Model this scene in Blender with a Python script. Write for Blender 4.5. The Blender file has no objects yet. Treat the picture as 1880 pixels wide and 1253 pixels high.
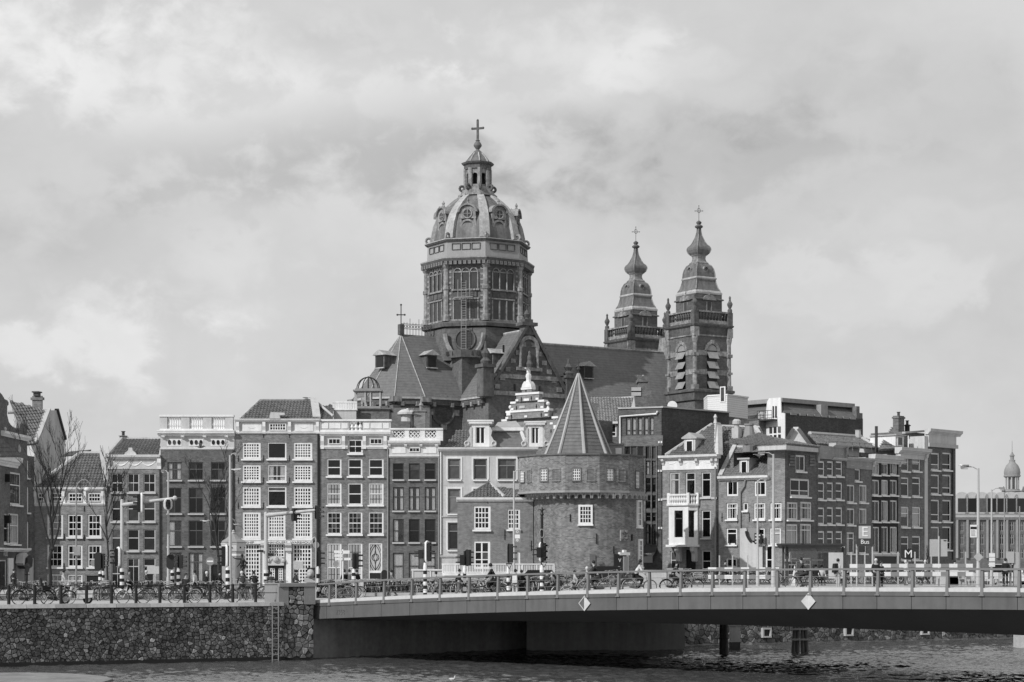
import bpy, bmesh, math, random
from mathutils import Vector, Matrix
from math import sin, cos, pi, radians as R
RNG = random.Random(7)
SC = bpy.context.scene
COL = SC.collection

# ------------------------------------------------------------------ camera
F, CX, HY, ZC = 3600.0, 940.0, 1037.0, 2.05      # focal length in photo pixels, principal column, horizon row, eye height
cam = bpy.data.cameras.new('camera'); camo = bpy.data.objects.new('camera', cam); COL.objects.link(camo)
camo.location = (0, 0, ZC); camo.rotation_euler = (R(90), 0, 0)
cam.sensor_width = 36; cam.lens = 36 * F / 1880.0
cam.shift_y = (HY - 626.5) / 1880.0
cam.clip_start = 1.0; cam.clip_end = 6000
SC.camera = camo

# ------------------------------------------------------------------ sun, sky, exposure
SUN = Vector((-0.62, -0.55, 0.57)).normalized()
sl = bpy.data.lights.new('sun', 'SUN'); sl.energy = 3.1; sl.angle = R(0.6); sl.color = (1, 1, 1)
so = bpy.data.objects.new('sun', sl); COL.objects.link(so)
so.rotation_euler = SUN.to_track_quat('Z', 'Y').to_euler()
SC.view_settings.view_transform = 'Standard'; SC.view_settings.look = 'None'
SC.view_settings.exposure = 0.14; SC.view_settings.gamma = 1.0; SC.view_settings.use_curve_mapping = False
SC.render.film_transparent = False
try:
    SC.cycles.use_denoising = True
    SC.cycles.max_bounces = 6; SC.cycles.transparent_max_bounces = 12
except Exception: pass

def build_world():
    w = bpy.data.worlds.new('World'); SC.world = w; w.use_nodes = True
    nt = w.node_tree; N = nt.nodes; Lk = nt.links; N.clear()
    out = N.new('ShaderNodeOutputWorld'); bg = N.new('ShaderNodeBackground'); bg.inputs[1].default_value = 0.1
    Lk.new(bg.outputs[0], out.inputs[0])
    sky = N.new('ShaderNodeTexSky'); sky.sky_type = 'NISHITA'; sky.sun_disc = False
    sky.sun_elevation = math.asin(SUN.z); sky.sun_rotation = math.atan2(SUN.x, SUN.y)
    bw = N.new('ShaderNodeRGBToBW'); Lk.new(sky.outputs[0], bw.inputs[0])
    tc = N.new('ShaderNodeTexCoord')
    def math_(op, a, b=None, c=None):
        n = N.new('ShaderNodeMath'); n.operation = op
        for i, v in enumerate((a, b, c)):
            if v is None: continue
            if isinstance(v, (int, float)): n.inputs[i].default_value = v
            else: Lk.new(v, n.inputs[i])
        return n.outputs[0]
    def noise(scale, det, rough, off=(0, 0, 0), dist=0.0, sc=(1, 1, 1)):
        mp = N.new('ShaderNodeMapping'); mp.inputs['Location'].default_value = off; mp.inputs['Scale'].default_value = sc
        Lk.new(tc.outputs['Generated'], mp.inputs[0])
        n = N.new('ShaderNodeTexNoise'); n.inputs['Scale'].default_value = scale; n.inputs['Detail'].default_value = det
        n.inputs['Roughness'].default_value = rough; n.inputs['Distortion'].default_value = dist
        Lk.new(mp.outputs[0], n.inputs['Vector']); return n.outputs[0]
    def ramp(v, stops, interp='EASE'):
        r = N.new('ShaderNodeValToRGB'); r.color_ramp.interpolation = interp
        e = r.color_ramp.elements
        e[0].position, e[0].color = stops[0][0], (stops[0][1],) * 3 + (1,)
        e[1].position, e[1].color = stops[-1][0], (stops[-1][1],) * 3 + (1,)
        for p, c in stops[1:-1]:
            x = e.new(p); x.color = (c,) * 3 + (1,)
        Lk.new(v, r.inputs[0]); return r.outputs[0]
    # cloud masses: each a soft bank in the sky with ragged edges, over broad and fine cloud texture
    sx = N.new('ShaderNodeSeparateXYZ'); Lk.new(tc.outputs['Generated'], sx.inputs[0])
    yy = math_('MAXIMUM', sx.outputs[1], 0.05); U = math_('DIVIDE', sx.outputs[0], yy); V = math_('DIVIDE', sx.outputs[2], yy)
    big = ramp(noise(4.2, 3.0, 0.5, (2.3, 0.4, 5.6), 0.3, (1, 1, 1.7)), [(0.30, 0.0), (0.70, 1.0)])
    mid = noise(13.0, 7.0, 0.55, (0.7, 1.9, 3.1), 0.35, (1, 1, 1.5)); mid2 = noise(7.0, 3.0, 0.5, (4.7, 0.9, 8.1), 0.2, (1, 1, 1.5))
    fine = noise(42.0, 9.0, 0.58, (5.7, 2.9, 0.1), 0.3, (1, 1, 1.35)); mid3 = noise(20.0, 5.0, 0.5, (1.7, 6.9, 2.1), 0.3, (1, 1, 1.4))
    warp = math_('ADD', math_('MULTIPLY', math_('SUBTRACT', fine, .5), 2.1), math_('MULTIPLY', math_('SUBTRACT', mid3, .5), 2.6))
    base = math_('MULTIPLY_ADD', big, 0.9, 4.15)
    base = math_('MULTIPLY_ADD', mid, 1.0, base); base = math_('MULTIPLY_ADD', mid3, 1.0, base); base = math_('MULTIPLY_ADD', fine, .8, base)
    for px, py, rx, ry, amp, soft in ((300, 130, 470, 220, 1.9, 1.0), (60, 60, 300, 160, .7, 1.0), (170, 640, 260, 130, .95, .9), (110, 650, 230, 70, .8, .6), (1050, 90, 240, 110, 1.2, .9), (430, 480, 250, 140, .9, 1.0), (1700, 420, 300, 130, .55, .8), (1560, 530, 230, 80, .6, .6),
                                     (560, 295, 560, 130, -1.5, 1.0), (590, 70, 190, 80, -.7, .9), (120, 400, 260, 100, -.45, 1.0), (1250, 300, 480, 130, -.7, 1.0), (1500, 150, 300, 90, -.3, 1.0), (1250, 120, 200, 60, .6, .7), (800, 180, 160, 50, .5, .6)):
        du = math_('MULTIPLY', math_('SUBTRACT', U, (px - CX) / F), F / rx); dv = math_('MULTIPLY', math_('SUBTRACT', V, (HY - py) / F), F / ry)
        r = math_('SQRT', math_('ADD', math_('MULTIPLY', du, du), math_('MULTIPLY', dv, dv)))
        mr = N.new('ShaderNodeMapRange'); mr.interpolation_type = 'SMOOTHSTEP'; Lk.new(math_('ADD', r, warp), mr.inputs[0])
        mr.inputs[1].default_value = 1.0; mr.inputs[2].default_value = 1.0 - soft; mr.inputs[3].default_value = 0.0; mr.inputs[4].default_value = amp
        base = math_('ADD', base, mr.outputs[0])
    # thin cloud lets part of the sky through
    k = N.new('ShaderNodeMix'); k.data_type = 'FLOAT'; k.inputs[0].default_value = 0.88
    skyv = math_('MULTIPLY', bw.outputs[0], 1.0)
    Lk.new(skyv, k.inputs[2]); Lk.new(base, k.inputs[3])
    comb = N.new('ShaderNodeCombineColor')
    for i in range(3): Lk.new(k.outputs[0], comb.inputs[i])
    Lk.new(comb.outputs[0], bg.inputs[0])
build_world()

# ------------------------------------------------------------------ projection helpers (photo pixel + distance -> place)
def W(px, py, Y): return Vector(((px - CX) * Y / F, Y, ZC - (py - HY) * Y / F))
def X_(px, Y): return (px - CX) * Y / F
def Z_(py, Y): return ZC - (py - HY) * Y / F
def smooth(a, b, t):
    t = max(0, min(1, (t - a) / (b - a))); return t * t * (3 - 2 * t)
def interp(tab, x):
    if x <= tab[0][0]: return tab[0][1]
    for (a, b), (c, d) in zip(tab, tab[1:]):
        if x <= c: return b + (d - b) * (x - a) / (c - a)
    return tab[-1][1]
def gz(X): return 0.6 * smooth(-5, 12, X)
WATER = -3.1

# ------------------------------------------------------------------ materials (all neutral: the photograph is black and white)
MATS = {}
def g3(v): return (v, v, v, 1)
def mat(name, base, rough=0.7, var=0.25, scale=0.6, fine=0.15, fscale=9.0, spec=0.3, metal=0.0, bump=0.0, bscale=14.0, rnd=0.0,
        streak=0.0, brick=None, attr=None, lines=None, speckle=0.0, world=False, grain=0.0, stain=0.0):
    if name in MATS: return MATS[name]
    m = bpy.data.materials.new(name); m.use_nodes = True; MATS[name] = m
    nt = m.node_tree; N = nt.nodes; L = nt.links
    p = N['Principled BSDF']; p.inputs['Roughness'].default_value = rough; p.inputs['Metallic'].default_value = metal
    p.inputs['Specular IOR Level'].default_value = spec
    tc = N.new('ShaderNodeTexCoord'); co = tc.outputs['Object']
    if world: co = N.new('ShaderNodeNewGeometry').outputs['Position']
    def M(op, a, b=None, c=None):
        n = N.new('ShaderNodeMath'); n.operation = op
        for i, v in enumerate((a, b, c)):
            if v is None: continue
            if isinstance(v, (int, float)): n.inputs[i].default_value = v
            else: L.new(v, n.inputs[i])
        return n.outputs[0]
    def noise(sc, det=4.0, rough_=0.55, vec=co, mapsc=None):
        if mapsc:
            mp = N.new('ShaderNodeMapping'); mp.inputs['Scale'].default_value = mapsc; L.new(vec, mp.inputs[0]); vec = mp.outputs[0]
        n = N.new('ShaderNodeTexNoise'); n.inputs['Scale'].default_value = sc; n.inputs['Detail'].default_value = det
        n.inputs['Roughness'].default_value = rough_; L.new(vec, n.inputs['Vector']); return n.outputs[0]
    v = None
    n1 = noise(scale, 5.0, 0.6)
    v = M('MULTIPLY_ADD', M('SUBTRACT', n1, 0.5), var * 2.4, 1.0)
    n2 = noise(fscale, 3.0, 0.6)
    v = M('MULTIPLY', v, M('MULTIPLY_ADD', M('SUBTRACT', n2, 0.5), fine * 2.4, 1.0))
    if streak:
        n3 = noise(1.0, 4.0, 0.6, co, (2.2, 2.2, 0.16))
        v = M('MULTIPLY', v, M('MULTIPLY_ADD', M('SUBTRACT', n3, 0.5), streak * 2.4, 1.0))
    if rnd:
        oi = N.new('ShaderNodeObjectInfo')
        v = M('MULTIPLY', v, M('MULTIPLY_ADD', M('SUBTRACT', oi.outputs['Random'], 0.5), rnd * 2, 1.0))
    if grain:     # courses of unequal tone
        v = M('MULTIPLY', v, M('MULTIPLY_ADD', M('SUBTRACT', noise(1.0, 3.0, 0.65, co, (1.6, 1.6, 5.5)), 0.5), grain * 2.4, 1.0))
    if stain:     # repairs and soot patches, run-off below ledges
        v = M('MULTIPLY', v, M('MULTIPLY_ADD', M('GREATER_THAN', noise(0.55, 6.0, 0.7), 0.56), -stain, 1.0))
        v = M('MULTIPLY', v, M('MULTIPLY_ADD', M('GREATER_THAN', noise(1.0, 5.0, 0.7, co, (3.0, 3.0, 0.22)), 0.60), stain * 0.9, 1.0))
    if brick or lines:
        sx = N.new('ShaderNodeSeparateXYZ'); L.new(co, sx.inputs[0])
        cb = N.new('ShaderNodeCombineXYZ')
        if brick and brick.get('cyl'):
            a = M('MULTIPLY', M('ARCTAN2', sx.outputs[1], sx.outputs[0]), brick['cyl'])
            L.new(a, cb.inputs[0])
        else:
            L.new(M('ADD', sx.outputs[0], sx.outputs[1]), cb.inputs[0])
        L.new(sx.outputs[2], cb.inputs[1])
    if brick:
        b = N.new('ShaderNodeTexBrick'); b.inputs['Scale'].default_value = 1.0
        b.inputs['Brick Width'].default_value = brick.get('w', 0.24); b.inputs['Row Height'].default_value = brick.get('h', 0.085)
        b.inputs['Mortar Size'].default_value = brick.get('m', 0.012); b.inputs['Mortar Smooth'].default_value = 0.2
        b.inputs['Color1'].default_value = g3(1 - brick.get('v', 0.25)); b.inputs['Color2'].default_value = g3(1 + brick.get('v', 0.25))
        b.inputs['Mortar'].default_value = g3(brick.get('mc', 1.5)); b.inputs['Bias'].default_value = 0
        L.new(cb.outputs[0], b.inputs['Vector'])
        v = M('MULTIPLY', v, b.outputs['Color'])
    if lines:   # horizontal boarding or slate courses
        s = M('FRACT', M('MULTIPLY', sx.outputs[2], 1.0 / lines[0]))
        v = M('MULTIPLY', v, M('MULTIPLY_ADD', M('LESS_THAN', s, lines[1]), -lines[2], 1.0))
    if speckle:
        n4 = noise(22.0, 2.0, 0.7)
        v = M('MULTIPLY_ADD', M('GREATER_THAN', n4, 0.64), speckle, v)
    if attr:
        at = N.new('ShaderNodeAttribute'); at.attribute_name = attr
        v = M('MULTIPLY', v, at.outputs['Fac'])
    v = M('MULTIPLY', v, base)
    v = M('MAXIMUM', v, 0.004)
    cc = N.new('ShaderNodeCombineColor')
    for i in range(3): L.new(v, cc.inputs[i])
    L.new(cc.outputs[0], p.inputs['Base Color'])
    if bump:
        bn = N.new('ShaderNodeBump'); bn.inputs['Strength'].default_value = bump; bn.inputs['Distance'].default_value = 0.04
        L.new(noise(bscale, 4.0), bn.inputs['Height']); L.new(bn.outputs[0], p.inputs['Normal'])
    return m

def brickm(name, base, var=0.3, v=0.28, streak=0.12, cyl=None, mc=1.5, w=0.24, h=0.085):
    d = {'v': v, 'mc': mc, 'w': w, 'h': h}
    if cyl: d['cyl'] = cyl
    return mat(name, base, 0.85, var, 0.35, 0.25, 2.5, 0.2, streak=streak, brick=d, grain=0.38, stain=0.16)

M_WHITE = mat('white_paint', 0.69, 0.55, 0.12, 0.7, 0.12, 5, streak=0.2)
M_CREAM = mat('cream_paint', 0.48, 0.6, 0.15, 0.5, 0.12, 5, streak=0.24, stain=.06)
M_STONE = mat('pale_stone', 0.42, 0.8, 0.22, 0.8, 0.15, 6, streak=0.15)
M_GREYSTONE = mat('grey_stone', 0.27, 0.85, 0.25, 0.7, 0.2, 6, streak=0.2)
M_DARKSTONE = mat('sooty_stone', 0.12, 0.85, 0.4, 0.9, 0.3, 5, streak=0.3)
M_DARKFRAME = mat('dark_window_paint', 0.10, 0.5, 0.1)
M_BLACK = mat('black_paint', 0.018, 0.45, 0.1)
M_DARK = mat('dark_grey_paint', 0.05, 0.5, 0.15)
M_MID = mat('mid_grey_metal', 0.24, 0.45, 0.12)
M_LIGHTM = mat('light_grey_metal', 0.42, 0.4, 0.1, streak=0.08)
M_ROOM = mat('dark_room', 0.012, 0.9, 0.2)
M_TILE = mat('roof_tile', 0.135, 0.7, 0.35, 0.5, 0.6, 3.2, streak=0.2)
M_TILE2 = mat('pale_roof_tile', 0.21, 0.7, 0.3, 0.5, 0.55, 3.2, streak=0.2)
M_SLATE = mat('slate', 0.13, 0.6, 0.25, 0.4, 0.25, 4, lines=(0.32, 0.14, 0.12), streak=0.22, grain=.3)
M_LEAD = mat('lead_sheet', 0.36, 0.5, 0.15, 0.6, 0.1, 5, streak=0.15)
M_CURTAIN = mat('curtain_cloth', 0.8, 0.9, 0.15, 1.0)
M_ZINC = mat('zinc', 0.20, 0.5, 0.2, 0.5)

def glass_mats():
    out = []
    for nm, base, rnd in (('window_glass', 0.010, 0.9), ('pale_window_glass', 0.07, 0.7)):
        m = mat(nm, base, 0.06, 0.5, 0.8, 0.2, 3.0, 0.4, rnd=rnd); out.append(m); nt = m.node_tree; N = nt.nodes; L = nt.links; p = N['Principled BSDF']
        src = p.inputs['Base Color'].links[0].from_socket; oi = N.new('ShaderNodeObjectInfo'); mr = N.new('ShaderNodeMapRange'); L.new(oi.outputs['Random'], mr.inputs[0])
        mr.inputs[1].default_value = .74; mr.inputs[2].default_value = 1.0; mr.inputs[3].default_value = 0.0; mr.inputs[4].default_value = .13     # pale cloud reflections, with curtains behind, painted into some panes' colour
        tc = N.new('ShaderNodeTexCoord'); nz = N.new('ShaderNodeTexNoise'); nz.inputs['Scale'].default_value = 2.2; nz.inputs['Detail'].default_value = 2; L.new(tc.outputs['Object'], nz.inputs[0])
        g = N.new('ShaderNodeMath'); g.operation = 'MULTIPLY'; L.new(mr.outputs[0], g.inputs[0]); L.new(nz.outputs[0], g.inputs[1]); ad = N.new('ShaderNodeVectorMath'); L.new(src, ad.inputs[0]); L.new(g.outputs[0], ad.inputs[1]); L.new(ad.outputs[0], p.inputs['Base Color'])
        bn = N.new('ShaderNodeBump'); bn.inputs['Strength'].default_value = .25; bn.inputs['Distance'].default_value = .05; L.new(nz.outputs[0], bn.inputs['Height']); L.new(bn.outputs[0], p.inputs['Normal'])
    m = bpy.data.materials.new('clear_glass'); m.use_nodes = True; nt = m.node_tree; N = nt.nodes; L = nt.links
    N.remove(N['Principled BSDF']); t = N.new('ShaderNodeBsdfTransparent'); t.inputs[0].default_value = g3(0.82)
    gl = N.new('ShaderNodeBsdfGlossy'); gl.inputs['Roughness'].default_value = 0.05; fr = N.new('ShaderNodeValue'); fr.outputs[0].default_value = .07
    mx = N.new('ShaderNodeMixShader'); L.new(fr.outputs[0], mx.inputs[0]); L.new(t.outputs[0], mx.inputs[1]); L.new(gl.outputs[0], mx.inputs[2])
    L.new(mx.outputs[0], N['Material Output'].inputs[0]); out.append(m); MATS['clear_glass'] = m
    return out
M_GLASS, M_PALEGLASS, M_CLEAR = glass_mats(); M_FROST = mat('frosted_glass', 0.40, 0.25, 0.2, 1.0, rnd=.25)

# ------------------------------------------------------------------ mesh building
class MB:
    def __init__(s): s.v = []; s.f = []; s.M = None; s.tone = None
    def add(s, vs, fs):
        o = len(s.v)
        if s.M is not None: vs = [s.M @ Vector(p) for p in vs]
        s.v += [tuple(p) for p in vs]; s.f += [tuple(i + o for i in f) for f in fs]; return s
    def box(s, x0, y0, z0, x1, y1, z1):
        if x0 > x1: x0, x1 = x1, x0
        if y0 > y1: y0, y1 = y1, y0
        if z0 > z1: z0, z1 = z1, z0
        return s.add([(x0, y0, z0), (x1, y0, z0), (x1, y1, z0), (x0, y1, z0), (x0, y0, z1), (x1, y0, z1), (x1, y1, z1), (x0, y1, z1)],
                     [(0, 3, 2, 1), (4, 5, 6, 7), (0, 1, 5, 4), (1, 2, 6, 5), (2, 3, 7, 6), (3, 0, 4, 7)])
    def poly(s, pts): return s.add(pts, [tuple(range(len(pts)))])
    def hull(s, a, b):     # two loops with the same number of points, joined
        n = len(a); fs = [tuple(range(n - 1, -1, -1)), tuple(range(n, 2 * n))]
        fs += [(i, (i + 1) % n, n + (i + 1) % n, n + i) for i in range(n)]
        return s.add(list(a) + list(b), fs)
    def prism_y(s, xz, y0, y1):
        return s.hull([(x, y0, z) for x, z in xz], [(x, y1, z) for x, z in xz])
    def prism_z(s, xy, z0, z1):
        return s.hull([(x, y, z0) for x, y in xy], [(x, y, z1) for x, y in xy])
    def prism_x(s, yz, x0, x1):
        return s.hull([(x0, y, z) for y, z in yz], [(x1, y, z) for y, z in yz])
    def lathe(s, prof, n=12, cx=0, cy=0, ph=0.0):
        vs = []; fs = []
        for r, z in prof:
            for k in range(n):
                a = ph + 2 * pi * k / n; vs.append((cx + r * cos(a), cy + r * sin(a), z))
        for i in range(len(prof) - 1):
            for k in range(n):
                fs.append((i * n + k, i * n + (k + 1) % n, (i + 1) * n + (k + 1) % n, (i + 1) * n + k))
        fs.append(tuple(range(n - 1, -1, -1))); fs.append(tuple((len(prof) - 1) * n + k for k in range(n)))
        return s.add(vs, fs)
    def ball(s, c, r, n=8, m=5, sz=1.0):
        prof = [(max(0.001, r * sin(pi * i / m)), c[2] - r * sz * cos(pi * i / m)) for i in range(m + 1)]
        return s.lathe(prof, n, c[0], c[1])
    def tube(s, pts, r, n=6, closed=False):
        pts = [Vector(p) for p in pts]; m = len(pts); vs = []; fs = []
        rs = r if isinstance(r, (list, tuple)) else [r] * m
        up = None
        for i, p in enumerate(pts):
            if closed: t = pts[(i + 1) % m] - pts[i - 1]
            else: t = pts[min(i + 1, m - 1)] - pts[max(i - 1, 0)]
            if t.length < 1e-9: t = Vector((0, 0, 1))
            t.normalize()
            ref = Vector((0, 0, 1)) if abs(t.z) < 0.95 else Vector((1, 0, 0))
            if up is None: a = t.cross(ref).normalized()
            else:
                a = (up - t * up.dot(t)); a = a.normalized() if a.length > 1e-6 else t.cross(ref).normalized()
            up = a; b = t.cross(a)
            for k in range(n):
                q = 2 * pi * k / n; vs.append(p + (a * cos(q) + b * sin(q)) * rs[i])
        for i in range(m if closed else m - 1):
            j = (i + 1) % m
            for k in range(n): fs.append((i * n + k, i * n + (k + 1) % n, j * n + (k + 1) % n, j * n + k))
        if not closed: fs.append(tuple(range(n - 1, -1, -1))); fs.append(tuple((m - 1) * n + k for k in range(n)))
        return s.add(vs, fs)
    def beam(s, p, q, w, h):
        p, q = Vector(p), Vector(q); t = (q - p).normalized()
        ref = Vector((0, 0, 1)) if abs(t.z) < 0.95 else Vector((0, 1, 0))
        a = t.cross(ref).normalized() * w / 2; b = a.cross(t).normalized() * h / 2
        return s.hull([p - a - b, p + a - b, p + a + b, p - a + b], [q - a - b, q + a - b, q + a + b, q - a + b])
    def torus(s, c, R_, r, ax='y', n=18, m=5, a0=0, a1=2 * pi, sx=1.0, sz=1.0):
        full = abs(a1 - a0 - 2 * pi) < 1e-6; k = n if full else n + 1
        pts = []
        for i in range(k):
            a = a0 + (a1 - a0) * i / n
            if ax == 'y': pts.append((c[0] + R_ * sx * cos(a), c[1], c[2] + R_ * sz * sin(a)))
            elif ax == 'x': pts.append((c[0], c[1] + R_ * cos(a), c[2] + R_ * sin(a)))
            else: pts.append((c[0] + R_ * cos(a), c[1] + R_ * sin(a), c[2]))
        return s.tube(pts, r, m, closed=full)
    def mesh(s, name, m, smooth_=False):
        me = bpy.data.meshes.new(name); me.from_pydata(s.v, [], s.f)
        bm = bmesh.new(); bm.from_mesh(me); bmesh.ops.recalc_face_normals(bm, faces=bm.faces); bm.to_mesh(me); bm.free()
        if m: me.materials.append(m)
        if smooth_:
            for p in me.polygons: p.use_smooth = True
            try: me.set_sharp_from_angle(angle=R(40))
            except Exception: pass
        return me
    def build(s, name, m, parent=None, smooth_=False, loc=None, kind=None):
        return put(name, s.mesh(name, m, smooth_), parent, loc, kind)

def put(name, me, parent=None, loc=None, kind=None, rz=0.0):
    o = bpy.data.objects.new(name, me); COL.objects.link(o)
    if parent: o.parent = parent
    if loc is not None: o.location = loc
    if rz: o.rotation_euler = (0, 0, rz)
    if kind: o['kind'] = kind
    return o
def tag(o, label, cat, group=None):
    o['label'] = label; o['category'] = cat
    if group: o['group'] = group
    return o
def thing(name, label, cat, loc=(0, 0, 0), rz=0.0, group=None):
    o = bpy.data.objects.new(name, None); COL.objects.link(o); o.location = loc; o.rotation_euler = (0, 0, rz)
    o.empty_display_size = 0.3
    return tag(o, label, cat, group)
def kids(o): return [c for c in o.children]
def copy_tree(o, loc=None, rz=None, label=None, group=None, parent=None):
    c = o.copy(); COL.objects.link(c)
    if parent is not None: c.parent = parent
    if loc is not None: c.location = loc
    if rz is not None: c.rotation_euler = (0, 0, rz)
    if label: c['label'] = label
    if group: c['group'] = group
    for ch in kids(o): copy_tree(ch, parent=c)
    return c
def text(s, name, size, m, parent, loc, rot=(pi / 2, 0, 0), ext=0.01, align='CENTER', sx=1.0):
    cu = bpy.data.curves.new(name, 'FONT'); cu.body = s; cu.size = size; cu.extrude = ext; cu.align_x = align; cu.align_y = 'CENTER'
    t = bpy.data.objects.new(name, cu); COL.objects.link(t); bpy.context.view_layer.update()
    me = bpy.data.meshes.new_from_object(t.evaluated_get(bpy.context.evaluated_depsgraph_get())); bpy.data.objects.remove(t)
    me.materials.clear(); me.materials.append(m); o = put(name, me, parent, loc); o.rotation_euler = rot; o.scale = (sx, 1, 1); return o

def inpoly(p, poly):
    x, y = p; c = False; n = len(poly)
    for i in range(n):
        x1, y1 = poly[i]; x2, y2 = poly[(i + 1) % n]
        if (y1 > y) != (y2 > y) and x < (x2 - x1) * (y - y1) / (y2 - y1) + x1: c = not c
    return c

def tiles(parent, corners, m, tw=0.30, th=0.40, lift=0.07, hb=0.09):
    """pan tiles laid in courses over a planar roof polygon (corners: eave first edge)"""
    P = [Vector(c) for c in corners]; e1 = (P[1] - P[0]).normalized()
    nrm = None
    for k in range(2, len(P)):
        nn = e1.cross(P[k] - P[0])
        if nn.length > 1e-4: nrm = nn.normalized(); break
    e2 = nrm.cross(e1)
    if e2.z < 0: e2 = -e2
    nrm = e1.cross(e2); 
    if nrm.z < 0: nrm = -nrm
    q = [((p - P[0]).dot(e1), (p - P[0]).dot(e2)) for p in P]
    x0, x1 = min(a for a, _ in q), max(a for a, _ in q); y1 = max(b for _, b in q)
    mb = MB(); rows = max(1, int(round(y1 / th))); th = y1 / rows
    for r in range(rows):
        for c in range(int((x1 - x0) / tw) + 1):
            a = x0 + c * tw; b = r * th
            if not inpoly((a + tw / 2, b + th / 2), q): continue
            j = RNG.uniform(-0.02, 0.02)
            def pt(da, db, h): return P[0] + e1 * (a + da) + e2 * (b + db) + nrm * (h + j)
            lo = lift; up = 0.012
            vs = [pt(0, -0.03, lo), pt(tw * .35, -0.03, lo + hb), pt(tw * .7, -0.03, lo + .01), pt(tw, -0.03, lo),
                  pt(0, th, up), pt(tw * .35, th, up + hb), pt(tw * .7, th, up + .01), pt(tw, th, up),
                  pt(0, -0.03, 0), pt(tw, -0.03, 0)]
            mb.add(vs, [(0, 1, 5, 4), (1, 2, 6, 5), (2, 3, 7, 6), (8, 9, 3, 2, 1, 0)])
    return mb.build('roof_tiles', m, parent, kind='stuff')
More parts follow.
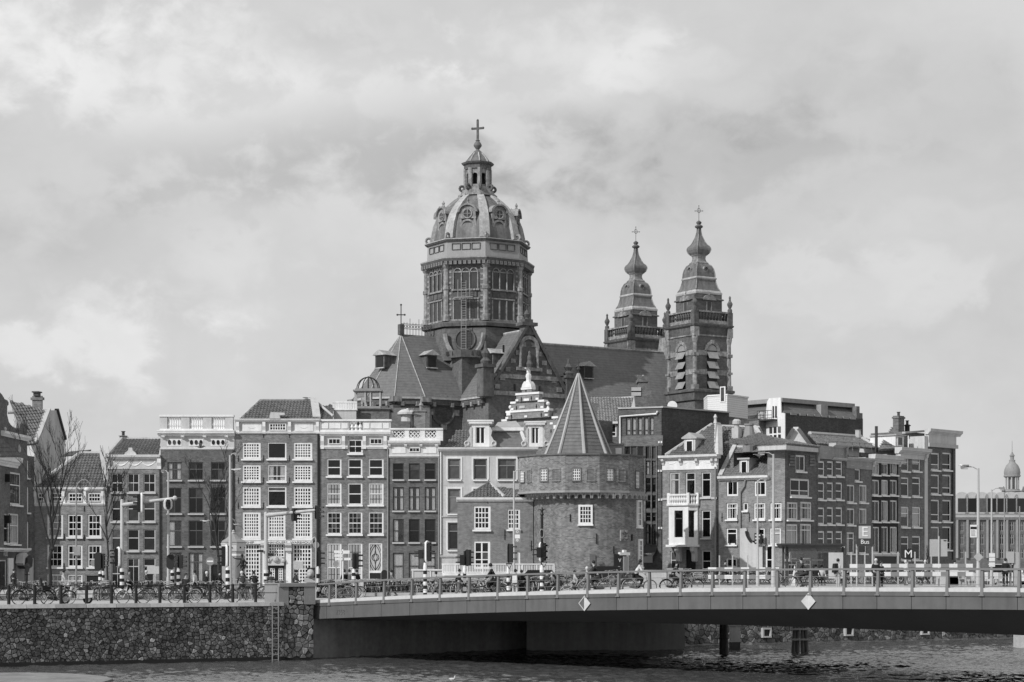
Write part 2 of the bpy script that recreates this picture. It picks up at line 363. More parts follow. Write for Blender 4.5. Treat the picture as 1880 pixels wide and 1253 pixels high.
# ------------------------------------------------------------------ houses: facade frame, wall with real openings, windows
WIN_CACHE = {}
class House:
    def __init__(s, name, label, cat, px0, Y0, px1, Y1, ox, base=None, group=None):
        a = Vector((X_(px0, Y0), Y0)); b = Vector((X_(px1, Y1), Y1)); s.ox = ox
        s.mx = (px0 + px1) / 2; s.A = a; s.d = (b - a).normalized(); s.n = Vector((-s.d.y, s.d.x)); s.w = (b - a).length   # n points away from the street
        s.g = min(gz(a.x), gz(b.x)) if base is None else base
        s.root = thing(name, label, cat, (a.x, a.y, s.g), math.atan2(s.d.y, s.d.x), group)
        s.op = []
    def px(s, zx, zy): return s.ox + zx / 2.984, 690 + zy / 2.984
    def P(s, zx, zy, dep=0.0):       # zoom pixel -> local point on the plane 'dep' metres behind the facade
        px, py = s.px(zx, zy)
        if zx == 0: px = s.mx
        dx, dz = (px - CX) / F, -(py - HY) / F
        dv = Vector((dx, 1.0)); den = dv.dot(s.n); t = (s.A.dot(s.n) + dep) / den
        return Vector(((dv * t - s.A).dot(s.d), dep, ZC + dz * t - s.g))
    def loc(s, p):                   # world -> local
        q = Vector((p[0], p[1])) - s.A; return Vector((q.dot(s.d), q.dot(s.n), p[2] - s.g))
    def Pp(s, zx, zy, A, B, C):      # zoom pixel -> point on the plane through three local points
        a, b = s.P(zx, zy, 0), s.P(zx, zy, 10); n = (B - A).cross(C - A); t = (A - a).dot(n) / (b - a).dot(n); return a + (b - a) * t
    # ---- windows
    def win(s, x0, y0, x1, y1, fm=None, fw=0.13, cols=2, rows=1, split=(0.5,), bar=0.04, sill=True, glass=None, curtain=None, sillm=None, rec=0.09, name='window', proud=False, bm=None):
        a = s.P(x0, y1); b = s.P(x1, y0); w = max(0.25, round((b.x - a.x) / 0.04) * 0.04); h = max(0.25, round((b.z - a.z) / 0.04) * 0.04)
        fm = fm or M_WHITE; glass = glass or M_GLASS; sillm = sillm or fm
        cx = (a.x + b.x) / 2; x = cx - w / 2; z = a.z
        if not proud: s.op.append((x, x + w, z, z + h))
        key = (w, h, fm.name, fw, cols, rows, tuple(split), bar, glass.name, sillm.name, curtain, bm and bm.name)
        y = rec if not proud else -0.14
        if key not in WIN_CACHE:
            fr = MB()
            fr.box(0, 0, 0, w, .1, fw); fr.box(0, 0, h - fw, w, .1, h); fr.box(0, 0, fw, fw, .1, h - fw); fr.box(w - fw, 0, fw, w, .1, h - fw)
            lv = [fw] + [fw + (h - 2 * fw) * t for t in split] + [h - fw]
            for q in lv[1:-1]: fr.box(fw, .005, q - .04, w - fw, .09, q + .04)
            bars = MB(); panes = []
            many = cols * rows * (len(lv) - 1) > 12
            for i in range(len(lv) - 1):
                zb, zt = lv[i] + (.04 if i else 0), lv[i + 1] - (.04 if i < len(lv) - 2 else 0)
                for c in range(1, cols): 
                    u = fw + (w - 2 * fw) * c / cols; bars.box(u - bar / 2, .02, zb, u + bar / 2, .075, zt)
                for r in range(1, rows):
                    q = zb + (zt - zb) * r / rows
                    for c in range(cols):
                        u0 = fw + (w - 2 * fw) * c / cols + (bar / 2 if c else 0); u1 = fw + (w - 2 * fw) * (c + 1) / cols - (bar / 2 if c < cols - 1 else 0)
                        bars.box(u0, .025, q - bar / 2, u1, .07, q + bar / 2)
                if many:
                    m = MB(); m.box(fw, .055, zb, w - fw, .062, zt); panes.append((m.mesh('pane', glass), (0, 0, 0)))
                else:
                    cw, chh = (w - 2 * fw) / cols, (zt - zb) / rows
                    m = MB(); m.box(0, .055, 0, cw, .062, chh); me = m.mesh('pane', glass)
                    for c in range(cols):
                        for r in range(rows): panes.append((me, (fw + c * cw, 0, zb + r * chh)))
            sm = MB(); sm.box(-.06, -.2, -.14, w + .06, .1, 0)
            cm = None
            if curtain:
                cm = MB(); dz = 0.0
                spans = {'sides': [(fw, fw + (w - 2 * fw) * .3), (w - fw - (w - 2 * fw) * .3, w - fw)], 'full': [(fw, w - fw)], 'one': [(fw, fw + (w - 2 * fw) * .45)],
                         'half': [(fw, w - fw)], 'low': [(fw, w - fw)]}[curtain]
                zt = h - fw if curtain != 'low' else fw + (h - 2 * fw) * .45
                zb = fw if curtain != 'half' else fw + (h - 2 * fw) * .5
                for u0, u1 in spans:
                    n = max(4, int((u1 - u0) / .06)); vs = []
                    for i in range(n + 1):
                        u = u0 + (u1 - u0) * i / n; yy = .10 + .02 * (1 if i % 2 else -1); vs += [(u, yy, zb), (u, yy, zt)]
                    cm.add(vs, [(2 * i, 2 * i + 2, 2 * i + 3, 2 * i + 1) for i in range(n)])
                cm = cm.mesh('curtain', M_CURTAIN)
            WIN_CACHE[key] = (fr.mesh(name, fm), bars.mesh('glazing_bars', bm or fm) if bars.v else None, panes, sm.mesh('sill', sillm), cm)
        fr, bars, panes, sm, cm = WIN_CACHE[key]
        o = put(name, fr, s.root, (x, y, z))
        if bars: put('glazing_bars', bars, o)
        for me, l in panes: put('pane', me, o, l)
        if sill: put('sill', sm, o, (0, -y + .0, 0))
        if cm: put('curtain', cm, o)
        return o
    def wins(s, xr, yr, **k):
        cur = k.pop('cur', None); i = 0
        for y0, y1 in yr:
            for x0, x1 in xr:
                kk = dict(k)
                if cur:
                    c = cur[i % len(cur)]
                    if c: kk['curtain'] = c; kk['glass'] = M_CLEAR
                i += 1
                s.win(x0, y0, x1, y1, **kk)
    # ---- shell
    def shell(s, ytop, m, D=10.0, top=True, zx=None, ztop=None, left=True, right=True, zbot=-0.7):
        zt = s.P(0, ytop).z if ztop is None else ztop; w = s.w; e = .01
        us = sorted({e, w - e} | {q for o in s.op for q in o[:2] if e < q < w - e}); zs = sorted({zbot, zt} | {q for o in s.op for q in o[2:] if zbot < q < zt})
        mb = MB()
        for i in range(len(us) - 1):
            for j in range(len(zs) - 1):
                cu, cz = (us[i] + us[i + 1]) / 2, (zs[j] + zs[j + 1]) / 2
                if any(o[0] < cu < o[1] and o[2] < cz < o[3] for o in s.op): continue
                mb.poly([(us[i], 0, zs[j]), (us[i + 1], 0, zs[j]), (us[i + 1], 0, zs[j + 1]), (us[i], 0, zs[j + 1])])
        for a, b, c, d in s.op:
            r = .22
            mb.poly([(a, 0, c), (a, r, c), (a, r, d), (a, 0, d)]); mb.poly([(b, 0, c), (b, 0, d), (b, r, d), (b, r, c)])
            mb.poly([(a, 0, d), (a, r, d), (b, r, d), (b, 0, d)]); mb.poly([(a, 0, c), (b, 0, c), (b, r, c), (a, r, c)])
        if left: mb.poly([(e, 0, zbot), (e, 0, zt), (e, D, zt), (e, D, zbot)])
        if right: mb.poly([(w - e, 0, zbot), (w - e, D, zbot), (w - e, D, zt), (w - e, 0, zt)])
        mb.poly([(e, D, zbot), (e, D, zt), (w - e, D, zt), (w - e, D, zbot)])
        if top: mb.poly([(e, 0, zt), (w - e, 0, zt), (w - e, D, zt), (e, D, zt)])
        s.zt = zt; s.D = D
        me = bpy.data.meshes.new('wall'); me.from_pydata(mb.v, [], mb.f); me.materials.append(m)
        return put('wall', me, s.root)
    # ---- trim
    def band(s, x0, y0, x1, y1, proj, m, name='band', back=.0, u=None):
        a = s.P(x0, y1); b = s.P(x1, y0); mb = MB(); u0, u1 = (a.x, b.x) if u is None else u; m_ = (x0 + x1) / 2 + .01; a.z, b.z = s.P(m_, y1).z, s.P(m_, y0).z
        mb.box(u0, -proj, a.z, u1, back, b.z); return mb.build(name, m, s.root)
    def cornice(s, x0, y0, x1, y1, proj, m, name='cornice', back=0.3):
        a = s.P(x0, y1); b = s.P(x1, y0); m_ = (x0 + x1) / 2 + .01; a.z, b.z = s.P(m_, y1).z, s.P(m_, y0).z; h = b.z - a.z; mb = MB()
        mb.prism_x([(back, a.z), (-proj * .3, a.z), (-proj * .35, a.z + h * .22), (-proj * .55, a.z + h * .26), (-proj * .62, a.z + h * .42), (-proj * .92, a.z + h * .5),
                    (-proj * .95, a.z + h * .8), (-proj, a.z + h * .84), (-proj, b.z), (back, b.z)], a.x, b.x)
        return mb.build(name, m, s.root)
    def brackets(s, xs, y0, y1, m, w=.2, proj=.25):
        me = None
        for x in xs:
            a = s.P(x, y1); b = s.P(x, y0); h = b.z - a.z
            if me is None:
                mb = MB(); mb.prism_x([(0, 0), (-proj * .4, 0), (-proj * .5, h * .3), (-proj, h * .6), (-proj, h), (0, h)], -w / 2, w / 2); me = mb.mesh('bracket', m)
            put('bracket', me, s.root, (a.x, 0, a.z))
    def garland(s, x0, x1, y, sag, m, n=3):
        a = s.P(x0, y); b = s.P(x1, y); sg = (s.P(x0, y).z - s.P(x0, y + sag).z); mb = MB()
        for k in range(n):
            u0 = a.x + (b.x - a.x) * k / n; u1 = a.x + (b.x - a.x) * (k + 1) / n
            mb.tube([(u0 + (u1 - u0) * t / 8, -.02, a.z - sg * (1 - (t / 4 - 1) ** 2)) for t in range(9)], [.05 + .05 * (1 - (t / 4 - 1) ** 2) for t in range(9)], 5)
            mb.ball((u0, -.02, a.z), .1, 6, 4)
        mb.ball((b.x, -.02, a.z), .1, 6, 4)
        return mb.build('garland', m, s.root)
    def balusters(s, x0, x1, y0, y1, n, m, r=.1, back=.1):
        a = s.P(x0, y1); b = s.P(x1, y0); h = b.z - a.z
        mb = MB(); mb.lathe([(r * .8, 0), (r * .8, h * .08), (r * .4, h * .14), (r, h * .34), (r * .8, h * .5), (r * .38, h * .72), (r * .5, h * .86), (r * .8, h * .92), (r * .8, h)], 8)
        me = mb.mesh('baluster', m, True)
        for k in range(n): put('baluster', me, s.root, (a.x + (b.x - a.x) * (k + .5) / n, back, a.z))
    def roof(s, corners, m=None, slab=M_TILE, th=.12, cover=True, name='roof', **k):
        c = [Vector(p) for p in corners]; nn = (c[1] - c[0]).cross(c[2] - c[0])
        for p in c[3:]: p.z = c[0].z - ((p.x - c[0].x) * nn.x + (p.y - c[0].y) * nn.y) / nn.z      # keep every roof plane flat
        mb = MB(); mb.hull([p - Vector((0, 0, th)) for p in c], [p for p in c])
        o = mb.build(name, slab if cover else m, s.root)
        if cover: tiles(o, c, m or M_TILE, **k)
        return o
    def strip(s, pts, r, m, name='ridge_cap', n=6):
        mb = MB(); mb.tube(pts, r, n); return mb.build(name, m, s.root)
    def beam(s, p, q, w, h, m, name):
        mb = MB(); mb.beam(p, q, w, h); return mb.build(name, m, s.root)
    def anchors(s, pts, L=.55):
        mb = MB(); mb.box(-.03, -.05, 0, .03, .0, L); mb.box(-.08, -.05, L * .45, .08, 0, L * .5); me = mb.mesh('wall_anchor', M_BLACK)
        for x, y in pts:
            p = s.P(x, y); put('wall_anchor', me, s.root, (p.x, 0, p.z))
    def pipe(s, x, y0, y1, m=None, r=.06):
        a = s.P(x, y0); b = s.P(x, y1); mb = MB(); mb.tube([(a.x, -.1, a.z), (b.x, -.1, b.z)], r, 6); return mb.build('drainpipe', m or M_MID, s.root)
    def chimney(s, x0, y0, x1, y1, dep, m, pots=1, k=.8):
        a = s.P(x0, y1, dep); b = s.P(x1, y0, dep); mb = MB(); w = b.x - a.x; h = b.z - a.z
        mb.box(a.x, dep, a.z, b.x, dep + w * k, b.z); mb.box(a.x - .08, dep - .08, b.z - h * .16, b.x + .08, dep + w * k + .08, b.z - h * .06)
        o = mb.build('chimney', m, s.root)
        p = MB()
        for i in range(pots):
            x = a.x + w * (i + .5) / pots; p.lathe([(.14, b.z), (.14, b.z + .35), (.2, b.z + .36), (.2, b.z + .42)], 8, x, dep + w * k / 2)
        p.build('chimney_pot', M_DARK, o); return o
    def door(s, x0, y0, x1, y1, m=M_DARK, fm=M_WHITE, rec=.12, panes=True):
        a = s.P(x0, y1); b = s.P(x1, y0); s.op.append((a.x, b.x, a.z, b.z)); w = b.x - a.x; h = b.z - a.z
        mb = MB(); mb.box(.1, .05, 0, w - .1, .1, h - .1); n = 3
        for k in range(n): 
            for t in (0, 1):
                u0 = .18 + t * (w / 2 - .1); mb.box(u0, .03, .15 + k * (h - .3) / n, u0 + w / 2 - .26, .06, (k + 1) * (h - .3) / n)
        o = mb.build('door', m, s.root, loc=(a.x, rec, a.z))
        f = MB(); f.box(0, 0, 0, .1, .12, h); f.box(w - .1, 0, 0, w, .12, h); f.box(.1, 0, h - .1, w - .1, .12, h); f.build('door_frame', fm, o)
        k = MB(); k.ball((w * .8, .0, h * .45), .06, 6, 4); k.build('handle', M_MID, o); return o

B_DK = brickm('dark_brown_brick', 0.105); B_MD = brickm('weathered_brick', 0.15); B_LT = brickm('light_brick', 0.185, 0.25, 0.22)
B_GR = brickm('dusty_brick', 0.165, 0.35, 0.3); B_BK = brickm('blackened_brick', 0.03, 0.3, 0.2, mc=1.3); B_TW = brickm('tower_brick', 0.135, 0.3, 0.42, 0.25, cyl=5.6, mc=1.8, w=.26, h=.095)
B_SH = brickm('deep_brown_brick', 0.13, 0.3, 0.25); M_PLASTER = mat('old_plaster', 0.50, 0.9, 0.25, 0.35, 0.15, 4, streak=0.25)

# ---- A: corner house with a neck gable
h = House('gabled_house', 'dark brick house with a scrolled neck gable cut by the frame edge', 'house', -14, 158, 50, 168, 0)
h.wins([(55, 116)], [(535, 705)], cols=1, rows=1, split=(.62,), fw=.14); h.win(42, 757, 105, 922, cols=2, split=(.62,), fw=.14, curtain='full', glass=M_CLEAR)
h.win(-40, 540, 5, 700, cols=1); h.win(-40, 757, 0, 915, cols=1)
h.door(-20, 1010, 40, 1170, M_BLACK)
h.shell(330, B_DK, 9)
g = [(-45, 78), (.5, 95), (20, 116), (30, 138), (48, 146), (48, 160), (41, 166), (40, 215), (50, 255), (70, 285), (95, 300), (116, 298), (120, 275), (134, 262), (148, 275), (150, 330), (-45, 330)]
mb = MB(); mb.prism_y([(h.P(x, y).x, h.P(x, y).z) for x, y in g], 0.01, .45); mb.build('gable', B_DK, h.root)
h.strip([h.P(x, y) + Vector((0, .2, .03)) for x, y in g[:15]], .16, M_DARKSTONE, 'gable_coping')
mb = MB(); p = h.P(133, 285); mb.ball((p.x, .2, p.z), .5, 10, 6, 1.3); mb.build('gable_scroll', M_DARKSTONE, h.root)
h.cornice(5, 318, 152, 345, .35, M_WHITE)
mb = MB(); p = h.P(100, 403); mb.lathe([(.02, -.35), (.16, -.2), (.18, .1), (.03, .4)], 8); o = mb.build('keystone_ornament', M_STONE, h.root, loc=(p.x, -.05, p.z))
# projecting bay with its own lean-to roof
a = h.P(-45, 1170); b = h.P(84, 500)
h.band(-45, 500, 60, 960, .3, B_DK, 'side_bay', u=(a.x, h.P(2, 500).x)); h.cornice(-45, 440, 88, 497, .6, M_WHITE, 'bay_cornice')
rp = [h.P(-45, 440) + Vector((0, -.6, 0)), h.P(80, 440) + Vector((0, -.6, 0)), h.P(5, 348), h.P(-45, 348)]
h.roof(rp)
mb = MB(); p = h.P(30, 300); mb.lathe([(.55, 0), (.6, .15), (.5, .3), (.35, .45), (.1, .5)], 10, p.x, .5); mb.build('roof_urn', M_STONE, h.root, loc=(0, 0, p.z))
for y in (560, 785):
    p = h.P(32, y); mb = MB(); mb.box(p.x - .25, -.4, p.z - .35, p.x + .25, 0, p.z + .3); mb.build('wall_lamp', M_BLACK, h.root)
h.cornice(-45, 945, 148, 965, .4, M_WHITE, 'shop_cornice'); h.band(-45, 966, 62, 992, .12, M_DARK, 'shop_sign')
p = h.P(22, 979); text('HUIS', 'shop_lettering', .55, M_STONE, h.root, (p.x, -.14, p.z))
h.band(41, 1000, 68, 1180, .1, M_WHITE, 'shop_pilaster')
h.band(88, 1000, 130, 1180, .06, M_MID, 'shop_shutter')
for k, (x, y, sw) in enumerate(((95, 1005, 40), (105, 1020, 34))):
    p = h.P(x, y); mb = MB(); mb.prism_y([(-.9, -.35), (-.2, -.6), (.8, -.4), (1.0, .2), (.3, .55), (-.6, .3)], -.7 - .2 * k, -.1); mb.build('gable_stone', (M_STONE, M_BLACK)[k], h.root, loc=(p.x, 0, p.z))

# ---- B: narrow house with a plastered side gable
h = House('narrow_house', 'narrow dark brick house with a tall pale plastered side gable and chimney', 'house', 44, 177.6, 63.4, 179.9, 0)
h.wins([(140, 159)], [(465, 560), (612, 750), (800, 945)], cols=1, split=(.5,), fw=.3)
h.shell(440, B_DK, 1)
h.band(148, 1000, 178, 1180, .1, M_CREAM, 'shop_wall')
L = h.loc
ga = [W(63.5, 900, 184.2), W(63.5, 690 + 400 / 2.984, 184.2), W(65, 690 + 372 / 2.984, 184.4), W(88, 690 + 190 / 2.984, 188.5), W(104, 690 + 190 / 2.984, 191.2), W(119, 690 + 355 / 2.984, 194), W(119, 900, 194)]
gb = [q + Vector((-.6, .3, 0)) for q in ga]
mb = MB(); mb.hull([L(q) for q in ga], [L(q) for q in gb]); mb.build('side_gable', M_PLASTER, h.root)
h.beam(L(ga[2] + Vector((.05, -.1, .1))), L(ga[3] + Vector((.05, -.1, .1))), .5, .25, M_STONE, 'verge_coping'); h.beam(L(ga[4] + Vector((0, 0, .1))), L(ga[5] + Vector((0, 0, .1))), .4, .2, M_DARK, 'verge_coping')
h.roof([L(W(48, 690 + 378 / 2.984, 183.6)), L(W(64.5, 690 + 374 / 2.984, 184.2)), L(W(87.5, 690 + 192 / 2.984, 188.3)), L(W(18, 690 + 202 / 2.984, 187))])
h.strip([L(W(14, 690 + 202 / 2.984, 187)), L(W(88, 690 + 192 / 2.984, 188.3))], .18, M_STONE)
mb = MB(); q0 = L(W(77, 755, 189.5)); q1 = L(W(98.5, 727, 189.5)); mb.box(q0.x, q0.y, q0.z - 1, q1.x, q0.y + 1.0, q1.z); mb.box(q0.x - .12, q0.y - .12, q1.z - .4, q1.x + .12, q0.y + 1.12, q1.z - .15)
o = mb.build('chimney', B_MD, h.root); mb = MB(); mb.box((q0.x + q1.x) / 2 - .3, q0.y + .3, q1.z, (q0.x + q1.x) / 2 + .3, q0.y + .8, q1.z + .3); mb.box((q0.x + q1.x) / 2 - .45, q0.y + .2, q1.z + .3, (q0.x + q1.x) / 2 + .45, q0.y + .9, q1.z + .42); mb.build('chimney_pot', M_DARK, o)

# ---- C: low wide house
h = House('low_house', 'low wide brick house with a white frieze of four small windows and big tiled roof', 'house', 59.8, 180, 197, 180, 0)
C3 = [(258, 345), (368, 452), (478, 555)]
h.wins(C3, [(758, 885)], cols=3, rows=1, split=(.33, .66), fw=.16, cur=('full', None, None)); h.wins(C3, [(925, 1050)], cols=3, rows=1, split=(.33, .66), fw=.16)
h.wins(C3[:2], [(1088, 1162)], cols=3, rows=1, split=(.5,), fw=.14, cur=('full',))
h.door(468, 1090, 545, 1185, M_BLACK)
h.shell(715, B_LT, 9)
for x0, x1 in ((212, 243), (286, 343), (378, 452), (486, 553)): h.win(x0, 645, x1, 690, cols=2 if x1 - x0 < 40 else 4, rows=1, split=(.5,), fw=.08, sill=False, proud=True)
a = h.P(180, 712); b = h.P(578, 632)
mb = MB(); mb.box(0, -.02, a.z, h.w, .3, b.z); mb.build('frieze', M_CREAM, h.root)
h.cornice(172, 612, 588, 634, .45, M_WHITE); h.brackets([190, 268, 350, 465, 565], 634, 700, M_WHITE, .3, .3); h.cornice(180, 698, 578, 714, .2, M_WHITE, 'string_course')
rp = [h.P(185, 612) + Vector((0, -.1, 0)), h.P(588, 612) + Vector((0, -.1, 0)), h.P(556, 425, 4), h.P(440, 425, 4)]
h.roof(rp); h.strip([rp[0], rp[3]], .2, M_STONE, 'hip_coping'); h.beam(rp[1], rp[2] + Vector((0, 0, .1)), .4, .4, M_CREAM, 'verge_coping'); h.strip([rp[3], rp[2]], .2, M_STONE)
h.anchors([(352, 900), (462, 745), (462, 905), (350, 1060)])
rr = [h.P(330, 440, 4.5), h.P(440, 430, 4.5), h.P(500, 405, 7), h.P(380, 400, 7)]; h.roof(rr, M_DARK, cover=False)

# ---- D: brick house with garland frieze
h = House('garland_house', 'brick house with garlands on its white frieze and a dark tiled roof', 'house', 197, 180, 294.5, 180, 0)
C3 = [(610, 676), (698, 763), (785, 851)]
h.wins(C3, [(535, 640)], cols=2, rows=1, split=(.5,), fw=.1, fm=M_CREAM); h.wins(C3, [(680, 800), (840, 960)], cols=1, split=(.6,), fw=.1, fm=M_CREAM)
h.wins([C3[1]], [(1000, 1170)], cols=2, split=(.75,), fw=.1, fm=M_CREAM); h.win(C3[0][0], 1000, C3[0][1], 1170, cols=2, fw=.1, fm=M_CREAM)
h.door(785, 1045, 851, 1185, M_BLACK); h.win(785, 1000, 851, 1045, cols=1, split=(), fw=.1, fm=M_CREAM, sill=False)
h.shell(512, B_GR, 9)
mb = MB(); a = h.P(0, 512); b = h.P(0, 455); mb.box(.02, -.05, a.z, h.w - .02, .3, b.z); mb.build('frieze', M_CREAM, h.root)
h.garland(625, 850, 472, 22, M_WHITE, 3); h.pipe(877, 512, 1180, M_DARK, .08);  h.brackets([592, 873], 455, 512, M_WHITE, .35, .3); h.cornice(583, 435, 879, 456, .5, M_WHITE)
rp = [h.P(592, 435), h.P(870, 435), h.P(880, 348, 4), h.P(670, 345, 4)]
h.roof(rp); h.strip([rp[0], rp[3]], .22, M_STONE, 'hip_coping'); h.strip([rp[3], rp[2]], .18, M_STONE); h.chimney(655, 328, 690, 350, 3.8, B_MD)
p = h.P(716, 437); mb = MB(); mb.prism_y([(-.6, 0), (.6, 0), (.45, .25), (.2, .45), (.15, .7), (-.15, .7), (-.2, .45), (-.45, .25)], -.2, .3); mb.build('cornice_crest', M_CREAM, h.root, loc=(p.x, 0, p.z))

# ---- E: dark house with balustrade
h = House('balustrade_house', 'dark brick house crowned by a white balustrade above oval attic windows', 'house', 294.5, 180, 431, 180, 280)
C3 = [(82, 160), (198, 279), (320, 401)]
h.wins(C3, [(475, 572), (615, 755)], cols=2, rows=1, split=(.62,), fw=.1, fm=M_DARKFRAME, sillm=M_STONE, cur=('sides', None, None, None, None, None))
h.wins(C3, [(795, 935)], cols=2, split=(.62,), fw=.1, fm=M_DARKFRAME, sillm=M_STONE, cur=('one', None, None)); h.wins(C3[:2], [(970, 1130)], cols=2, split=(.7,), fw=.1, fm=M_DARKFRAME, sillm=M_STONE, cur=('one', 'sides'))
h.door(320, 1035, 401, 1190, M_BLACK, M_DARKFRAME)
h.shell(406, B_DK, 9)
mb = MB(); a = h.P(45, 406); b = h.P(0, 330); mb.box(.02, -.06, a.z, h.w - .02, .3, b.z); mb.build('frieze', M_CREAM, h.root)
for x0, x1 in ((80, 160), (200, 280), (320, 400)):
    h.band(x0, 347, x1, 386, .09, M_WHITE, 'attic_window_frame')
    for k in range(3):
        p = h.P(x0 + 14 + k * 26, 366); mb = MB(); mb.lathe([(.15, 0), (.15, .05)], 12); o = mb.build('oval_window', M_GLASS, h.root, loc=(p.x, -.08, p.z)); o.rotation_euler = (pi / 2, 0, 0); o.scale = (1, 1.5, 1)
h.cornice(30, 302, 452, 332, .6, M_WHITE); h.pipe(441, 408, 1180, M_DARK, .08);  h.brackets([62, 168, 288, 408], 330, 345, M_WHITE, .3, .5); h.cornice(42, 396, 445, 408, .15, M_WHITE, 'string_course')
h.band(40, 292, 443, 304, .2, M_WHITE, 'balustrade_plinth', .5); h.band(38, 215, 446, 226, .2, M_WHITE, 'balustrade_rail', .5)
for x0, x1 in ((40, 82), (158, 204), (278, 325), (398, 443)): h.band(x0, 226, x1, 292, .12, M_CREAM, 'balustrade_pier', .4)
for x0, x1 in ((82, 158), (204, 278), (325, 398)): h.balusters(x0, x1, 226, 292, 6, M_WHITE, .14)

# ---- F: warehouse
h = House('warehouse', 'broad warehouse with white lattice windows and open hatches under a hipped tile roof', 'house', 431, 180, 587, 180, 280)
A_, B_, C_ = (490, 592), (628, 734), (770, 875)
h.wins([A_, C_], [(365, 457), (488, 580), (607, 717)], cols=6, rows=5, split=(), fw=.2, bar=.09); h.wins([A_, C_], [(745, 893)], cols=6, rows=7, split=(), fw=.24, bar=.09); h.win(628, 745, 728, 893, cols=6, rows=7, split=(), fw=.2, bar=.09)
h.win(628, 365, 734, 457, cols=1, split=(), fw=.13); h.win(628, 488, 734, 580, cols=2, split=(.28,), fw=.13, curtain='sides', glass=M_CLEAR); h.win(628, 607, 734, 717, cols=1, split=(.82,), fw=.13, curtain=None)
h.win(503, 922, 590, 1175, cols=5, rows=6, split=(.45,), fw=.14, bar=.09); h.win(768, 922, 872, 1175, cols=6, rows=6, split=(.45,), fw=.14, bar=.09); h.win(634, 922, 722, 995, cols=6, rows=4, split=(), fw=.1, bar=.09, sill=False)
a = h.P(634, 1190); b = h.P(722, 1040); h.op.append((a.x, b.x, a.z, b.z))
h.shell(318, B_GR, 10)
mb = MB(); w = b.x - a.x; mb.box(0, .12, 0, w, .2, b.z - a.z); o = mb.build('door', M_BLACK, h.root, loc=(a.x, 0, a.z))
for k in (0, 1):
    m2 = MB(); x0 = .22 + k * (w / 2 + .02); ww = w / 2 - .4
    for i in range(3): m2.box(x0 + i * ww / 2 - .035, .06, 1.1, x0 + i * ww / 2 + .035, .115, b.z - a.z - .25)
    for i in range(6): m2.box(x0 - .03, .07, 1.1 + i * (b.z - a.z - 1.4) / 5 - .035, x0 + ww + .03, .11, 1.1 + i * (b.z - a.z - 1.4) / 5 + .035)
    m2.build('door_glazing', M_WHITE, o)
c = h.P(678, 1040); R0 = w / 2; mb = MB(); pts = [(-R0, 0), (R0, 0)] + [(R0 * cos(pi * t / 12), .35 + .95 * R0 * sin(pi * t / 12) * .75) for t in range(13)]
mb.prism_y(pts, -.3, 0); o = mb.build('door_pediment', M_CREAM, h.root, loc=(c.x, 0, c.z))
mb = MB(); mb.torus((0, -.32, .3), R0 * .75, .07, 'y', 12, 5, 0, pi, 1, .7); mb.ball((0, -.32, .55), .3, 8, 5); mb.ball((-.7, -.32, .45), .2, 6, 4); mb.ball((.7, -.32, .45), .2, 6, 4); mb.build('carving', M_STONE, o)
h.cornice(500, 900, 880, 924, .3, M_CREAM, 'shopfront_cornice'); h.band(500, 908, 880, 922, .31, M_WHITE, 'sign_board')
for tx, sx, wdt in ((537, 'SHIP', 1), (680, 'CHANDLERS', 1), (822, 'WAREHOUSE', 1)):
    p = h.P(tx, 915); text(sx, 'sign_lettering', .27, M_BLACK, h.root, (p.x, -.32, p.z), sx=1.35)
for x0, x1 in ((604, 625), (733, 761)):
    h.band(x0, 925, x1, 1190, .22, M_WHITE, 'pilaster'); q = h.P((x0 + x1) / 2, 930); mb = MB(); mb.prism_x([(0, -.6), (-.3, -.5), (-.25, -.2), (-.5, 0), (-.5, .25), (0, .25)], -.3, .3); mb.build('console', M_CREAM, h.root, loc=(q.x, -.2, q.z))
mb = MB(); a2 = h.P(0, 318); b2 = h.P(0, 250); mb.box(.02, -.06, a2.z, h.w - .02, .3, b2.z); mb.build('frieze', M_CREAM, h.root)
h.win(640, 262, 733, 302, cols=6, rows=2, split=(), fw=.1, bar=.07, sill=False, proud=True)
for x0, x1 in ((492, 598), (780, 880)): h.band(x0, 262, x1, 304, .1, M_WHITE, 'frieze_panel'); h.garland(x0 + 14, x1 - 14, 270, 20, M_STONE, 1)
h.cornice(452, 238, 918, 254, .5, M_WHITE); h.pipe(909, 320, 1180, M_BLACK, .11);  h.brackets([468, 612, 752, 905], 254, 318, M_WHITE, .28, .35); h.cornice(456, 308, 916, 320, .2, M_WHITE, 'string_course')
rp = [h.P(480, 238), h.P(905, 238), h.P(885, 137, 3.2), h.P(587, 137, 3.2)]
h.roof(rp); h.strip([rp[0], rp[3]], .18, M_STONE, 'hip_coping'); h.strip([rp[3], rp[2]], .16, M_TILE2); h.beam(rp[1] + Vector((-.1, .1, .1)), rp[2] + Vector((0, 0, .15)), .7, .3, M_CREAM, 'gable_coping')
rr = [h.P(905, 238, .4), h.P(990, 238, .4), h.P(990, 160, 4), h.P(892, 140, 3.4)]; o = h.roof(rr); h.strip([h.P(905, 150, 3.3), h.P(990, 222, .8)], .12, M_STONE, 'hip_coping')
p = h.P(675, 238); mb = MB(); mb.prism_y([(-.5, -.1), (.5, -.1), (.4, .3), (.9, .35), (.85, .55), (-.4, .6), (-.5, .3)], -.5, 0); mb.build('hoist_beam', M_CREAM, h.root, loc=(p.x, 0, p.z))
h.anchors([(470, 470), (470, 590), (470, 730), (608, 340), (750, 340), (608, 470), (750, 470), (608, 590), (750, 590), (608, 728)])

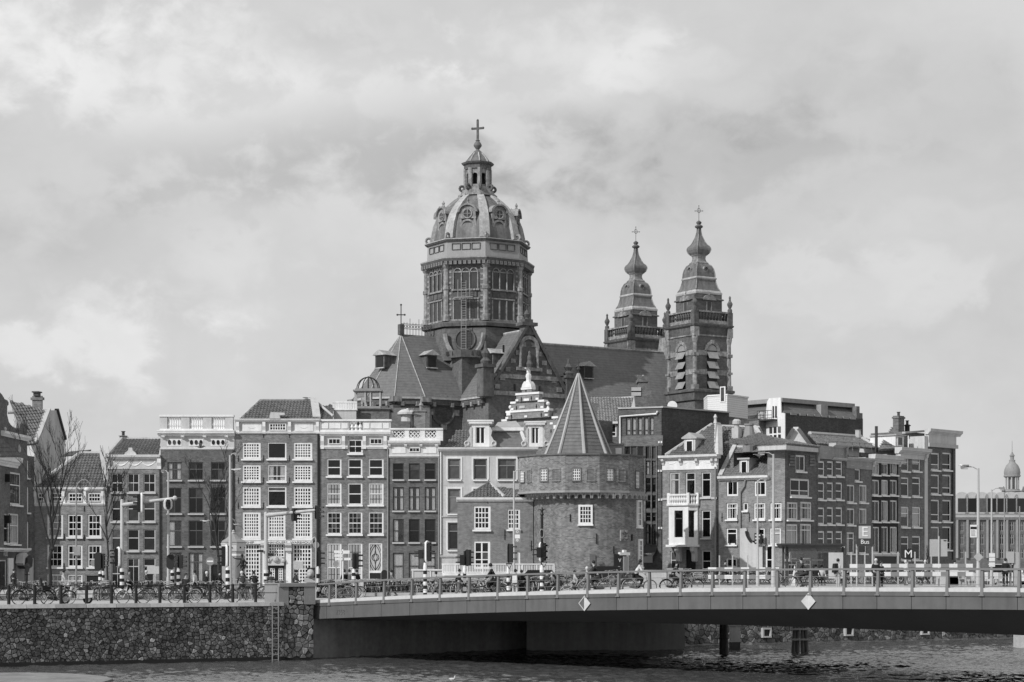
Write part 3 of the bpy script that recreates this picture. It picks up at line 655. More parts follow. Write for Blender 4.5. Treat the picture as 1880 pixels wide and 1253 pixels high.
# ---- G: house with panelled attic parapet
h = House('parapet_house', 'brick house with a solid white panelled parapet and white framed windows', 'house', 587, 180, 714, 180, 570)
C3 = [(88, 170), (203, 284), (317, 400)]
h.win(205, 348, 286, 427, cols=2, split=(.5,), fw=.14)
h.wins(C3, [(453, 552)], cols=1, split=(.5,), fw=.14); h.wins(C3[::2], [(588, 709)], cols=4, rows=2, split=(.5,), fw=.14, bar=.045, glass=M_FROST, bm=M_DARK); h.win(203, 588, 284, 709, cols=1, split=(.5,), fw=.14); h.wins(C3, [(746, 870)], cols=3, rows=2, split=(.5,), fw=.14, bar=.02)
h.wins(C3[:2], [(917, 1165)], cols=4, rows=3, split=(.45,), fw=.14, bar=.04, glass=M_FROST, bm=M_DARK)
a = h.P(317, 1190); b = h.P(393, 917); h.op.append((a.x, b.x, a.z, b.z))
h.shell(402, B_MD, 9)
w = b.x - a.x; ht = b.z - a.z; m0 = h.P(317, 1075).z - a.z
mb = MB(); mb.box(0, .05, 0, .12, .15, ht); mb.box(w - .12, .05, 0, w, .15, ht); mb.box(.12, .05, ht - .12, w - .12, .15, ht); mb.box(.12, .05, m0 - .1, w - .12, .15, m0 + .1)
o = mb.build('door_frame', M_WHITE, h.root, loc=(a.x, 0, a.z)); mb = MB(); mb.box(.12, .12, 0, w - .12, .16, m0 - .1); mb.build('door', M_BLACK, o)
mb = MB(); mb.box(.12, .12, m0 + .1, w - .12, .13, ht - .12); mb.build('fanlight_pane', M_STONE, o)
mb = MB(); zc = (m0 + ht) / 2; hh = (ht - m0) / 2 - .15; mb.torus((w / 2, .1, zc), .32, .03, 'y', 14, 4)
for sx in (-1, 1):
    for k, (x0, z0, x1, z1, bu) in enumerate(((0, 1, 1, 0, .2), (0, -1, 1, 0, .2), (.4, 1, 1, .45, .1), (.4, -1, 1, -.45, .1), (.35, 0, .0, 1, -.15), (.35, 0, .0, -1, -.15))):
        pts = [(w / 2 + sx * (x0 + (x1 - x0) * t / 6 + bu * sin(pi * t / 6)) * (w / 2 - .13), .1, zc + (z0 + (z1 - z0) * t / 6) * hh) for t in range(7)]
        mb.tube([(min(max(p_[0], .12), w - .12), p_[1], p_[2]) for p_ in pts], .025, 4)
mb.build('fanlight_tracery', M_BLACK, o)
mb = MB(); p = h.P(405, 1100); mb.prism_y([(-.3, -1), (.3, -1), (.3, .3)] + [(.3 * cos(pi * t / 8), .3 + .3 * sin(pi * t / 8)) for t in range(1, 8)] + [(-.3, .3)], -.05, 0); mb.build('wall_niche', M_BLACK, h.root, loc=(p.x, 0, p.z))
mb = MB(); a2 = h.P(0, 402); b2 = h.P(0, 332)
us = [(0.02, h.P(205, 0).x), (h.P(286, 0).x, h.w - .02)]
for u0, u1 in us: mb = MB(); mb.box(u0, -.06, a2.z, u1, .3, b2.z); mb.build('frieze', M_CREAM, h.root)
for x0, x1 in ((98, 166), (326, 394)): h.win(x0, 346, x1, 376, cols=3, rows=1, split=(), fw=.07, sill=False, proud=True)
h.cornice(52, 308, 440, 332, .5, M_WHITE); h.pipe(424, 402, 1150, M_GREYSTONE, .06);  h.brackets([66, 182, 296, 410], 332, 402, M_WHITE, .3, .35); 
for x0, x1 in ((55, 205), (286, 430)): h.cornice(x0, 384, x1, 402, .15, M_WHITE, 'string_course')
h.band(55, 240, 445, 250, .25, M_WHITE, 'parapet_coping', .5); h.band(55, 300, 440, 310, .2, M_WHITE, 'parapet_plinth', .5)
h.band(55, 250, 214, 300, .12, M_CREAM, 'parapet', .4); h.band(286, 250, 440, 300, .12, M_CREAM, 'parapet', .4)
for x0, x1 in ((105, 165), (172, 205), (62, 98), (332, 392), (292, 324), (398, 430)): h.band(x0, 260, x1, 290, .17, M_WHITE, 'parapet_panel')
h.balusters(216, 284, 250, 300, 3, M_WHITE, .2)
# roof structures behind the parapet
mb = MB(); q0 = h.P(127, 240, 3); q1 = h.P(250, 190, 3); mb.box(q0.x, 3, q0.z - .5, q1.x, 5, q1.z); o = mb.build('roof_terrace', M_CREAM, h.root)
mb = MB(); q2 = h.P(127, 150, 3); mb.box(q0.x - .1, 2.9, q1.z, q1.x + .1, 5.1, q1.z + .15); mb.box(q0.x - .1, 2.9, q2.z, q1.x + .1, 3.05, q2.z + .15)
n = 9
for k in range(n + 1):
    u = q0.x + (q1.x - q0.x) * k / n; mb.box(u - .1, 2.93, q1.z + .15, u + .1, 3.03, q2.z)
mb.build('terrace_railing', M_WHITE, o)
mb = MB(); q0 = h.P(252, 245, 4); q1 = h.P(430, 185, 4); mb.box(q0.x, 4, q0.z - .5, q1.x, 8, q1.z); mb.box(q0.x, 3.8, q1.z, q1.x + .2, 8, q1.z + .12); mb.build('penthouse', B_SH, h.root)

# ---- H: dark house with lattice balustrade
h = House('lattice_house', 'dark brick house with a white lattice balustrade and plain dark windows', 'house', 714, 180, 806.5, 180, 570)
C3 = [(452, 511), (539, 598), (626, 686)]
h.wins(C3, [(480, 569), (610, 740)], cols=1, split=(.6,), fw=.09, fm=M_DARK, sillm=M_STONE, cur=(None, None, None, 'sides', 'sides', 'sides')); h.wins(C3, [(787, 913)], cols=1, split=(.5,), fw=.09, fm=M_DARK, sillm=M_STONE, cur=('one', None, None)); h.wins(C3, [(970, 1150)], cols=1, split=(.6,), fw=.09, fm=M_DARK, sillm=M_STONE, cur=('full',))
h.shell(447, B_DK, 9)
mb = MB(); a2 = h.P(0, 447); b2 = h.P(0, 378); mb.box(.02, -.06, a2.z, h.w - .02, .3, b2.z); mb.build('frieze', M_CREAM, h.root)
h.win(540, 393, 600, 420, cols=3, rows=1, split=(), fw=.08, sill=False, proud=True)
for x0, x1 in ((448, 522), (618, 690)): h.band(x0, 392, x1, 425, .1, M_WHITE, 'frieze_panel')
h.cornice(424, 357, 712, 379, .5, M_WHITE); h.pipe(703, 449, 1100, M_GREYSTONE, .07);  h.brackets([432, 522, 606, 690], 378, 392, M_WHITE, .25, .4); h.cornice(430, 435, 706, 449, .18, M_WHITE, 'string_course')
h.band(432, 288, 726, 297, .2, M_WHITE, 'balustrade_rail', .4); h.band(432, 340, 726, 357, .2, M_WHITE, 'balustrade_plinth', .4)
for x0, x1 in ((434, 451), (515, 540), (600, 627), (688, 726)): h.band(x0, 297, x1, 340, .1, M_WHITE, 'balustrade_pier', .3)
for k, (x0, x1) in enumerate(((451, 515), (540, 600), (627, 688))):
    a = h.P(x0, 340); b = h.P(x1, 297); mb = MB(); n = 3; w = b.x - a.x; ht = b.z - a.z
    for i in range(n):
        for sg in (0, 1):
            u0, u1 = a.x + w * i / n, a.x + w * (i + 1) / n
            for j in range(2):
                z0, z1 = a.z + ht * j / 2, a.z + ht * (j + 1) / 2
                mb.beam((u0, .0 + .02 * sg, z0 if sg else z1), (u1, .0 + .02 * sg, z1 if sg else z0), .06, .07)
    mb.build('lattice_panel', M_WHITE, h.root)
mb = MB(); q0 = h.P(568, 290, 3.5); q1 = h.P(630, 197, 3.5); mb.box(q0.x, 3.5, q0.z - .4, q1.x, 5, q1.z); mb.box(q0.x - .1, 3.4, q1.z, q1.x + .1, 5.1, q1.z + .12); o = mb.build('chimney_stack', B_LT, h.root)
p = h.P(605, 195, 4); mb = MB(); mb.lathe([(.12, 0), (.15, .5), (.25, .55), (.05, .9), (.03, 1.6)], 8, p.x, 4.2); mb.build('chimney_pot', M_MID, o, loc=(0, 0, p.z))
mb = MB(); q0 = h.P(510, 285, 4); q1 = h.P(548, 215, 4); mb.lathe([(.6, q0.z), (.6, q1.z), (.95, q1.z + .05), (.95, q1.z + .25), (.6, q1.z + .5), (.15, q1.z + .6)], 12, (q0.x + q1.x) / 2, 4.5); mb.build('roof_vent', M_CREAM, h.root)
mb = MB(); q0 = h.P(440, 292, 3); q1 = h.P(545, 250, 3); mb.box(q0.x, 3, q0.z - .3, q1.x, 6, q1.z); mb.build('roof_box', B_SH, h.root)

# ---- I: white mansard building
h = House('white_building', 'white plastered building with a dark mansard and ornate scrolled dormers', 'house', 806.5, 180.05, 985, 180.05, 800)
C3 = [(66, 136), (206, 282), (340, 440)]
for r in ((455, 570), (620, 757), (805, 955)): h.wins(C3[:2], [r], cols=1, split=(.7,), fw=.12, fm=M_MID, glass=M_PALEGLASS, sillm=M_WHITE)
h.wins(C3[2:], [(455, 570)], cols=2, split=(.7,), fw=.12, fm=M_MID, glass=M_PALEGLASS, sillm=M_WHITE)
h.shell(412, M_CREAM, 9)
for r in ((455, 570), (620, 757), (805, 955)):
    for x0, x1 in C3[:2] + (C3[2:] if r[0] == 455 else []):
        a = h.P(x0, r[1]); b = h.P(x1, r[0]); mb = MB(); t = .16
        mb.box(a.x - t, -.06, a.z, a.x, .0, b.z + t); mb.box(b.x, -.06, a.z, b.x + t, .0, b.z + t); mb.box(a.x, -.06, b.z, b.x, 0, b.z + t); mb.build('window_surround', M_WHITE, h.root)
h.cornice(12, 395, 560, 415, .6, M_WHITE); h.cornice(20, 770, 340, 780, .12, M_CREAM, 'string_course'); h.cornice(20, 985, 340, 1000, .15, M_CREAM, 'string_course')
for y in (440, 600, 650, 700, 840, 880, 920): h.band(24, y, 62, y + 1.5, .015, M_CREAM, 'rustication')
h.pipe(28, 415, 980, M_WHITE, .07)
mb = MB(); c = [h.P(318, 393, .6), h.P(500, 393, .6), h.P(470, 295, 2.2), h.P(318, 295, 2.2)]; mb.hull(c, [q + Vector((0, 3, 0)) for q in c]); mb.build('mansard', M_SLATE, h.root)
mb = MB(); c2 = [h.P(310, 297, 2.0), h.P(480, 297, 2.0), h.P(440, 248, 5), h.P(340, 255, 5)]; mb.hull([q - Vector((0, 0, .2)) for q in c2], c2); mb.build('flat_roof', M_LEAD, h.root); h.beam(h.P(308, 293, 1.9), h.P(482, 293, 1.9), .3, .3, M_WHITE, 'mansard_cornice'); h.beam(h.P(465, 300, 2), h.P(500, 395, .5), .2, .25, M_WHITE, 'hip_roll')
rp = [h.P(50, 393, .6), h.P(172, 393, .6), h.P(172, 300, 3.6), h.P(120, 300, 3.6)]; h.roof(rp)
def dormer_ornate(x0, x1, y0, y1, wx0, wx1, wy0):
    a = h.P(x0, y1, .3); b = h.P(x1, y0, .3); mb = MB(); w = b.x - a.x; ht = b.z - a.z
    wa = h.P(wx0, y1, .3).x - a.x; wb = h.P(wx1, y1, .3).x - a.x; wt = h.P(wx0, wy0, .3).z - a.z
    mb.box(w * .2, .3, 0, wa, 3, ht * .86); mb.box(wb, .3, 0, w * .8, 3, ht * .86); mb.box(wa, .3, wt, wb, 3, ht * .86); mb.box(wa, .3, 0, wb, .5, .35)
    mb.box(w * .1, .1, ht * .86, w * .9, 3.2, ht * .94); mb.box(w * .05, .05, ht * .94, w * .95, 3.3, ht)
    o = mb.build('dormer', M_WHITE, h.root, loc=(a.x, 0, a.z))
    sc = MB()
    for sx in (-1, 1):
        cx = w * (.5 + sx * .3); pr = [(cx, 0), (cx + sx * w * .24, 0), (cx + sx * w * .24, ht * .12), (cx + sx * w * .17, ht * .22), (cx + sx * w * .06, ht * .42), (cx + sx * w * .1, ht * .6), (cx + sx * w * .05, ht * .72), (cx, ht * .74)]
        sc.prism_y(pr if sx > 0 else pr[::-1], .2, .75); sc.torus((cx + sx * w * .16, .15, ht * .12), .2, .08, 'y', 10, 4)
    sc.build('dormer_scrolls', M_CREAM, o)
    f = MB(); f.box(wa, .4, .35, wa + .1, .5, wt); f.box(wb - .1, .4, .35, wb, .5, wt); f.box((wa + wb) / 2 - .06, .4, .35, (wa + wb) / 2 + .06, .5, wt); f.build('dormer_frame', M_WHITE, o)
    g = MB(); g.box(wa, .46, .35, wb, .47, wt); g.build('pane', M_GLASS, o)
dormer_ornate(165, 325, 243, 390, 218, 270, 283); dormer_ornate(478, 612, 250, 390, 524, 566, 285)

# ---- J: stepped gable house behind
h = House('stepped_gable_house', 'brick stepped gable with white bands and stone balls behind the white building', 'house', 925, 196, 1040, 191, 800)
def P3(x, y): return h.P((920 + x / 8.95 - 800) * 2.984, (660 + y / 8.95 - 690) * 2.984)
steps = [(340, 500, 470, 560), (250, 625, 560, 700), (165, 705, 700, 850), (90, 790, 850, 990), (20, 935, 990, 1320)]
mb = MB()
for x0, x1, y0, y1 in steps:
    a = P3(x0, y1); b = P3(x1, y0); mb.box(a.x, 0, a.z if y1 < 1300 else 0, b.x, .5, b.z)
mb.build('gable_wall', B_LT, h.root)
a = P3(20, 990); b = P3(935, 990); mb = MB(); mb.box(a.x, .5, 0, b.x, 9, a.z); mb.build('wall', B_LT, h.root)
for k, (x0, x1, y0, y1) in enumerate(steps):
    a = P3(x0 - 8, y0); b = P3(x1 + 8, y0); mb = MB(); full = k in (1, 3)
    if full or k == 0: mb.box(a.x, -.08, a.z - .21, b.x, .58, a.z)
    else:
        for u0, u1 in ((a.x, a.x + .7), (b.x - .8, b.x)): mb.box(u0, -.08, a.z - .21, u1, .58, a.z)
    mb.build('stone_band', M_WHITE, h.root)
for x, y in ((265, 675), (185, 820), (100, 965), (595, 650), (675, 785), (745, 915), (830, 1055), (410, 940)):
    q = P3(x, y); mb = MB(); mb.box(q.x - .18, -.06, q.z - .1, q.x + .18, .0, q.z + .1); mb.build('stone_block', M_WHITE, h.root)
for x, y in ((420, 665), (350, 785)):
    q = P3(x, y); mb = MB(); mb.box(q.x - .35, -.07, q.z - .12, q.x + .35, 0, q.z + .12); mb.build('stone_block', M_WHITE if y < 700 else M_STONE, h.root)
for x, y in ((130, 785), (745, 725), (905, 1000)):
    q = P3(x, y + 100); mb = MB(); r = P3(x, y).z - q.z; mb.box(q.x - .26, -.1, q.z - .25, q.x + .26, .55, q.z + .1); mb.lathe([(.2, q.z + .1), (.08, q.z + r * .5), (.1, q.z + r * .6)], 8, q.x, .25); mb.ball((q.x, .25, q.z + r), .2, 12, 7); mb.build('ball_finial', M_WHITE, h.root, True)
q = P3(425, 430); mb = MB(); mb.prism_y([(-.62, -.2), (.62, -.2), (.55, .1), (.3, .4), (-.3, .4), (-.5, .15)], -.1, .6); mb.lathe([(.27, .4), (.22, .65), (.3, .9), (.25, 1.15), (.16, 1.2), (.2, 1.35), (.18, 1.5), (.08, 1.6)], 8, 0, .25); mb.build('gable_top', M_WHITE, h.root, True, loc=(q.x, 0, q.z))
for x, y in ((410, 510), (335, 655), (500, 640), (255, 800), (582, 775), (175, 945), (662, 910), (740, 1045), (822, 1180)):
    q = P3(x, y); mb = MB(); mb.box(q.x - .03, -.06, q.z - .2, q.x + .03, 0, q.z + .2); mb.box(q.x - .07, -.06, q.z - .03, q.x + .07, 0, q.z + .03); mb.build('wall_anchor', M_BLACK, h.root)
h.roof([P3(560, 880) + Vector((.5, .5, 0)), P3(1000, 880) + Vector((3.5, .5, -1)), P3(920, 715) + Vector((.5, 6, .2)), P3(790, 610) + Vector((.2, 6, .1))], th=.1)

# ---- K: annex with hip roof beside the tower
h = House('annex_house', 'small plain brick annex with hipped tile roof joined to the round tower', 'house', 839.5, 171.3, 979, 171.3, 800)
h.win(205, 711, 300, 845, cols=4, rows=1, split=(.25, .5, .75), fw=.2, bar=.07); h.win(392, 730, 461, 843, cols=4, rows=1, split=(.25, .5, .75), fw=.15, bar=.06); h.win(205, 905, 299, 1060, cols=2, rows=1, split=(.3, .62), fw=.2, bar=.12, sill=False); h.win(445, 965, 462, 1100, cols=1, split=(), fw=.15, glass=M_PALEGLASS, sill=False); h.win(540, 930, 578, 1060, cols=2, split=(.3, .6), fw=.15, sill=False)
h.shell(690, brickm('plain_grey_brick', 0.16, 0.2, 0.15), 8)
h.cornice(113, 668, 535, 690, .3, M_WHITE)
rp = [h.P(155, 667), h.P(440, 667), h.P(390, 600, 2.2), h.P(297, 588, 2.4)]
h.roof([h.P(158, 667, -.2), h.P(375, 667, -.2), h.P(297, 588, 2.6)]); h.roof([h.P(375, 667, -.2), h.P(535, 667, 1.2), h.P(425, 618, 3.4), h.P(297, 588, 2.6)]); h.strip([h.P(297, 588, 2.6), h.P(375, 664, -.2)], .16, M_STONE, 'hip_cap'); h.strip([h.P(297, 586, 2.6), h.P(158, 667, -.2)], .14, M_TILE)
h.anchors([(378, 900), (523, 960), (285, 690 + 10)], .9)
# ------------------------------------------------------------------ L: the round tower
TX, TY = X_(1067, 172), 172.0; TG = gz(TX)
T = thing('round_tower', 'squat round brick tower with a slate cone roof and arched corbel ring', 'tower', (TX, TY, TG))
def tz(zy, Y): return Z_(690 + zy / 2.984, Y) - TG
RU = 5.64; LX = X_(1080, 172) - TX; RL = 4.86
ztop, zring, zcor = tz(433, 166.4), tz(628, 166.4), tz(672, 167)
poly12 = lambda r, k=12, ph=None: [(r * sin(R(-46 + 30 * i)), -r * cos(R(-46 + 30 * i))) for i in range(k)]
def ring(r0, r1, z0, z1):
    mb = MB(); a, b = poly12(r1), poly12(r0); n = 12; mb.add([(x, y, z0) for x, y in a] + [(x, y, z1) for x, y in a] + [(x, y, z0) for x, y in b] + [(x, y, z1) for x, y in b],
        [(i, (i + 1) % n, n + (i + 1) % n, n + i) for i in range(n)] + [(2 * n + i, 3 * n + i, 3 * n + (i + 1) % n, 2 * n + (i + 1) % n) for i in range(n)] + [(n + i, n + (i + 1) % n, 3 * n + (i + 1) % n, 3 * n + i) for i in range(n)] + [(i, 2 * n + i, 2 * n + (i + 1) % n, (i + 1) % n) for i in range(n)])
    return mb
B_TW2 = brickm('tower_parapet_brick', 0.155, 0.3, 0.42, 0.25, cyl=5.6, mc=1.8, w=.26, h=.095)
ring(RU - .5, RU, zring, ztop).build('parapet', B_TW2, T)
ring(RU - .6, RU + .14, ztop, ztop + .12).build('parapet_coping', M_DARKSTONE, T)
ring(RU - 1.0, RU + .1, zring - .18, zring).build('string_course', M_GREYSTONE, T)
mb = MB(); mb.lathe([(RL, -.8), (RL, zring - .2), (RL - .3, zring - .19)], 48, LX, .2); mb.build('wall', B_TW, T, True)
mb = MB(); mb.lathe([(RL + .12, -.8), (RL + .1, 1.0), (RL + .0, 1.1)], 48, LX, .2); mb.build('plinth', B_TW, T, True)
# corbel arches between the wall and the ring
me = MB()
for t in range(9): pass
aw = .62; hh = zring - .18 - zcor
prof = [(-aw / 2, hh), (-aw / 2, 0), (-aw * .36, 0)] + [(-aw * .36 * cos(pi * t / 6), .28 * hh + .42 * hh * sin(pi * t / 6)) for t in range(7)] + [(aw * .36, 0), (aw / 2, 0), (aw / 2, hh)]
me.prism_y(prof, -.42, .25); me = me.mesh('corbel_arch', M_GREYSTONE)
for i in range(40):
    a = R(-100 + i * 7.1)
    if a > R(140): break
    x, y = LX * .7 + (RL + .12) * sin(a), .1 - (RL + .12) * cos(a); o = put('corbel_arch', me, T, (x, y, zcor)); o.rotation_euler = (0, 0, a)
# small parapet windows and blind openings on the ring's sides
def on_ring(zx, blind, zy0=512, zy1=574, w=.62):
    px = 800 + zx / 2.984; s_ = max(-.97, min(.97, (px - 1067) / 118.0)); a = math.asin(s_); k = round((math.degrees(a) + 46 - 15) / 30.0); fa = R(-46 + 15 + 30 * k)
    ap = RU * cos(R(15)); M_ = Matrix.Rotation(fa, 4, 'Z'); u = (RU * s_ - ap * sin(fa)) / max(.25, cos(fa)); z0, z1 = tz(zy1, 166.8), tz(zy0, 166.8)
    M_ = M_ @ Matrix.Translation((u, -ap, z0)); h_ = z1 - z0
    fr = MB(); fr.M = M_; t = .1
    fr.box(-w / 2 - t, -.1, -t, w / 2 + t, .05, 0); fr.box(-w / 2 - t, -.06, h_, w / 2 + t, .05, h_ + t * 1.3); fr.box(-w / 2 - t, -.06, 0, -w / 2, .05, h_); fr.box(w / 2, -.06, 0, w / 2 + t, .05, h_)
    o = fr.build('blind_window' if blind else 'window', M_DARKSTONE if not blind else B_TW2, T)
    g = MB(); g.M = M_; g.box(-w / 2, -.02, 0, w / 2, .02, h_); g.build('recess' if blind else 'pane', B_SH if blind else M_GLASS, o)
    if not blind:
        b = MB(); b.M = M_
        for q in range(5): b.box(-w / 2 + w * q / 4 - .03, -.05, 0, -w / 2 + w * q / 4 + .03, -.021, h_)
        for q in range(5): b.box(-w / 2, -.045, h_ * q / 4 - .03, w / 2, -.022, h_ * q / 4 + .03)
        b.build('glazing_bars', M_WHITE, o)
for zx, bl in ((476, 0), (512, 1), (590, 0), (652, 1), (760, 0), (836, 1), (937, 0), (1002, 1)): on_ring(zx, bl)
on_ring(1092, 0, 520, 610); on_ring(1118, 1, 520, 600)
def on_wall(zx0, zy0, zx1, zy1, kind):
    px = 800 + (zx0 + zx1) / 2 / 2.984; s_ = (px - 1080) / (RL * 3600 / 168.); a = math.asin(max(-.97, min(.97, s_)))
    Yc = 172.2 - RL * cos(a); z0, z1 = tz(zy1, Yc), tz(zy0, Yc); w = (zx1 - zx0) / 2.984 * Yc / 3600 / max(.3, cos(a))
    return Matrix.Translation((LX, .2, 0)) @ Matrix.Rotation(a, 4, 'Z') @ Matrix.Translation((0, -RL, z0)), w, z1 - z0
def tower_window(zx0, zy0, zx1, zy1, cols, rows, gl=None):
    M_, w, h_ = on_wall(zx0, zy0, zx1, zy1, 0); fw = .17; f = MB(); f.M = M_
    f.box(-w / 2, -.12, 0, w / 2, .3, fw); f.box(-w / 2, -.1, h_ - fw, w / 2, .3, h_); f.box(-w / 2, -.1, fw, -w / 2 + fw, .3, h_ - fw); f.box(w / 2 - fw, -.1, fw, w / 2, .3, h_ - fw); f.box(-w / 2 - .06, -.18, -.12, w / 2 + .06, .2, 0)
    o = f.build('window', M_WHITE, T); g = MB(); g.M = M_; g.box(-w / 2 + fw, -.01, fw, w / 2 - fw, .0, h_ - fw); g.build('pane', gl or M_GLASS, o)
    b = MB(); b.M = M_
    for q in range(1, cols): u = -w / 2 + fw + (w - 2 * fw) * q / cols; b.box(u - .03, -.06, fw, u + .03, -.011, h_ - fw)
    for q in range(1, rows): z = fw + (h_ - 2 * fw) * q / rows; b.box(-w / 2 + fw, -.055, z - .03, w / 2 - fw, -.012, z + .03)
    b.build('glazing_bars', M_WHITE, o)
tower_window(770, 708, 848, 815, 4, 4); tower_window(1098, 682, 1126, 830, 2, 4, M_PALEGLASS); tower_window(1106, 895, 1131, 1048, 2, 5, M_PALEGLASS)
def wall_plate(zx0, zy0, zx1, zy1, m, name, t=.06):
    M_, w, h_ = on_wall(zx0, zy0, zx1, zy1, 0); b = MB(); b.M = M_; b.box(-w / 2, -t - .06, 0, w / 2, .1, h_); return b.build(name, m, T), M_, w, h_
o, M_, w, h_ = wall_plate(1000, 845, 1040, 905, M_GREYSTONE, 'relief_panel')
b = MB(); b.M = M_
for x, z, r in ((-.3, .3, .3), (.3, .35, .32), (-.25, 1.2, .3), (.3, 1.15, .28), (0, .75, .2)): b.ball((x * w, -.12, z * h_ / 1.5), r * w * .8, 8, 5)
b.build('carving', M_DARKSTONE, o)
wall_plate(832, 980, 862, 1036, M_DARKSTONE, 'stone_plaque'); wall_plate(880, 1019, 902, 1034, M_DARKSTONE, 'small_plaque')
for zx, zy0, zy1 in ((727, 760, 800), (868, 865, 920), (1067, 870, 905), (963, 935, 975)): wall_plate(zx - 2, zy0, zx + 2, zy1, M_BLACK, 'wall_anchor', .05)
M_, w, h_ = on_wall(990, 965, 1047, 1085, 0)
f = MB(); f.M = M_; f.box(-w / 2 + .1, -.16, 0, -w / 2 + .3, .2, h_ - .3); f.box(w / 2 - .3, -.16, 0, w / 2 - .1, .2, h_ - .3); f.box(-w / 2, -.25, h_ - .3, w / 2, .2, h_ - .05); f.box(-.15, -.25, h_ - .05, .15, .0, h_ + .15)
o = f.build('door_frame', M_WHITE, T); d = MB(); d.M = M_; d.box(-w / 2 + .3, -.08, 0, w / 2 - .3, .1, h_ - .3); d.build('doorway', M_ROOM, o); d = MB(); d.M = M_; d.box(w / 2 - .75, -.35, .1, w / 2 - .3, -.1, h_ - .4); d.build('door', M_MID, o)
M_, w, h_ = on_wall(961, 978, 1004, 1070, 0); d = MB(); d.M = M_; d.box(-w / 2, -.22, -.3, w / 2, -.12, h_); o = d.build('menu_board', M_BLACK, T)
t_ = text('V', 'board_lettering', .45, M_WHITE, o, M_ @ Vector((.15, -.23, h_ - .55))); t_.rotation_euler = (M_.to_euler()[0] + pi / 2, 0, M_.to_euler()[2])
b = MB(); b.M = M_; b.box(-.1, -.232, .35, w / 2 - .2, -.221, .4); b.build('board_marks', M_STONE, o)
# cone roof: eight slated sides with lead ribs
apex = tz(-12, 172); rb = 4.25; zb = ztop - .5 - 1.7 + .9
ph = R(-90 + 8)
mb = MB(); r_at = lambda z: (apex - z) * (59 * 172 / 3600) / (apex - tz(432, 172))
prof = [(r_at(ztop - 1.0) + .1, ztop - 1.0), (r_at(ztop + .6) + .03, ztop + .6), (r_at(ztop + 3), ztop + 3), (.04, apex)]
cx_ = X_(1062, 172) - TX
mb.lathe(prof, 8, cx_, 0, ph); 
co = mb.build('cone_roof', M_SLATE, T)
for k in range(8):
    a = ph + 2 * pi * k / 8; m2 = MB(); m2.tube([(cx_ + (r + .03) * cos(a), (r + .03) * sin(a), z) for r, z in prof], [.16, .15, .13, .06], 6); m2.build('lead_rib', M_LEAD, co)
n = 0; sl = MB()
for k in range(8):   # slate courses as raised lips
    a0, a1 = ph + 2 * pi * k / 8, ph + 2 * pi * (k + 1) / 8
    for j in range(22):
        z = ztop - .6 + j * .32; r = r_at(z) + .03
        if r < .25: break
        p, q = Vector((cx_ + r * cos(a0), r * sin(a0), z)), Vector((cx_ + r * cos(a1), r * sin(a1), z)); sl.beam(p, q, .03, .03)
sl.build('slate_courses', M_SLATE, co, kind='stuff')
mb = MB(); mb.tube([(cx_, 0, apex - .2), (cx_, 0, apex + 1.2)], .05, 6); mb.ball((cx_, 0, apex + .4), .16, 8, 5); mb.build('spike', M_DARK, co)
mb = MB(); mb.lathe([(RU - .55, ztop - .9), (RU - .55, ztop - .75)], 24); mb.build('parapet_walk', M_ZINC, T)
p = W(1160, 830, 172); mb = MB(); q0 = X_(1108, 174) - TX; q1 = X_(1145, 174) - TX; mb.box(q0, 2.5, ztop - .8, q1, 5.5, tz(378, 174)); mb.box(q0 - .1, 2.4, tz(378, 174), q1 + .1, 5.6, tz(370, 174)); o = mb.build('stair_head', M_GREYSTONE, T); mb = MB(); mb.box(q1 - .7, 2.44, ztop + .1, q1 - .15, 2.49, tz(395, 174)); mb.build('window', M_WHITE, o); 

# ---- M: tiled house behind the tower
h = House('tiled_house', 'house with a pale tiled roof and chimneys rising behind the round tower', 'house', 1080, 202, 1172, 202, 800)
h.wins([(912, 945), (950, 990)], [(262, 335)], cols=1, split=(.3,), fw=.12, sill=False)
h.shell(262, B_MD, 8); h.band(905, 252, 1000, 264, .25, M_WHITE, 'gutter')
h.roof([h.P(860, 255), h.P(1068, 255), h.P(1098, 120, 5), h.P(850, 138, 5)], M_TILE2); h.strip([h.P(850, 138, 5), h.P(1098, 120, 5)], .2, M_STONE); h.beam(h.P(1066, 258, -.1), h.P(1100, 120, 5), .5, .35, M_STONE, 'verge_coping')
mb = MB(); a = h.P(1095, 250, 2); b = h.P(1182, 72, 2); mb.box(a.x, 2, 0, b.x, 6, b.z); a2 = h.P(1113, 75, 2); b2 = h.P(1157, 8, 2); mb.box(a2.x, 2, b.z, b2.x, 4.5, b2.z); mb.box(a2.x - .15, 1.85, b2.z - .5, b2.x + .15, 4.65, b2.z - .2); mb.build('chimney_stack', B_SH, h.root)
for y in (75, 95):
    q = h.P(1098, y, 2); mb = MB(); mb.box(q.x - .5, 1.9, q.z - .3, q.x + .5, 2.0, q.z + .2); mb.build('stone_block', M_STONE, h.root)

# ---- N: big brick office block
h = House('office_block', 'flat roofed brick office block with tall window strips and a blank dark side wall', 'building', 1134, 191.5, 1214.6, 190, 800)
for x0, x1 in ((1042, 1068), (1074, 1098), (1106, 1130), (1140, 1164), (1171, 1196)): h.win(x0, 228, x1, 326, cols=1, split=(.25,), fw=.08, fm=M_DARK, curtain='full', glass=M_CLEAR, sill=False)
for x0, x1 in ((1034, 1066), (1070, 1100), (1105, 1138), (1142, 1170), (1174, 1204)):
    h.win(x0, 388, x1, 455, cols=1, split=(), fw=.08, fm=M_DARK, sill=False)
for r in ((465, 545), (560, 640), (655, 730), (750, 800), (815, 925)):
    for x0, x1 in ((1150, 1180), (1184, 1208)): h.win(x0, r[0], x1, r[1], cols=1, split=(.6,), fw=.08, fm=M_DARK, sill=False, **({'curtain': 'one', 'glass': M_CLEAR} if r[0] in (465, 815) else {}))
h.shell(178, brickm('office_brick', 0.09), 1)
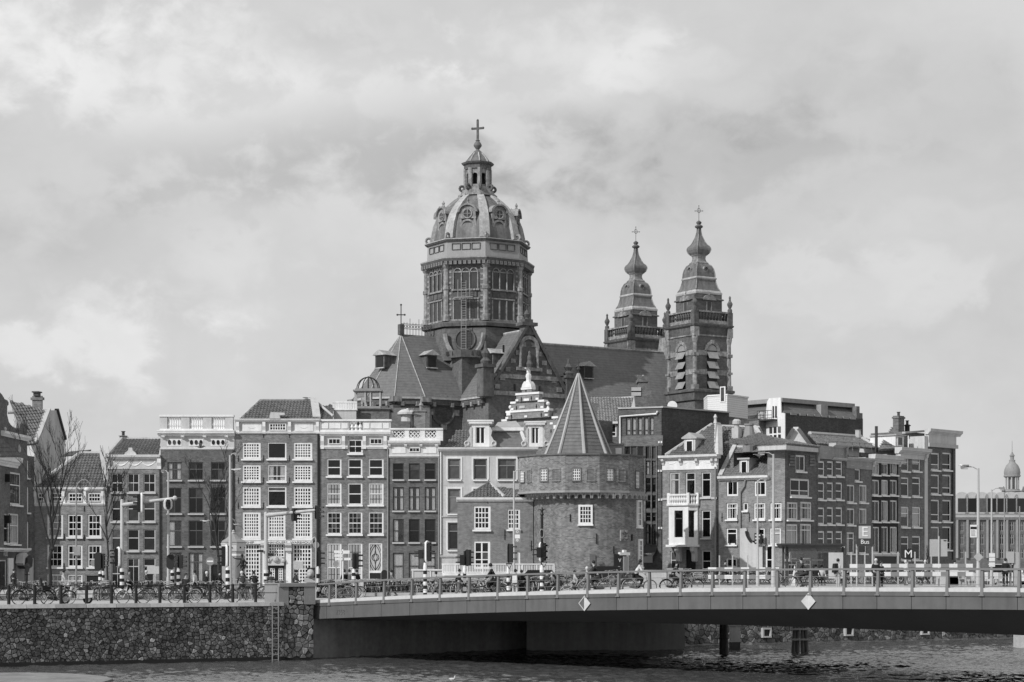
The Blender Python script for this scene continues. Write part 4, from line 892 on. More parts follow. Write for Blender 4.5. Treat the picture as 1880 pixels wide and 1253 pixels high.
h.band(1000, 172, 1245, 180, .12, M_STONE, 'roof_edge'); h.band(1000, 330, 1245, 386, .05, B_SH, 'spandrel')
for x in (1147, 1181, 1210): h.band(x - 2, 386, x + 3, 930, .1, B_SH, 'brick_pier')
q = [(1012, 440), (1012, 225), (1210, 210), (1218, 195)]; h.strip([h.P(x, y) + Vector((0, -.15, 0)) for x, y in q], .1, M_WHITE, 'drainpipe')
a = h.loc(W(1214.6, 748, 190)); b = h.loc(W(1338.5, 758, 197)); c = h.loc(W(1330, 758, 207)); zt = h.zt
mb = MB(); mb.hull([(a.x, a.y, -.7), (b.x, b.y, -.7), (c.x, c.y, -.7), (0, 12, -.7), (0, 1, -.7)], [(a.x, a.y, zt), (b.x, b.y, zt), (c.x, c.y, zt), (0, 12, zt), (0, 1, zt)])
sd = House('x', 'x', 'x', 1214.6, 190, 1338.5, 197, 1180); bpy.data.objects.remove(sd.root)
o = mb.build('side_wall', brickm('side_brick', 0.07, 0.2, 0.2), h.root)
mb = MB(); mb.beam((a.x, a.y - .05, zt + .06), (b.x, b.y - .05, zt + .06), .4, .14); mb.build('side_coping', M_STONE, h.root)
a3 = h.P(1140, 1025); b3 = h.P(1212, 937); mb = MB(); mb.prism_x([(-.05, b3.z), (-.5, b3.z - .5), (-1.6, a3.z + .6), (-1.6, a3.z), (-1.5, a3.z), (-.05, a3.z + .9)], a3.x, b3.x); o = mb.build('awning', M_DARK, h.root)
t_ = text('AMIA', 'awning_lettering', .4, M_STONE, o, ((a3.x + b3.x) / 2, -1.1, (a3.z + b3.z) / 2), rot=(R(40), 0, 0))
for x, y in ((1231, 365), (1231, 680), (1231, 835), (1229, 522)):
    q = h.P(x, y); mb = MB(); mb.box(q.x - .2, -.12, q.z - .1, q.x - .05, 0, q.z + .1); mb.box(q.x + .05, -.12, q.z - .1, q.x + .2, 0, q.z + .1); mb.build('wall_light', M_WHITE, h.root)
mb = MB(); w0 = h.loc(W(1225, 744, 195)); mb.lathe([(.1, 0), (.45, .15), (.5, .25)], 12); o = mb.build('satellite_dish', M_WHITE, h.root, loc=(w0.x + .5, w0.y, zt + .5)); o.rotation_euler = (R(80), 0, R(20))
m2 = MB(); m2.tube([(w0.x + .5, w0.y + .1, zt), (w0.x + .5, w0.y + .1, zt + .5)], .05, 5); m2.build('dish_pole', M_MID, h.root)
# white clad plant room standing on its roof
p0, p1, p2 = W(1299, 784, 203), W(1335, 784, 201.5), W(1373, 784, 205)
zt2 = Z_(727, 202)
t = thing('plant_room', 'white boarded plant room on the flat roof below the church tower', 'roof building', (p0.x, p0.y, h.zt + h.g))
L2 = lambda p: (p.x - p0.x, p.y - p0.y)
mb = MB(); f = [L2(p0), L2(p1), L2(p2), (L2(p2)[0] - 2, L2(p2)[1] + 4), (0, 4)]; mb.prism_z(f, 0, zt2 - h.zt - h.g); mb.build('wall', mat('white_boarding', 0.66, 0.6, 0.05, lines=(0.22, 0.16, 0.35)), t)
mb = MB(); mb.prism_z([(x * 1.03 - .03, y - .08) for x, y in f], zt2 - h.zt - h.g, zt2 - h.zt - h.g + .15); mb.build('roof', M_WHITE, t)
mb = MB(); mb.M = Matrix.Rotation(math.atan2(p1.y - p0.y, p1.x - p0.x), 4, 'Z'); u = (p1 - p0).length; mb.box(u * .65, -.06, 1.5, u * .92, .02, 3.1); mb.build('window_frame', M_WHITE, t); mb2 = MB(); mb2.M = mb.M; mb2.box(u * .7, -.08, 1.6, u * .86, -.061, 3.0); mb2.build('pane', M_GLASS, t)

# ---- O: house with a bay window
h = House('bay_window_house', 'brick house with a white balustraded bay window and a dormer in its tiled roof', 'house', 1216, 187, 1317, 184, 1180)
O3 = [(148, 201), (234, 289), (321, 373)]
h.wins(O3, [(528, 668)], cols=1, split=(.72,), fw=.13, fm=M_CREAM, cur=('one', None, None)); h.win(145, 738, 200, 890, cols=1, split=(.72,), fw=.13, fm=M_CREAM, sillm=M_CREAM); h.win(321, 735, 373, 890, cols=1, split=(.7,), fw=.13, fm=M_CREAM); h.win(150, 960, 203, 1120, cols=1, split=(.7,), fw=.12, fm=M_CREAM, glass=M_PALEGLASS); h.win(322, 958, 375, 1120, cols=1, split=(.65,), fw=.12, fm=M_CREAM)
a = h.P(236, 1150); b = h.P(290, 955); h.op.append((a.x, b.x, a.z, b.z))
h.shell(515, B_LT, 10)
mb = MB(); mb.box(0, .15, 0, b.x - a.x, .2, b.z - a.z); mb.build('door', M_BLACK, h.root, loc=(a.x, 0, a.z))
mb = MB(); a2 = h.P(0, 515); b2 = h.P(0, 455); mb.box(.02, -.08, a2.z, h.w - .02, .3, b2.z); mb.build('frieze', M_WHITE, h.root); h.garland(125, 395, 470, 16, M_WHITE, 4); h.brackets([115, 212, 300, 385, 410], 456, 490, M_CREAM, .25, .4); h.cornice(98, 436, 420, 458, .6, M_WHITE); h.band(108, 668, 408, 680, .12, M_STONE, 'string_course')
# bay
a = h.P(166, 930); b = h.P(305, 712); zb, zt = a.z, b.z; xm = h.P(272, 712).x; dpt = .9
pl = [(a.x, 0), (a.x, -dpt), (xm, -dpt), (b.x, -.2), (b.x, 0)]
def sc(pl_, g): 
    cx = sum(x for x, _ in pl_) / len(pl_); return [(cx + (x - cx) * (1 + g), y * (1 + g * 2)) for x, y in pl_]
mb = MB(); w0, w1 = h.P(197, 0).x, h.P(243, 0).x; z0, z1 = h.P(0, 885, -.9).z, h.P(0, 738, -.9).z
mb.prism_z(pl, zb, z0); mb.prism_z(pl, z1, zt); mb.box(a.x, -dpt, z0, w0, 0, z1); mb.box(w1, -dpt, z0, xm, -.6, z1); mb.prism_z([(b.x - .3, -.32), (b.x, -.2), (b.x, 0), (b.x - .3, 0)], z0, z1)
bay = mb.build('bay_window', M_WHITE, h.root)
g = MB(); g.box(w0, -dpt + .12, z0, w1, -dpt + .16, z1); g.build('pane', M_GLASS, bay); g = MB(); g.hull([(xm, -dpt + .12, z0), (b.x - .3, -.25, z0), (b.x - .3, -.2, z0), (xm, -dpt + .2, z0)], [(xm, -dpt + .12, z1), (b.x - .3, -.25, z1), (b.x - .3, -.2, z1), (xm, -dpt + .2, z1)]); g.build('pane', M_GLASS, bay); g = MB(); g.box(w0, -dpt + .06, z0 + (z1 - z0) * .68, w1, -dpt + .115, z0 + (z1 - z0) * .7 + .05); g.box(w0, -dpt + .06, z0, w0 + .1, -dpt + .115, z1); g.box(w1 - .1, -dpt + .06, z0, w1, -dpt + .115, z1); g.build('sash', M_DARK, bay)
for zz, gr, hh_ in ((zt, .1, .18), (zb - .15, .14, .2)): mb = MB(); mb.prism_z(sc(pl, gr), zz, zz + hh_); mb.build('bay_cornice', M_WHITE, bay)
mb = MB(); mb.prism_z(sc(pl, .06), zt + .95, zt + 1.1); mb.build('balustrade_rail', M_WHITE, bay)
m2 = MB(); m2.lathe([(.1, 0), (.05, .15), (.11, .4), (.05, .65), (.1, .77)], 8); m2 = m2.mesh('baluster', M_WHITE)
for k in range(11): put('baluster', m2, bay, (a.x + (xm - a.x) * (k + .3) / 11, -dpt - .02, zt + .18))
for k in range(4): put('baluster', m2, bay, (xm + (b.x - xm) * (k + .5) / 4, -dpt + .75 * (k + .5) / 4, zt + .18))
for x, y in ((a.x, -dpt), (xm, -dpt), (b.x, -.2)): mb = MB(); mb.box(x - .14, y - .1, zt + .18, x + .14, y + .12, zt + 1.2); mb.build('balustrade_post', M_WHITE, bay)
for zx in (205, 290):
    q = h.P(zx, 940); mb = MB(); mb.prism_x([(0, 0), (-dpt * .95, 0), (-dpt * .9, -.35), (-.5, -.6), (-.45, -1.3), (-.2, -1.4), (0, -1.3)], -.2, .2); mb.build('bay_bracket', M_CREAM, h.root, loc=(q.x, 0, q.z))
h.pipe(400, 500, 1150, M_MID, .09)
r0, r1, r2 = h.P(128, 436), h.P(392, 434), h.P(392, 265, 5)
h.roof([r0, r1, r2, h.P(380, 268, 5)]); h.strip([r0, h.P(380, 268, 5)], .2, M_STONE, 'hip_coping'); 
mb = MB(); q = [h.P(390, 436), h.P(414, 432), h.P(410, 270, 5), h.P(400, 255, 5), h.P(390, 265, 5)]; mb.hull(q, [p + Vector((.1, .8, 0)) for p in q]); mb.build('side_gable', M_CREAM, h.root)
def dormer(h, x0, y0, x1, y1, xr, dep, m=M_WHITE, gabled=True, name='dormer', gl=None, long=3.0):
    a = h.P(x0, y1, dep); b = h.P(x1, y0, dep); w = b.x - a.x; ht = b.z - a.z; hw = ht * (.72 if gabled else .9)
    mb = MB(); mb.box(0, 0, 0, w, long, hw); o = mb.build(name, m, h.root, loc=(a.x, dep, a.z))
    r = MB()
    if gabled: r.prism_y([(-.2, hw), (w + .2, hw), (w + .2, hw + .12), (w / 2, ht), (-.2, hw + .12)], -.15, long)
    else: r.box(-.15, -.2, hw, w + .15, long, ht)
    r.build('dormer_roof', M_LEAD, o); f = MB(); f.box(w * .18, -.06, .05, w * .82, -.001, hw * .92); f.build('window_frame', M_WHITE, o)
    g = MB(); g.box(w * .27, -.08, .18, w * .73, -.061, hw * .85); g.build('pane', gl or M_GLASS, o); return o
dormer(h, 226, 310, 288, 437, 370, .6, M_CREAM)
r3 = [h.P(414, 446, 2.4), h.P(690, 425, 5.4), h.P(640, 285, 9)]; h.roof(r3 + [h.Pp(414, 275, *r3)]); h.strip([h.Pp(414, 277, *r3), r3[2]], .18, M_STONE); h.beam(h.P(610, 280, 7.8), h.P(680, 380, 3.6), .4, .3, M_CREAM, 'verge_coping')
q = h.P(510, 300, 6); mb = MB(); mb.box(q.x - .35, 5.8, q.z - .8, q.x + .35, 6.6, q.z + .25); mb.lathe([(.25, q.z + .25), (.25, q.z + .5), (.42, q.z + .6), (.42, q.z + .9), (.25, q.z + 1.1)], 12, q.x, 6.2); mb.build('roof_vent', M_STONE, h.root)
mb = MB(); q = h.P(398, 262, 5); mb.lathe([(.2, 0), (.12, .4), (.2, .6), (.05, .9)], 8); mb.build('finial', M_CREAM, h.root, loc=(q.x, 5, q.z))

# ---- P: low house turning the corner, sunlit side
h = House('low_corner_house', 'low sunlit brick house with a tiled roof, one dormer and a slanted white billboard', 'house', 1319, 183.6, 1441.5, 180, 1180)
h.wins([(458, 523), (610, 676)], [(575, 660)], cols=2, split=(), fw=.16, sill=False); h.wins([(458, 519), (608, 671), (697, 760)], [(696, 789)], cols=2, rows=1, split=(.72,), fw=.14, cur=('sides',)); h.win(549, 696, 576, 741, cols=1, split=(), fw=.12)
h.wins([(457, 517), (695, 757)], [(834, 927)], cols=1, split=(.72,), fw=.14, cur=(None, 'full')); h.win(612, 834, 668, 925, cols=1, split=(.6,), fw=.14); h.win(457, 1000, 516, 1110, cols=1, split=(.6,), fw=.14)
h.win(672, 930, 712, 1150, cols=1, split=(.35, .65), fw=.14, sill=False)
h.shell(572, B_LT, 7, right=False)
h.cornice(418, 550, 694, 573, .45, M_WHITE)
rp = [h.P(425, 551), h.P(690, 551), h.P(690, 395, 5), h.P(505, 392, 5)]; h.roof(rp, M_TILE2, tw=.3); h.strip([rp[3], rp[2]], .2, M_STONE); h.beam(rp[0], rp[3] + Vector((0, 0, .1)), .4, .35, M_CREAM, 'verge_coping')
dormer(h, 530, 450, 582, 543, 625, .5, M_CREAM, False)
q = h.P(583, 385, 4.5); mb = MB(); mb.lathe([(.6, q.z - .6), (.62, q.z + .7), (.6, q.z + .8), (.4, q.z + 1.9), (.48, q.z + 1.95), (.48, q.z + 2.1)], 12, q.x, 4.5); mb.build('roof_vent', M_MID, h.root)
h.strip([h.P(565, 572) + Vector((0, -.15, 0)), h.P(560, 605) + Vector((0, -.15, 0)), h.P(538, 640) + Vector((0, -.15, 0)), h.P(536, 1060) + Vector((0, -.15, 0))], .08, M_MID, 'drainpipe')
h.anchors([(480, 620), (435, 800), (520, 810), (476, 940), (508, 940), (585, 800)], .8)
# billboard fixed to the wall
mb = MB(); bp = [(541, 1060), (541, 838), (575, 836), (582, 860), (590, 885), (608, 910), (628, 925), (664, 922), (664, 1060)]; mb.prism_y([(h.P(x, y).x, h.P(x, y).z) for x, y in bp], -.35, -.2); o = mb.build('billboard', M_CREAM, h.root)
mb = MB(); mb.tube([h.P(x, y) + Vector((0, -.42, 0)) for x, y in ((578, 852), (583, 875), (592, 892), (605, 910))], .14, 5); mb.build('billboard_arc', M_BLACK, o); h.band(582, 836, 640, 905, .22, M_MID, 'billboard_backing')
mb = MB(); q = h.P(650, 893); mb.box(q.x - .35, -.75, q.z - .5, q.x + .35, -.55, q.z + .5); o = mb.build('hanging_sign', M_BLACK, h.root)
for k, zz in enumerate((.3, .0, -.3)): m2 = MB(); m2.box(q.x - .28, -.77, q.z + zz - .07, q.x + .25 - .1 * k, -.751, q.z + zz + .07); m2.build('sign_stripe', M_STONE, o)

# ---- Q: corner house, two faces
h = House('corner_house', 'corner house with wide overhanging eaves and a white roof gable', 'house', 1441.5, 180, 1500, 183.5, 1180)
h.win(838, 437, 892, 524, cols=2, split=(), fw=.16); h.win(808, 567, 916, 662, cols=2, split=(.3,), fw=.18, bar=.12); h.wins([(790, 852), (864, 927)], [(694, 790)], cols=2, split=(.7,), fw=.15, cur=('sides', 'sides')); h.wins([(787, 851), (862, 926)], [(814, 930)], cols=2, split=(.75,), fw=.15, cur=('full', 'sides'))
h.win(790, 1000, 850, 1110, cols=2, split=(.7,), fw=.12); h.win(865, 1000, 925, 1110, cols=2, split=(.7,), fw=.12)
h.shell(415, B_DK, 6, left=False)
# sunlit return wall above the low house
q0, q1 = h.loc(W(1410, 830, 180.95)), Vector((0, 0, 0)); zl = h.P(785, 572).z
rw = [q0, h.loc(W(1441.3, 830, 180.02)), h.loc(W(1444, 830, 180.6)), q0 + Vector((.4, .4, 0))]; mb = MB(); mb.hull([(p.x, p.y, zl - .3) for p in rw], [(p.x, p.y, h.zt) for p in rw]); mb.build('return_wall', B_LT, h.root)
e = [h.loc(W(1392, 826, 180.6)), h.loc(W(1443.5, 823, 178.6)), h.loc(W(1505, 829, 183.5)), Vector((h.w + .3, 5, 0)), h.loc(W(1424, 826, 185.5))]
mb = MB(); mb.prism_z([(p.x, p.y) for p in e], h.zt, h.zt + .5); mb.build('eaves', M_CREAM, h.root)
ri = Vector((2.2, 4.5, h.zt + 1.9)); e3 = [Vector((p.x, p.y, h.zt + .5)) for p in e]
h.roof([e3[0], e3[1], ri, ri + Vector((-2.5, 2.2, 0))], tw=.3); h.roof([e3[1], e3[2], ri + Vector((2.2, 2, 0)), ri], tw=.3)
def gq(x, y, Y=187.5): return h.loc(W(1180 + x / 2.984, 690 + y / 2.984, Y))
gl_ = [gq(772, 384), gq(922, 384), gq(853, 292), gq(853, 281), gq(825, 281), gq(825, 292)]; off = h.loc(W(1440, 800, 190)) - h.loc(W(1440, 800, 187.5)); off.z = 0
mb = MB(); mb.hull(gl_, [p + off for p in gl_]); mb.build('roof_gable', M_WHITE, h.root); h.beam(gq(924, 388, 187.3), gq(852, 290, 187.3), .25, .3, M_DARKSTONE, 'verge_coping'); h.beam(gq(768, 388, 187.3), gq(826, 290, 187.3), .25, .3, M_DARKSTONE, 'verge_coping')
for x, y in ((815, 470), (925, 470)):
    for k in range(4): q = h.P(x, y - 28 + k * 16); mb = MB(); mb.box(q.x - .4, -.12, q.z - .1, q.x + .4, 0, q.z + .12); mb.build('brick_corbel', B_SH, h.root)

# ---- R..V: terrace running away along the street
YR = lambda px: 183.5 * (1 + 0.0004 * (px - 1500))
def terrace(name, label, p0, p1): return House(name, label, 'house', p0, YR(p0), p1, YR(p1), 1500)
h = terrace('garland_cornice_house', 'narrow dark brick house with garlanded stone cornice and three small windows per floor', 1500.5, 1553)
R3 = [(6, 43), (55, 91), (103, 141)]
h.wins(R3, [(470, 551), (586, 679), (722, 815), (852, 935)], cols=1, split=(.5,), fw=.15)
h.shell(462, B_DK, 8); mb = MB(); a2 = h.P(0, 460); b2 = h.P(0, 388); mb.box(.02, -.1, a2.z, h.w - .02, .3, b2.z); mb.build('frieze', M_GREYSTONE, h.root); h.garland(18, 150, 402, 22, M_STONE, 3); h.cornice(0, 370, 165, 392, .5, M_STONE); h.cornice(0, 448, 160, 462, .25, M_STONE, 'string_course'); h.brackets([4, 152], 395, 470, M_GREYSTONE, .35, .3)
h.roof([h.P(5, 375, 2), h.P(330, 400, 2.5), h.P(260, 345, 7), h.P(-40, 318, 6)]); h.strip([h.P(-40, 316, 6), h.P(235, 335, 7)], .22, M_STONE); h.beam(h.P(230, 332, 7), h.P(330, 400, 2.6), .4, .3, M_CREAM, 'verge_coping')
q = h.P(225, 325, 6.5); mb = MB(); mb.lathe([(.3, q.z - .3), (.3, q.z + .5), (.4, q.z + .55)], 8, q.x, 6.5); mb.build('chimney_pot', M_STONE, h.root)
h = terrace('frieze_house', 'dark brick house with a low ornamented stone cornice beside the black house', 1553, 1600.5)
h.win(207, 512, 239, 578, cols=1, split=(), fw=.14); h.wins([(164, 208), (231, 275)], [(600, 695), (728, 818)], cols=2, split=(), fw=.14, cur=(None, 'sides')); h.wins([(163, 206), (230, 272)], [(858, 975)], cols=1, split=(.75,), fw=.13, cur=('one', None))
h.shell(510, B_SH, 8); mb = MB(); a2 = h.P(0, 512); b2 = h.P(0, 465); mb.box(.02, -.1, a2.z, h.w - .02, .3, b2.z); mb.build('frieze', M_GREYSTONE, h.root); h.garland(170, 290, 478, 14, M_STONE, 3); h.cornice(153, 450, 306, 468, .4, M_STONE)
# roof terrace clutter
for k, (x0, y0, x1, y1) in enumerate(((172, 398, 232, 440), (238, 425, 300, 440))):
    a = h.P(x0, y1, 3); b = h.P(x1, y0, 3); mb = MB(); mb.box(a.x, 3, a.z, b.x, 4.2, b.z); mb.build('air_unit', M_CREAM if k == 0 else M_MID, h.root)
mb = MB(); pts = [h.P(x, y, 2) for x, y in ((20, 372), (185, 350), (195, 365), (300, 372))]
for x in (60, 110, 155, 195, 232, 262, 300):
    u = h.P(x, 410, 2); v = h.P(x, 355 + .05 * x, 2); mb.tube([u, v], .04, 5)
mb.tube([h.P(60, 358, 2), h.P(300, 372, 2)], .04, 5); mb.tube([h.P(60, 382, 2), h.P(300, 395, 2)], .03, 5); mb.build('terrace_railing', M_MID, h.root)
mb = MB(); u = h.P(325, 420, 2); mb.tube([u, h.P(325, 285, 2)], .04, 5); mb.box(u.x - .12, 1.9, u.z, u.x + .12, 2.1, u.z + 2.6); mb.build('antenna', M_DARK, h.root)
h = terrace('black_house', 'black brick house with white window frames and white cornice', 1600.5, 1649)
h.wins([(302, 343), (353, 391), (400, 440)], [(480, 543), (572, 655), (685, 800), (828, 972)], cols=2, split=(), fw=.13, cur=('full', None, 'sides', None, 'full', None, None, 'sides', None, None, None, 'sides'))
h.shell(478, B_BK, 8); h.cornice(297, 436, 457, 482, .5, M_CREAM); h.brackets([305, 450], 470, 500, M_CREAM, .3, .3)
h.band(300, 980, 446, 990, .15, M_STONE, 'shop_cornice'); h.band(302, 990, 312, 1130, .12, M_STONE, 'shop_pilaster'); h.band(432, 990, 443, 1130, .12, M_STONE, 'shop_pilaster'); h.band(314, 992, 430, 1130, .04, M_BLACK, 'shop_window')
h = terrace('tall_sash_house', 'brown brick house with tall white sash windows and pale plaster cornice', 1649, 1697.5)
h.wins([(460, 504), (521, 568)], [(450, 523), (558, 662), (720, 830), (880, 1010)], cols=1, split=(.7,), fw=.14, cur=('half', 'half', None, None, 'half', 'full', None, None))
h.shell(455, B_SH, 8); h.cornice(440, 398, 606, 432, .55, M_CREAM); mb = MB(); a2 = h.P(0, 457); b2 = h.P(0, 430); mb.box(.02, -.08, a2.z, h.w - .02, .3, b2.z); mb.build('frieze', M_CREAM, h.root); h.brackets([447, 590], 432, 470, M_CREAM, .35, .35)
h.roof([h.P(335, 405, 1), h.P(500, 400, 1.5), h.P(500, 315, 5), h.P(410, 305, 6)]); mb = MB(); a = h.P(478, 398, 2); b = h.P(602, 318, 2); mb.box(a.x, 2, a.z, b.x, 6, b.z); mb.build('attic_wall', B_SH, h.root); h.beam(h.P(475, 318, 2) + Vector((0, 0, .1)), h.P(602, 308, 2) + Vector((0, 0, .1)), .4, .2, M_STONE, 'attic_coping')
dormer(h, 430, 325, 476, 388, 480, 1.6, M_WHITE, False); h.chimney(446, 222, 478, 312, 4, B_SH, 1, .6); h.chimney(496, 268, 508, 320, 4, B_BK, 1)
h.strip([h.P(500, 330, 1), h.P(500, 400, .5)], .05, M_WHITE, 'drainpipe')
h = terrace('leaning_house', 'tall dark brick house leaning outward under a deep pale cornice at the terrace end', 1703.5, 1754.5)
h.wins([(624, 671), (687, 735)], [(425, 517), (544, 649), (681, 800), (828, 955)], cols=1, split=(.3,), fw=.14)
h.shell(392, B_DK, 10); h.band(607, 375, 765, 395, .2, M_STONE, 'string_course'); mb = MB(); a2 = h.P(0, 378); b2 = h.P(0, 325); mb.box(.02, -.1, a2.z, h.w - .02, .4, b2.z); mb.build('frieze', M_CREAM, h.root); h.cornice(603, 298, 780, 328, .45, M_CREAM)
q = h.loc(W(1697.5, 800, YR(1697.5))); q2 = h.P(606, 1040); mb = MB(); mb.hull([(q.x, q.y, -.5), (0, 0, -.5), (0, 8, -.5), (q.x, 8, -.5)], [(q.x, q.y, h.zt + 1), (0, 0, h.zt + 1), (0, 8, h.zt + 1), (q.x, 8, h.zt + 1)]); mb.build('rendered_side_wall', M_CREAM, h.root)
h.pipe(740, 400, 1010, M_DARK, .08)

# ---- X: block with a mansard behind the corner house
h = House('mansard_block', 'dark flat block with white gable end, fire escape and mansard behind the corner house', 'building', 1440, 222, 1585, 231, 1380)
def PX(x, y, dep=0): return h.P((x / 7.832 + 1380 - h.ox) * 2.984, (700 + y / 7.832 - 690) * 2.984, dep)
a = PX(520, 460); mb = MB(); b = PX(1600, 460); mb.box(0, 0, 0, b.x, 9, a.z); mb.build('wall', brickm('sooty_brick', 0.06, 0.4), h.root)
c0, c1, c2, c3 = PX(465, 460, .0), PX(1500, 500, 0), PX(1480, 372, 1.5), PX(455, 300, 1.5); c1.z = c0.z; c2.z = c3.z
mb = MB(); mb.hull([c0, c1, c2, c3], [p + Vector((0, 6, 0)) for p in (c0, c1, c2, c3)]); mb.build('mansard', M_SLATE, h.root)
mb = MB(); d0, d1 = PX(440, 300, .8), PX(1485, 370, .8); mb.box(d0.x, .8, d0.z, d1.x, 8, PX(440, 240, .8).z); mb.build('roof_cornice', M_GREYSTONE, h.root)
a = PX(980, 490, .3); b = PX(1075, 345, .3); mb = MB(); mb.box(a.x, .1, a.z, b.x, 2, b.z); mb.build('roof_hatch', M_GREYSTONE, h.root)
for x in (600, 730, 840, 940, 1040, 1150, 1250, 1350, 1450): q = PX(x, 482); mb = MB(); mb.box(q.x - .5, -.1, c0.z - .15, q.x + .5, 0, c0.z + .1); mb.build('wall_vent', M_GREYSTONE, h.root)
a = PX(1510, 470, 0); b = PX(1595, 365, 0); mb = MB(); mb.box(a.x, 0, c0.z, b.x, 2, PX(1510, 455).z); mb.box(a.x + .2, .2, PX(1510, 455).z, b.x - .3, 1.7, b.z); mb.build('chimney', B_SH, h.root)
# white gable end facing the sun
g0, g1 = W(1380 + 130 / 7.832, 850, 224.7), W(1380 + 520 / 7.832, 850, 222)
ol = [(210, 1000), (210, 560), (240, 300), (270, 250), (450, 238), (460, 460), (516, 465), (516, 1000)]
lo = []
for x, y in ol:
    px = 1380 + x / 7.832; tt = (px - 1396.6) / (1446.4 - 1396.6); Yq = 224.7 - 2.7 * tt; q_ = h.loc(W(px, 700 + y / 7.832, Yq)); q_.x = -.15; lo.append(q_)
mb = MB(); mb.hull(lo, [p + Vector((.12, 0, 0)) for p in lo]); gw = mb.build('gable_end', M_WHITE, h.root)
def gp(x, y, off=-.08):
    px = 1380 + x / 7.832; tt = (px - 1396.6) / (1446.4 - 1396.6); return h.loc(W(px, 700 + y / 7.832, 224.7 - 2.7 * tt)) + Vector((off - .12, 0, 0))
for x0, y0, x1, y1 in ((328, 362, 350, 530), (370, 362, 392, 530), (280, 665, 322, 755), (345, 660, 388, 750), (412, 655, 455, 745), (285, 780, 322, 900), (348, 775, 388, 910), (415, 770, 455, 905)):
    mb = MB(); q = [gp(x0, y1), gp(x1, y1), gp(x1, y0), gp(x0, y0)]
    for p in q: p.x = -.2
    mb.hull(q, [p + Vector((.1, 0, 0)) for p in q]); mb.build('window', M_GLASS, gw)
mb = MB(); pl = [gp(190, 575, -.1), gp(405, 560, -.1)]; mb.beam(pl[0] + Vector((-.6, 0, 0)), pl[1] + Vector((-.6, 0, 0)), 1.2, .15)
for x in (190, 230, 285, 340, 400): mb.tube([gp(x, 570, -1.2), gp(x, 435, -1.2)], .03, 4)
mb.tube([gp(190, 440, -1.2), gp(400, 430, -1.2)], .035, 4); mb.tube([gp(190, 500, -1.2), gp(400, 495, -1.2)], .03, 4); mb.tube([gp(235, 440, -1.2), gp(150, 540, -1.2), gp(150, 690, -1.2)], .04, 4)
for k in range(9): mb.beam(gp(215 - k * 5, 600 + k * 24, -1.2), gp(180 - k * 2, 605 + k * 24, -.6), .5, .06)
mb.build('fire_escape', M_DARK, h.root)
# brick stub and chimney to its side
h2 = House('small_chimney_block', 'small brick stair block with a round metal flue beside the fire escape', 'building', 1375, 224, 1393, 223, 1180)
h2.shell(245, B_MD, 4); q = h2.P(618, 240); mb = MB(); mb.lathe([(.45, 0), (.45, 1.2), (.5, 1.25)], 12); mb.build('flue', M_STONE, h2.root, loc=(q.x, 1.2, q.z - .3)); h2.cornice(575, 238, 632, 246, .1, M_DARKSTONE)

# ---- W: distant hotel
h = House('distant_hotel', 'long hotel far off with round topped dormers and a domed corner turret', 'building', 1749, 330, 1905, 330, 1500, base=0)
cols = [(784, 806), (838, 862), (892, 916), (946, 970), (1000, 1024), (1054, 1078), (1108, 1132)]
h.wins(cols, [(800, 852), (868, 925), (950, 1002)], cols=2, split=(.65,), fw=.1, bar=.1, fm=M_GREYSTONE, sill=False)
h.shell(790, brickm('far_brick', 0.12, 0.15, 0.1, mc=1.2), 14); h.cornice(745, 762, 1210, 790, .8, M_STONE)
for x in (765, 822, 877, 931, 985, 1039, 1093): h.band(x - 5, 790, x + 6, 1000, .35, M_GREYSTONE, 'pilaster')
a, b = h.P(745, 762), h.P(1210, 665, 3); mb = MB(); mb.prism_x([(0, a.z), (2.5, b.z), (12, b.z), (13, a.z)], a.x, b.x); mb.build('mansard', mat('far_slate', 0.075, 0.7, 0.15), h.root)
me = MB(); me.prism_y([(-1.2, 0), (1.2, 0), (1.2, 2.6)] + [(1.2 * cos(pi * t / 8), 2.6 + 1.1 * sin(pi * t / 8)) for t in range(1, 8)] + [(-1.2, 2.6)], 0, 3); me = me.mesh('dormer', M_STONE); pm = MB(); pm.box(-.7, -.05, .3, .7, -.01, 2.6); pm = pm.mesh('pane', M_GLASS)
for c0_, c1_ in cols: q = h.P((c0_ + c1_) / 2, 757); o = put('dormer', me, h.root, (q.x, .05, q.z)); put('pane', pm, o)
h.band(745, 660, 1210, 668, -2.0, M_STONE, 'ridge_edge', 3)
q = h.P(1077, 668, 5); k = 330 / 3600 / 2.984
def zz(y): return (668 - y) * k * 335 / 330
mb = MB(); mb.lathe([(1.872, -1), (1.872, zz(655)), (1.512, zz(640)), (1.656, zz(632)), (1.44, zz(628))], 16); t_ = mb.build('turret_base', M_GREYSTONE, h.root, loc=(q.x, 6, q.z))
mb = MB(); mb.lathe([(0.72, zz(630)), (0.72, zz(556))], 10); mb.lathe([(1.296, zz(556)), (1.44, zz(550)), (1.44, zz(545)), (1.26, zz(543))], 16); mb.lathe([(1.296, zz(632)), (1.296, zz(622))], 16)
mb.build('turret_drum', M_GREYSTONE, t_)
m2 = MB(); m2.lathe([(.13, 0), (0.13, zz(556) - zz(625))], 8); m2 = m2.mesh('column', M_STONE)
for i in range(10): put('column', m2, t_, (1.1 * cos(2 * pi * i / 10), 1.1 * sin(2 * pi * i / 10), zz(624)))
mb = MB(); mb.lathe([(1.332, zz(545)), (1.404, zz(530)), (1.296, zz(510)), (1.008, zz(490)), (0.576, zz(476)), (0.504, zz(470)), (0.54, zz(462)), (0.324, zz(458)), (0.324, zz(442)), (0.468, zz(438)), (0.288, zz(430)), (0.054, zz(415)), (0.029, zz(355))], 16); mb.build('turret_dome', mat('weathered_copper', 0.24, 0.6, 0.2, streak=.3), t_, True)
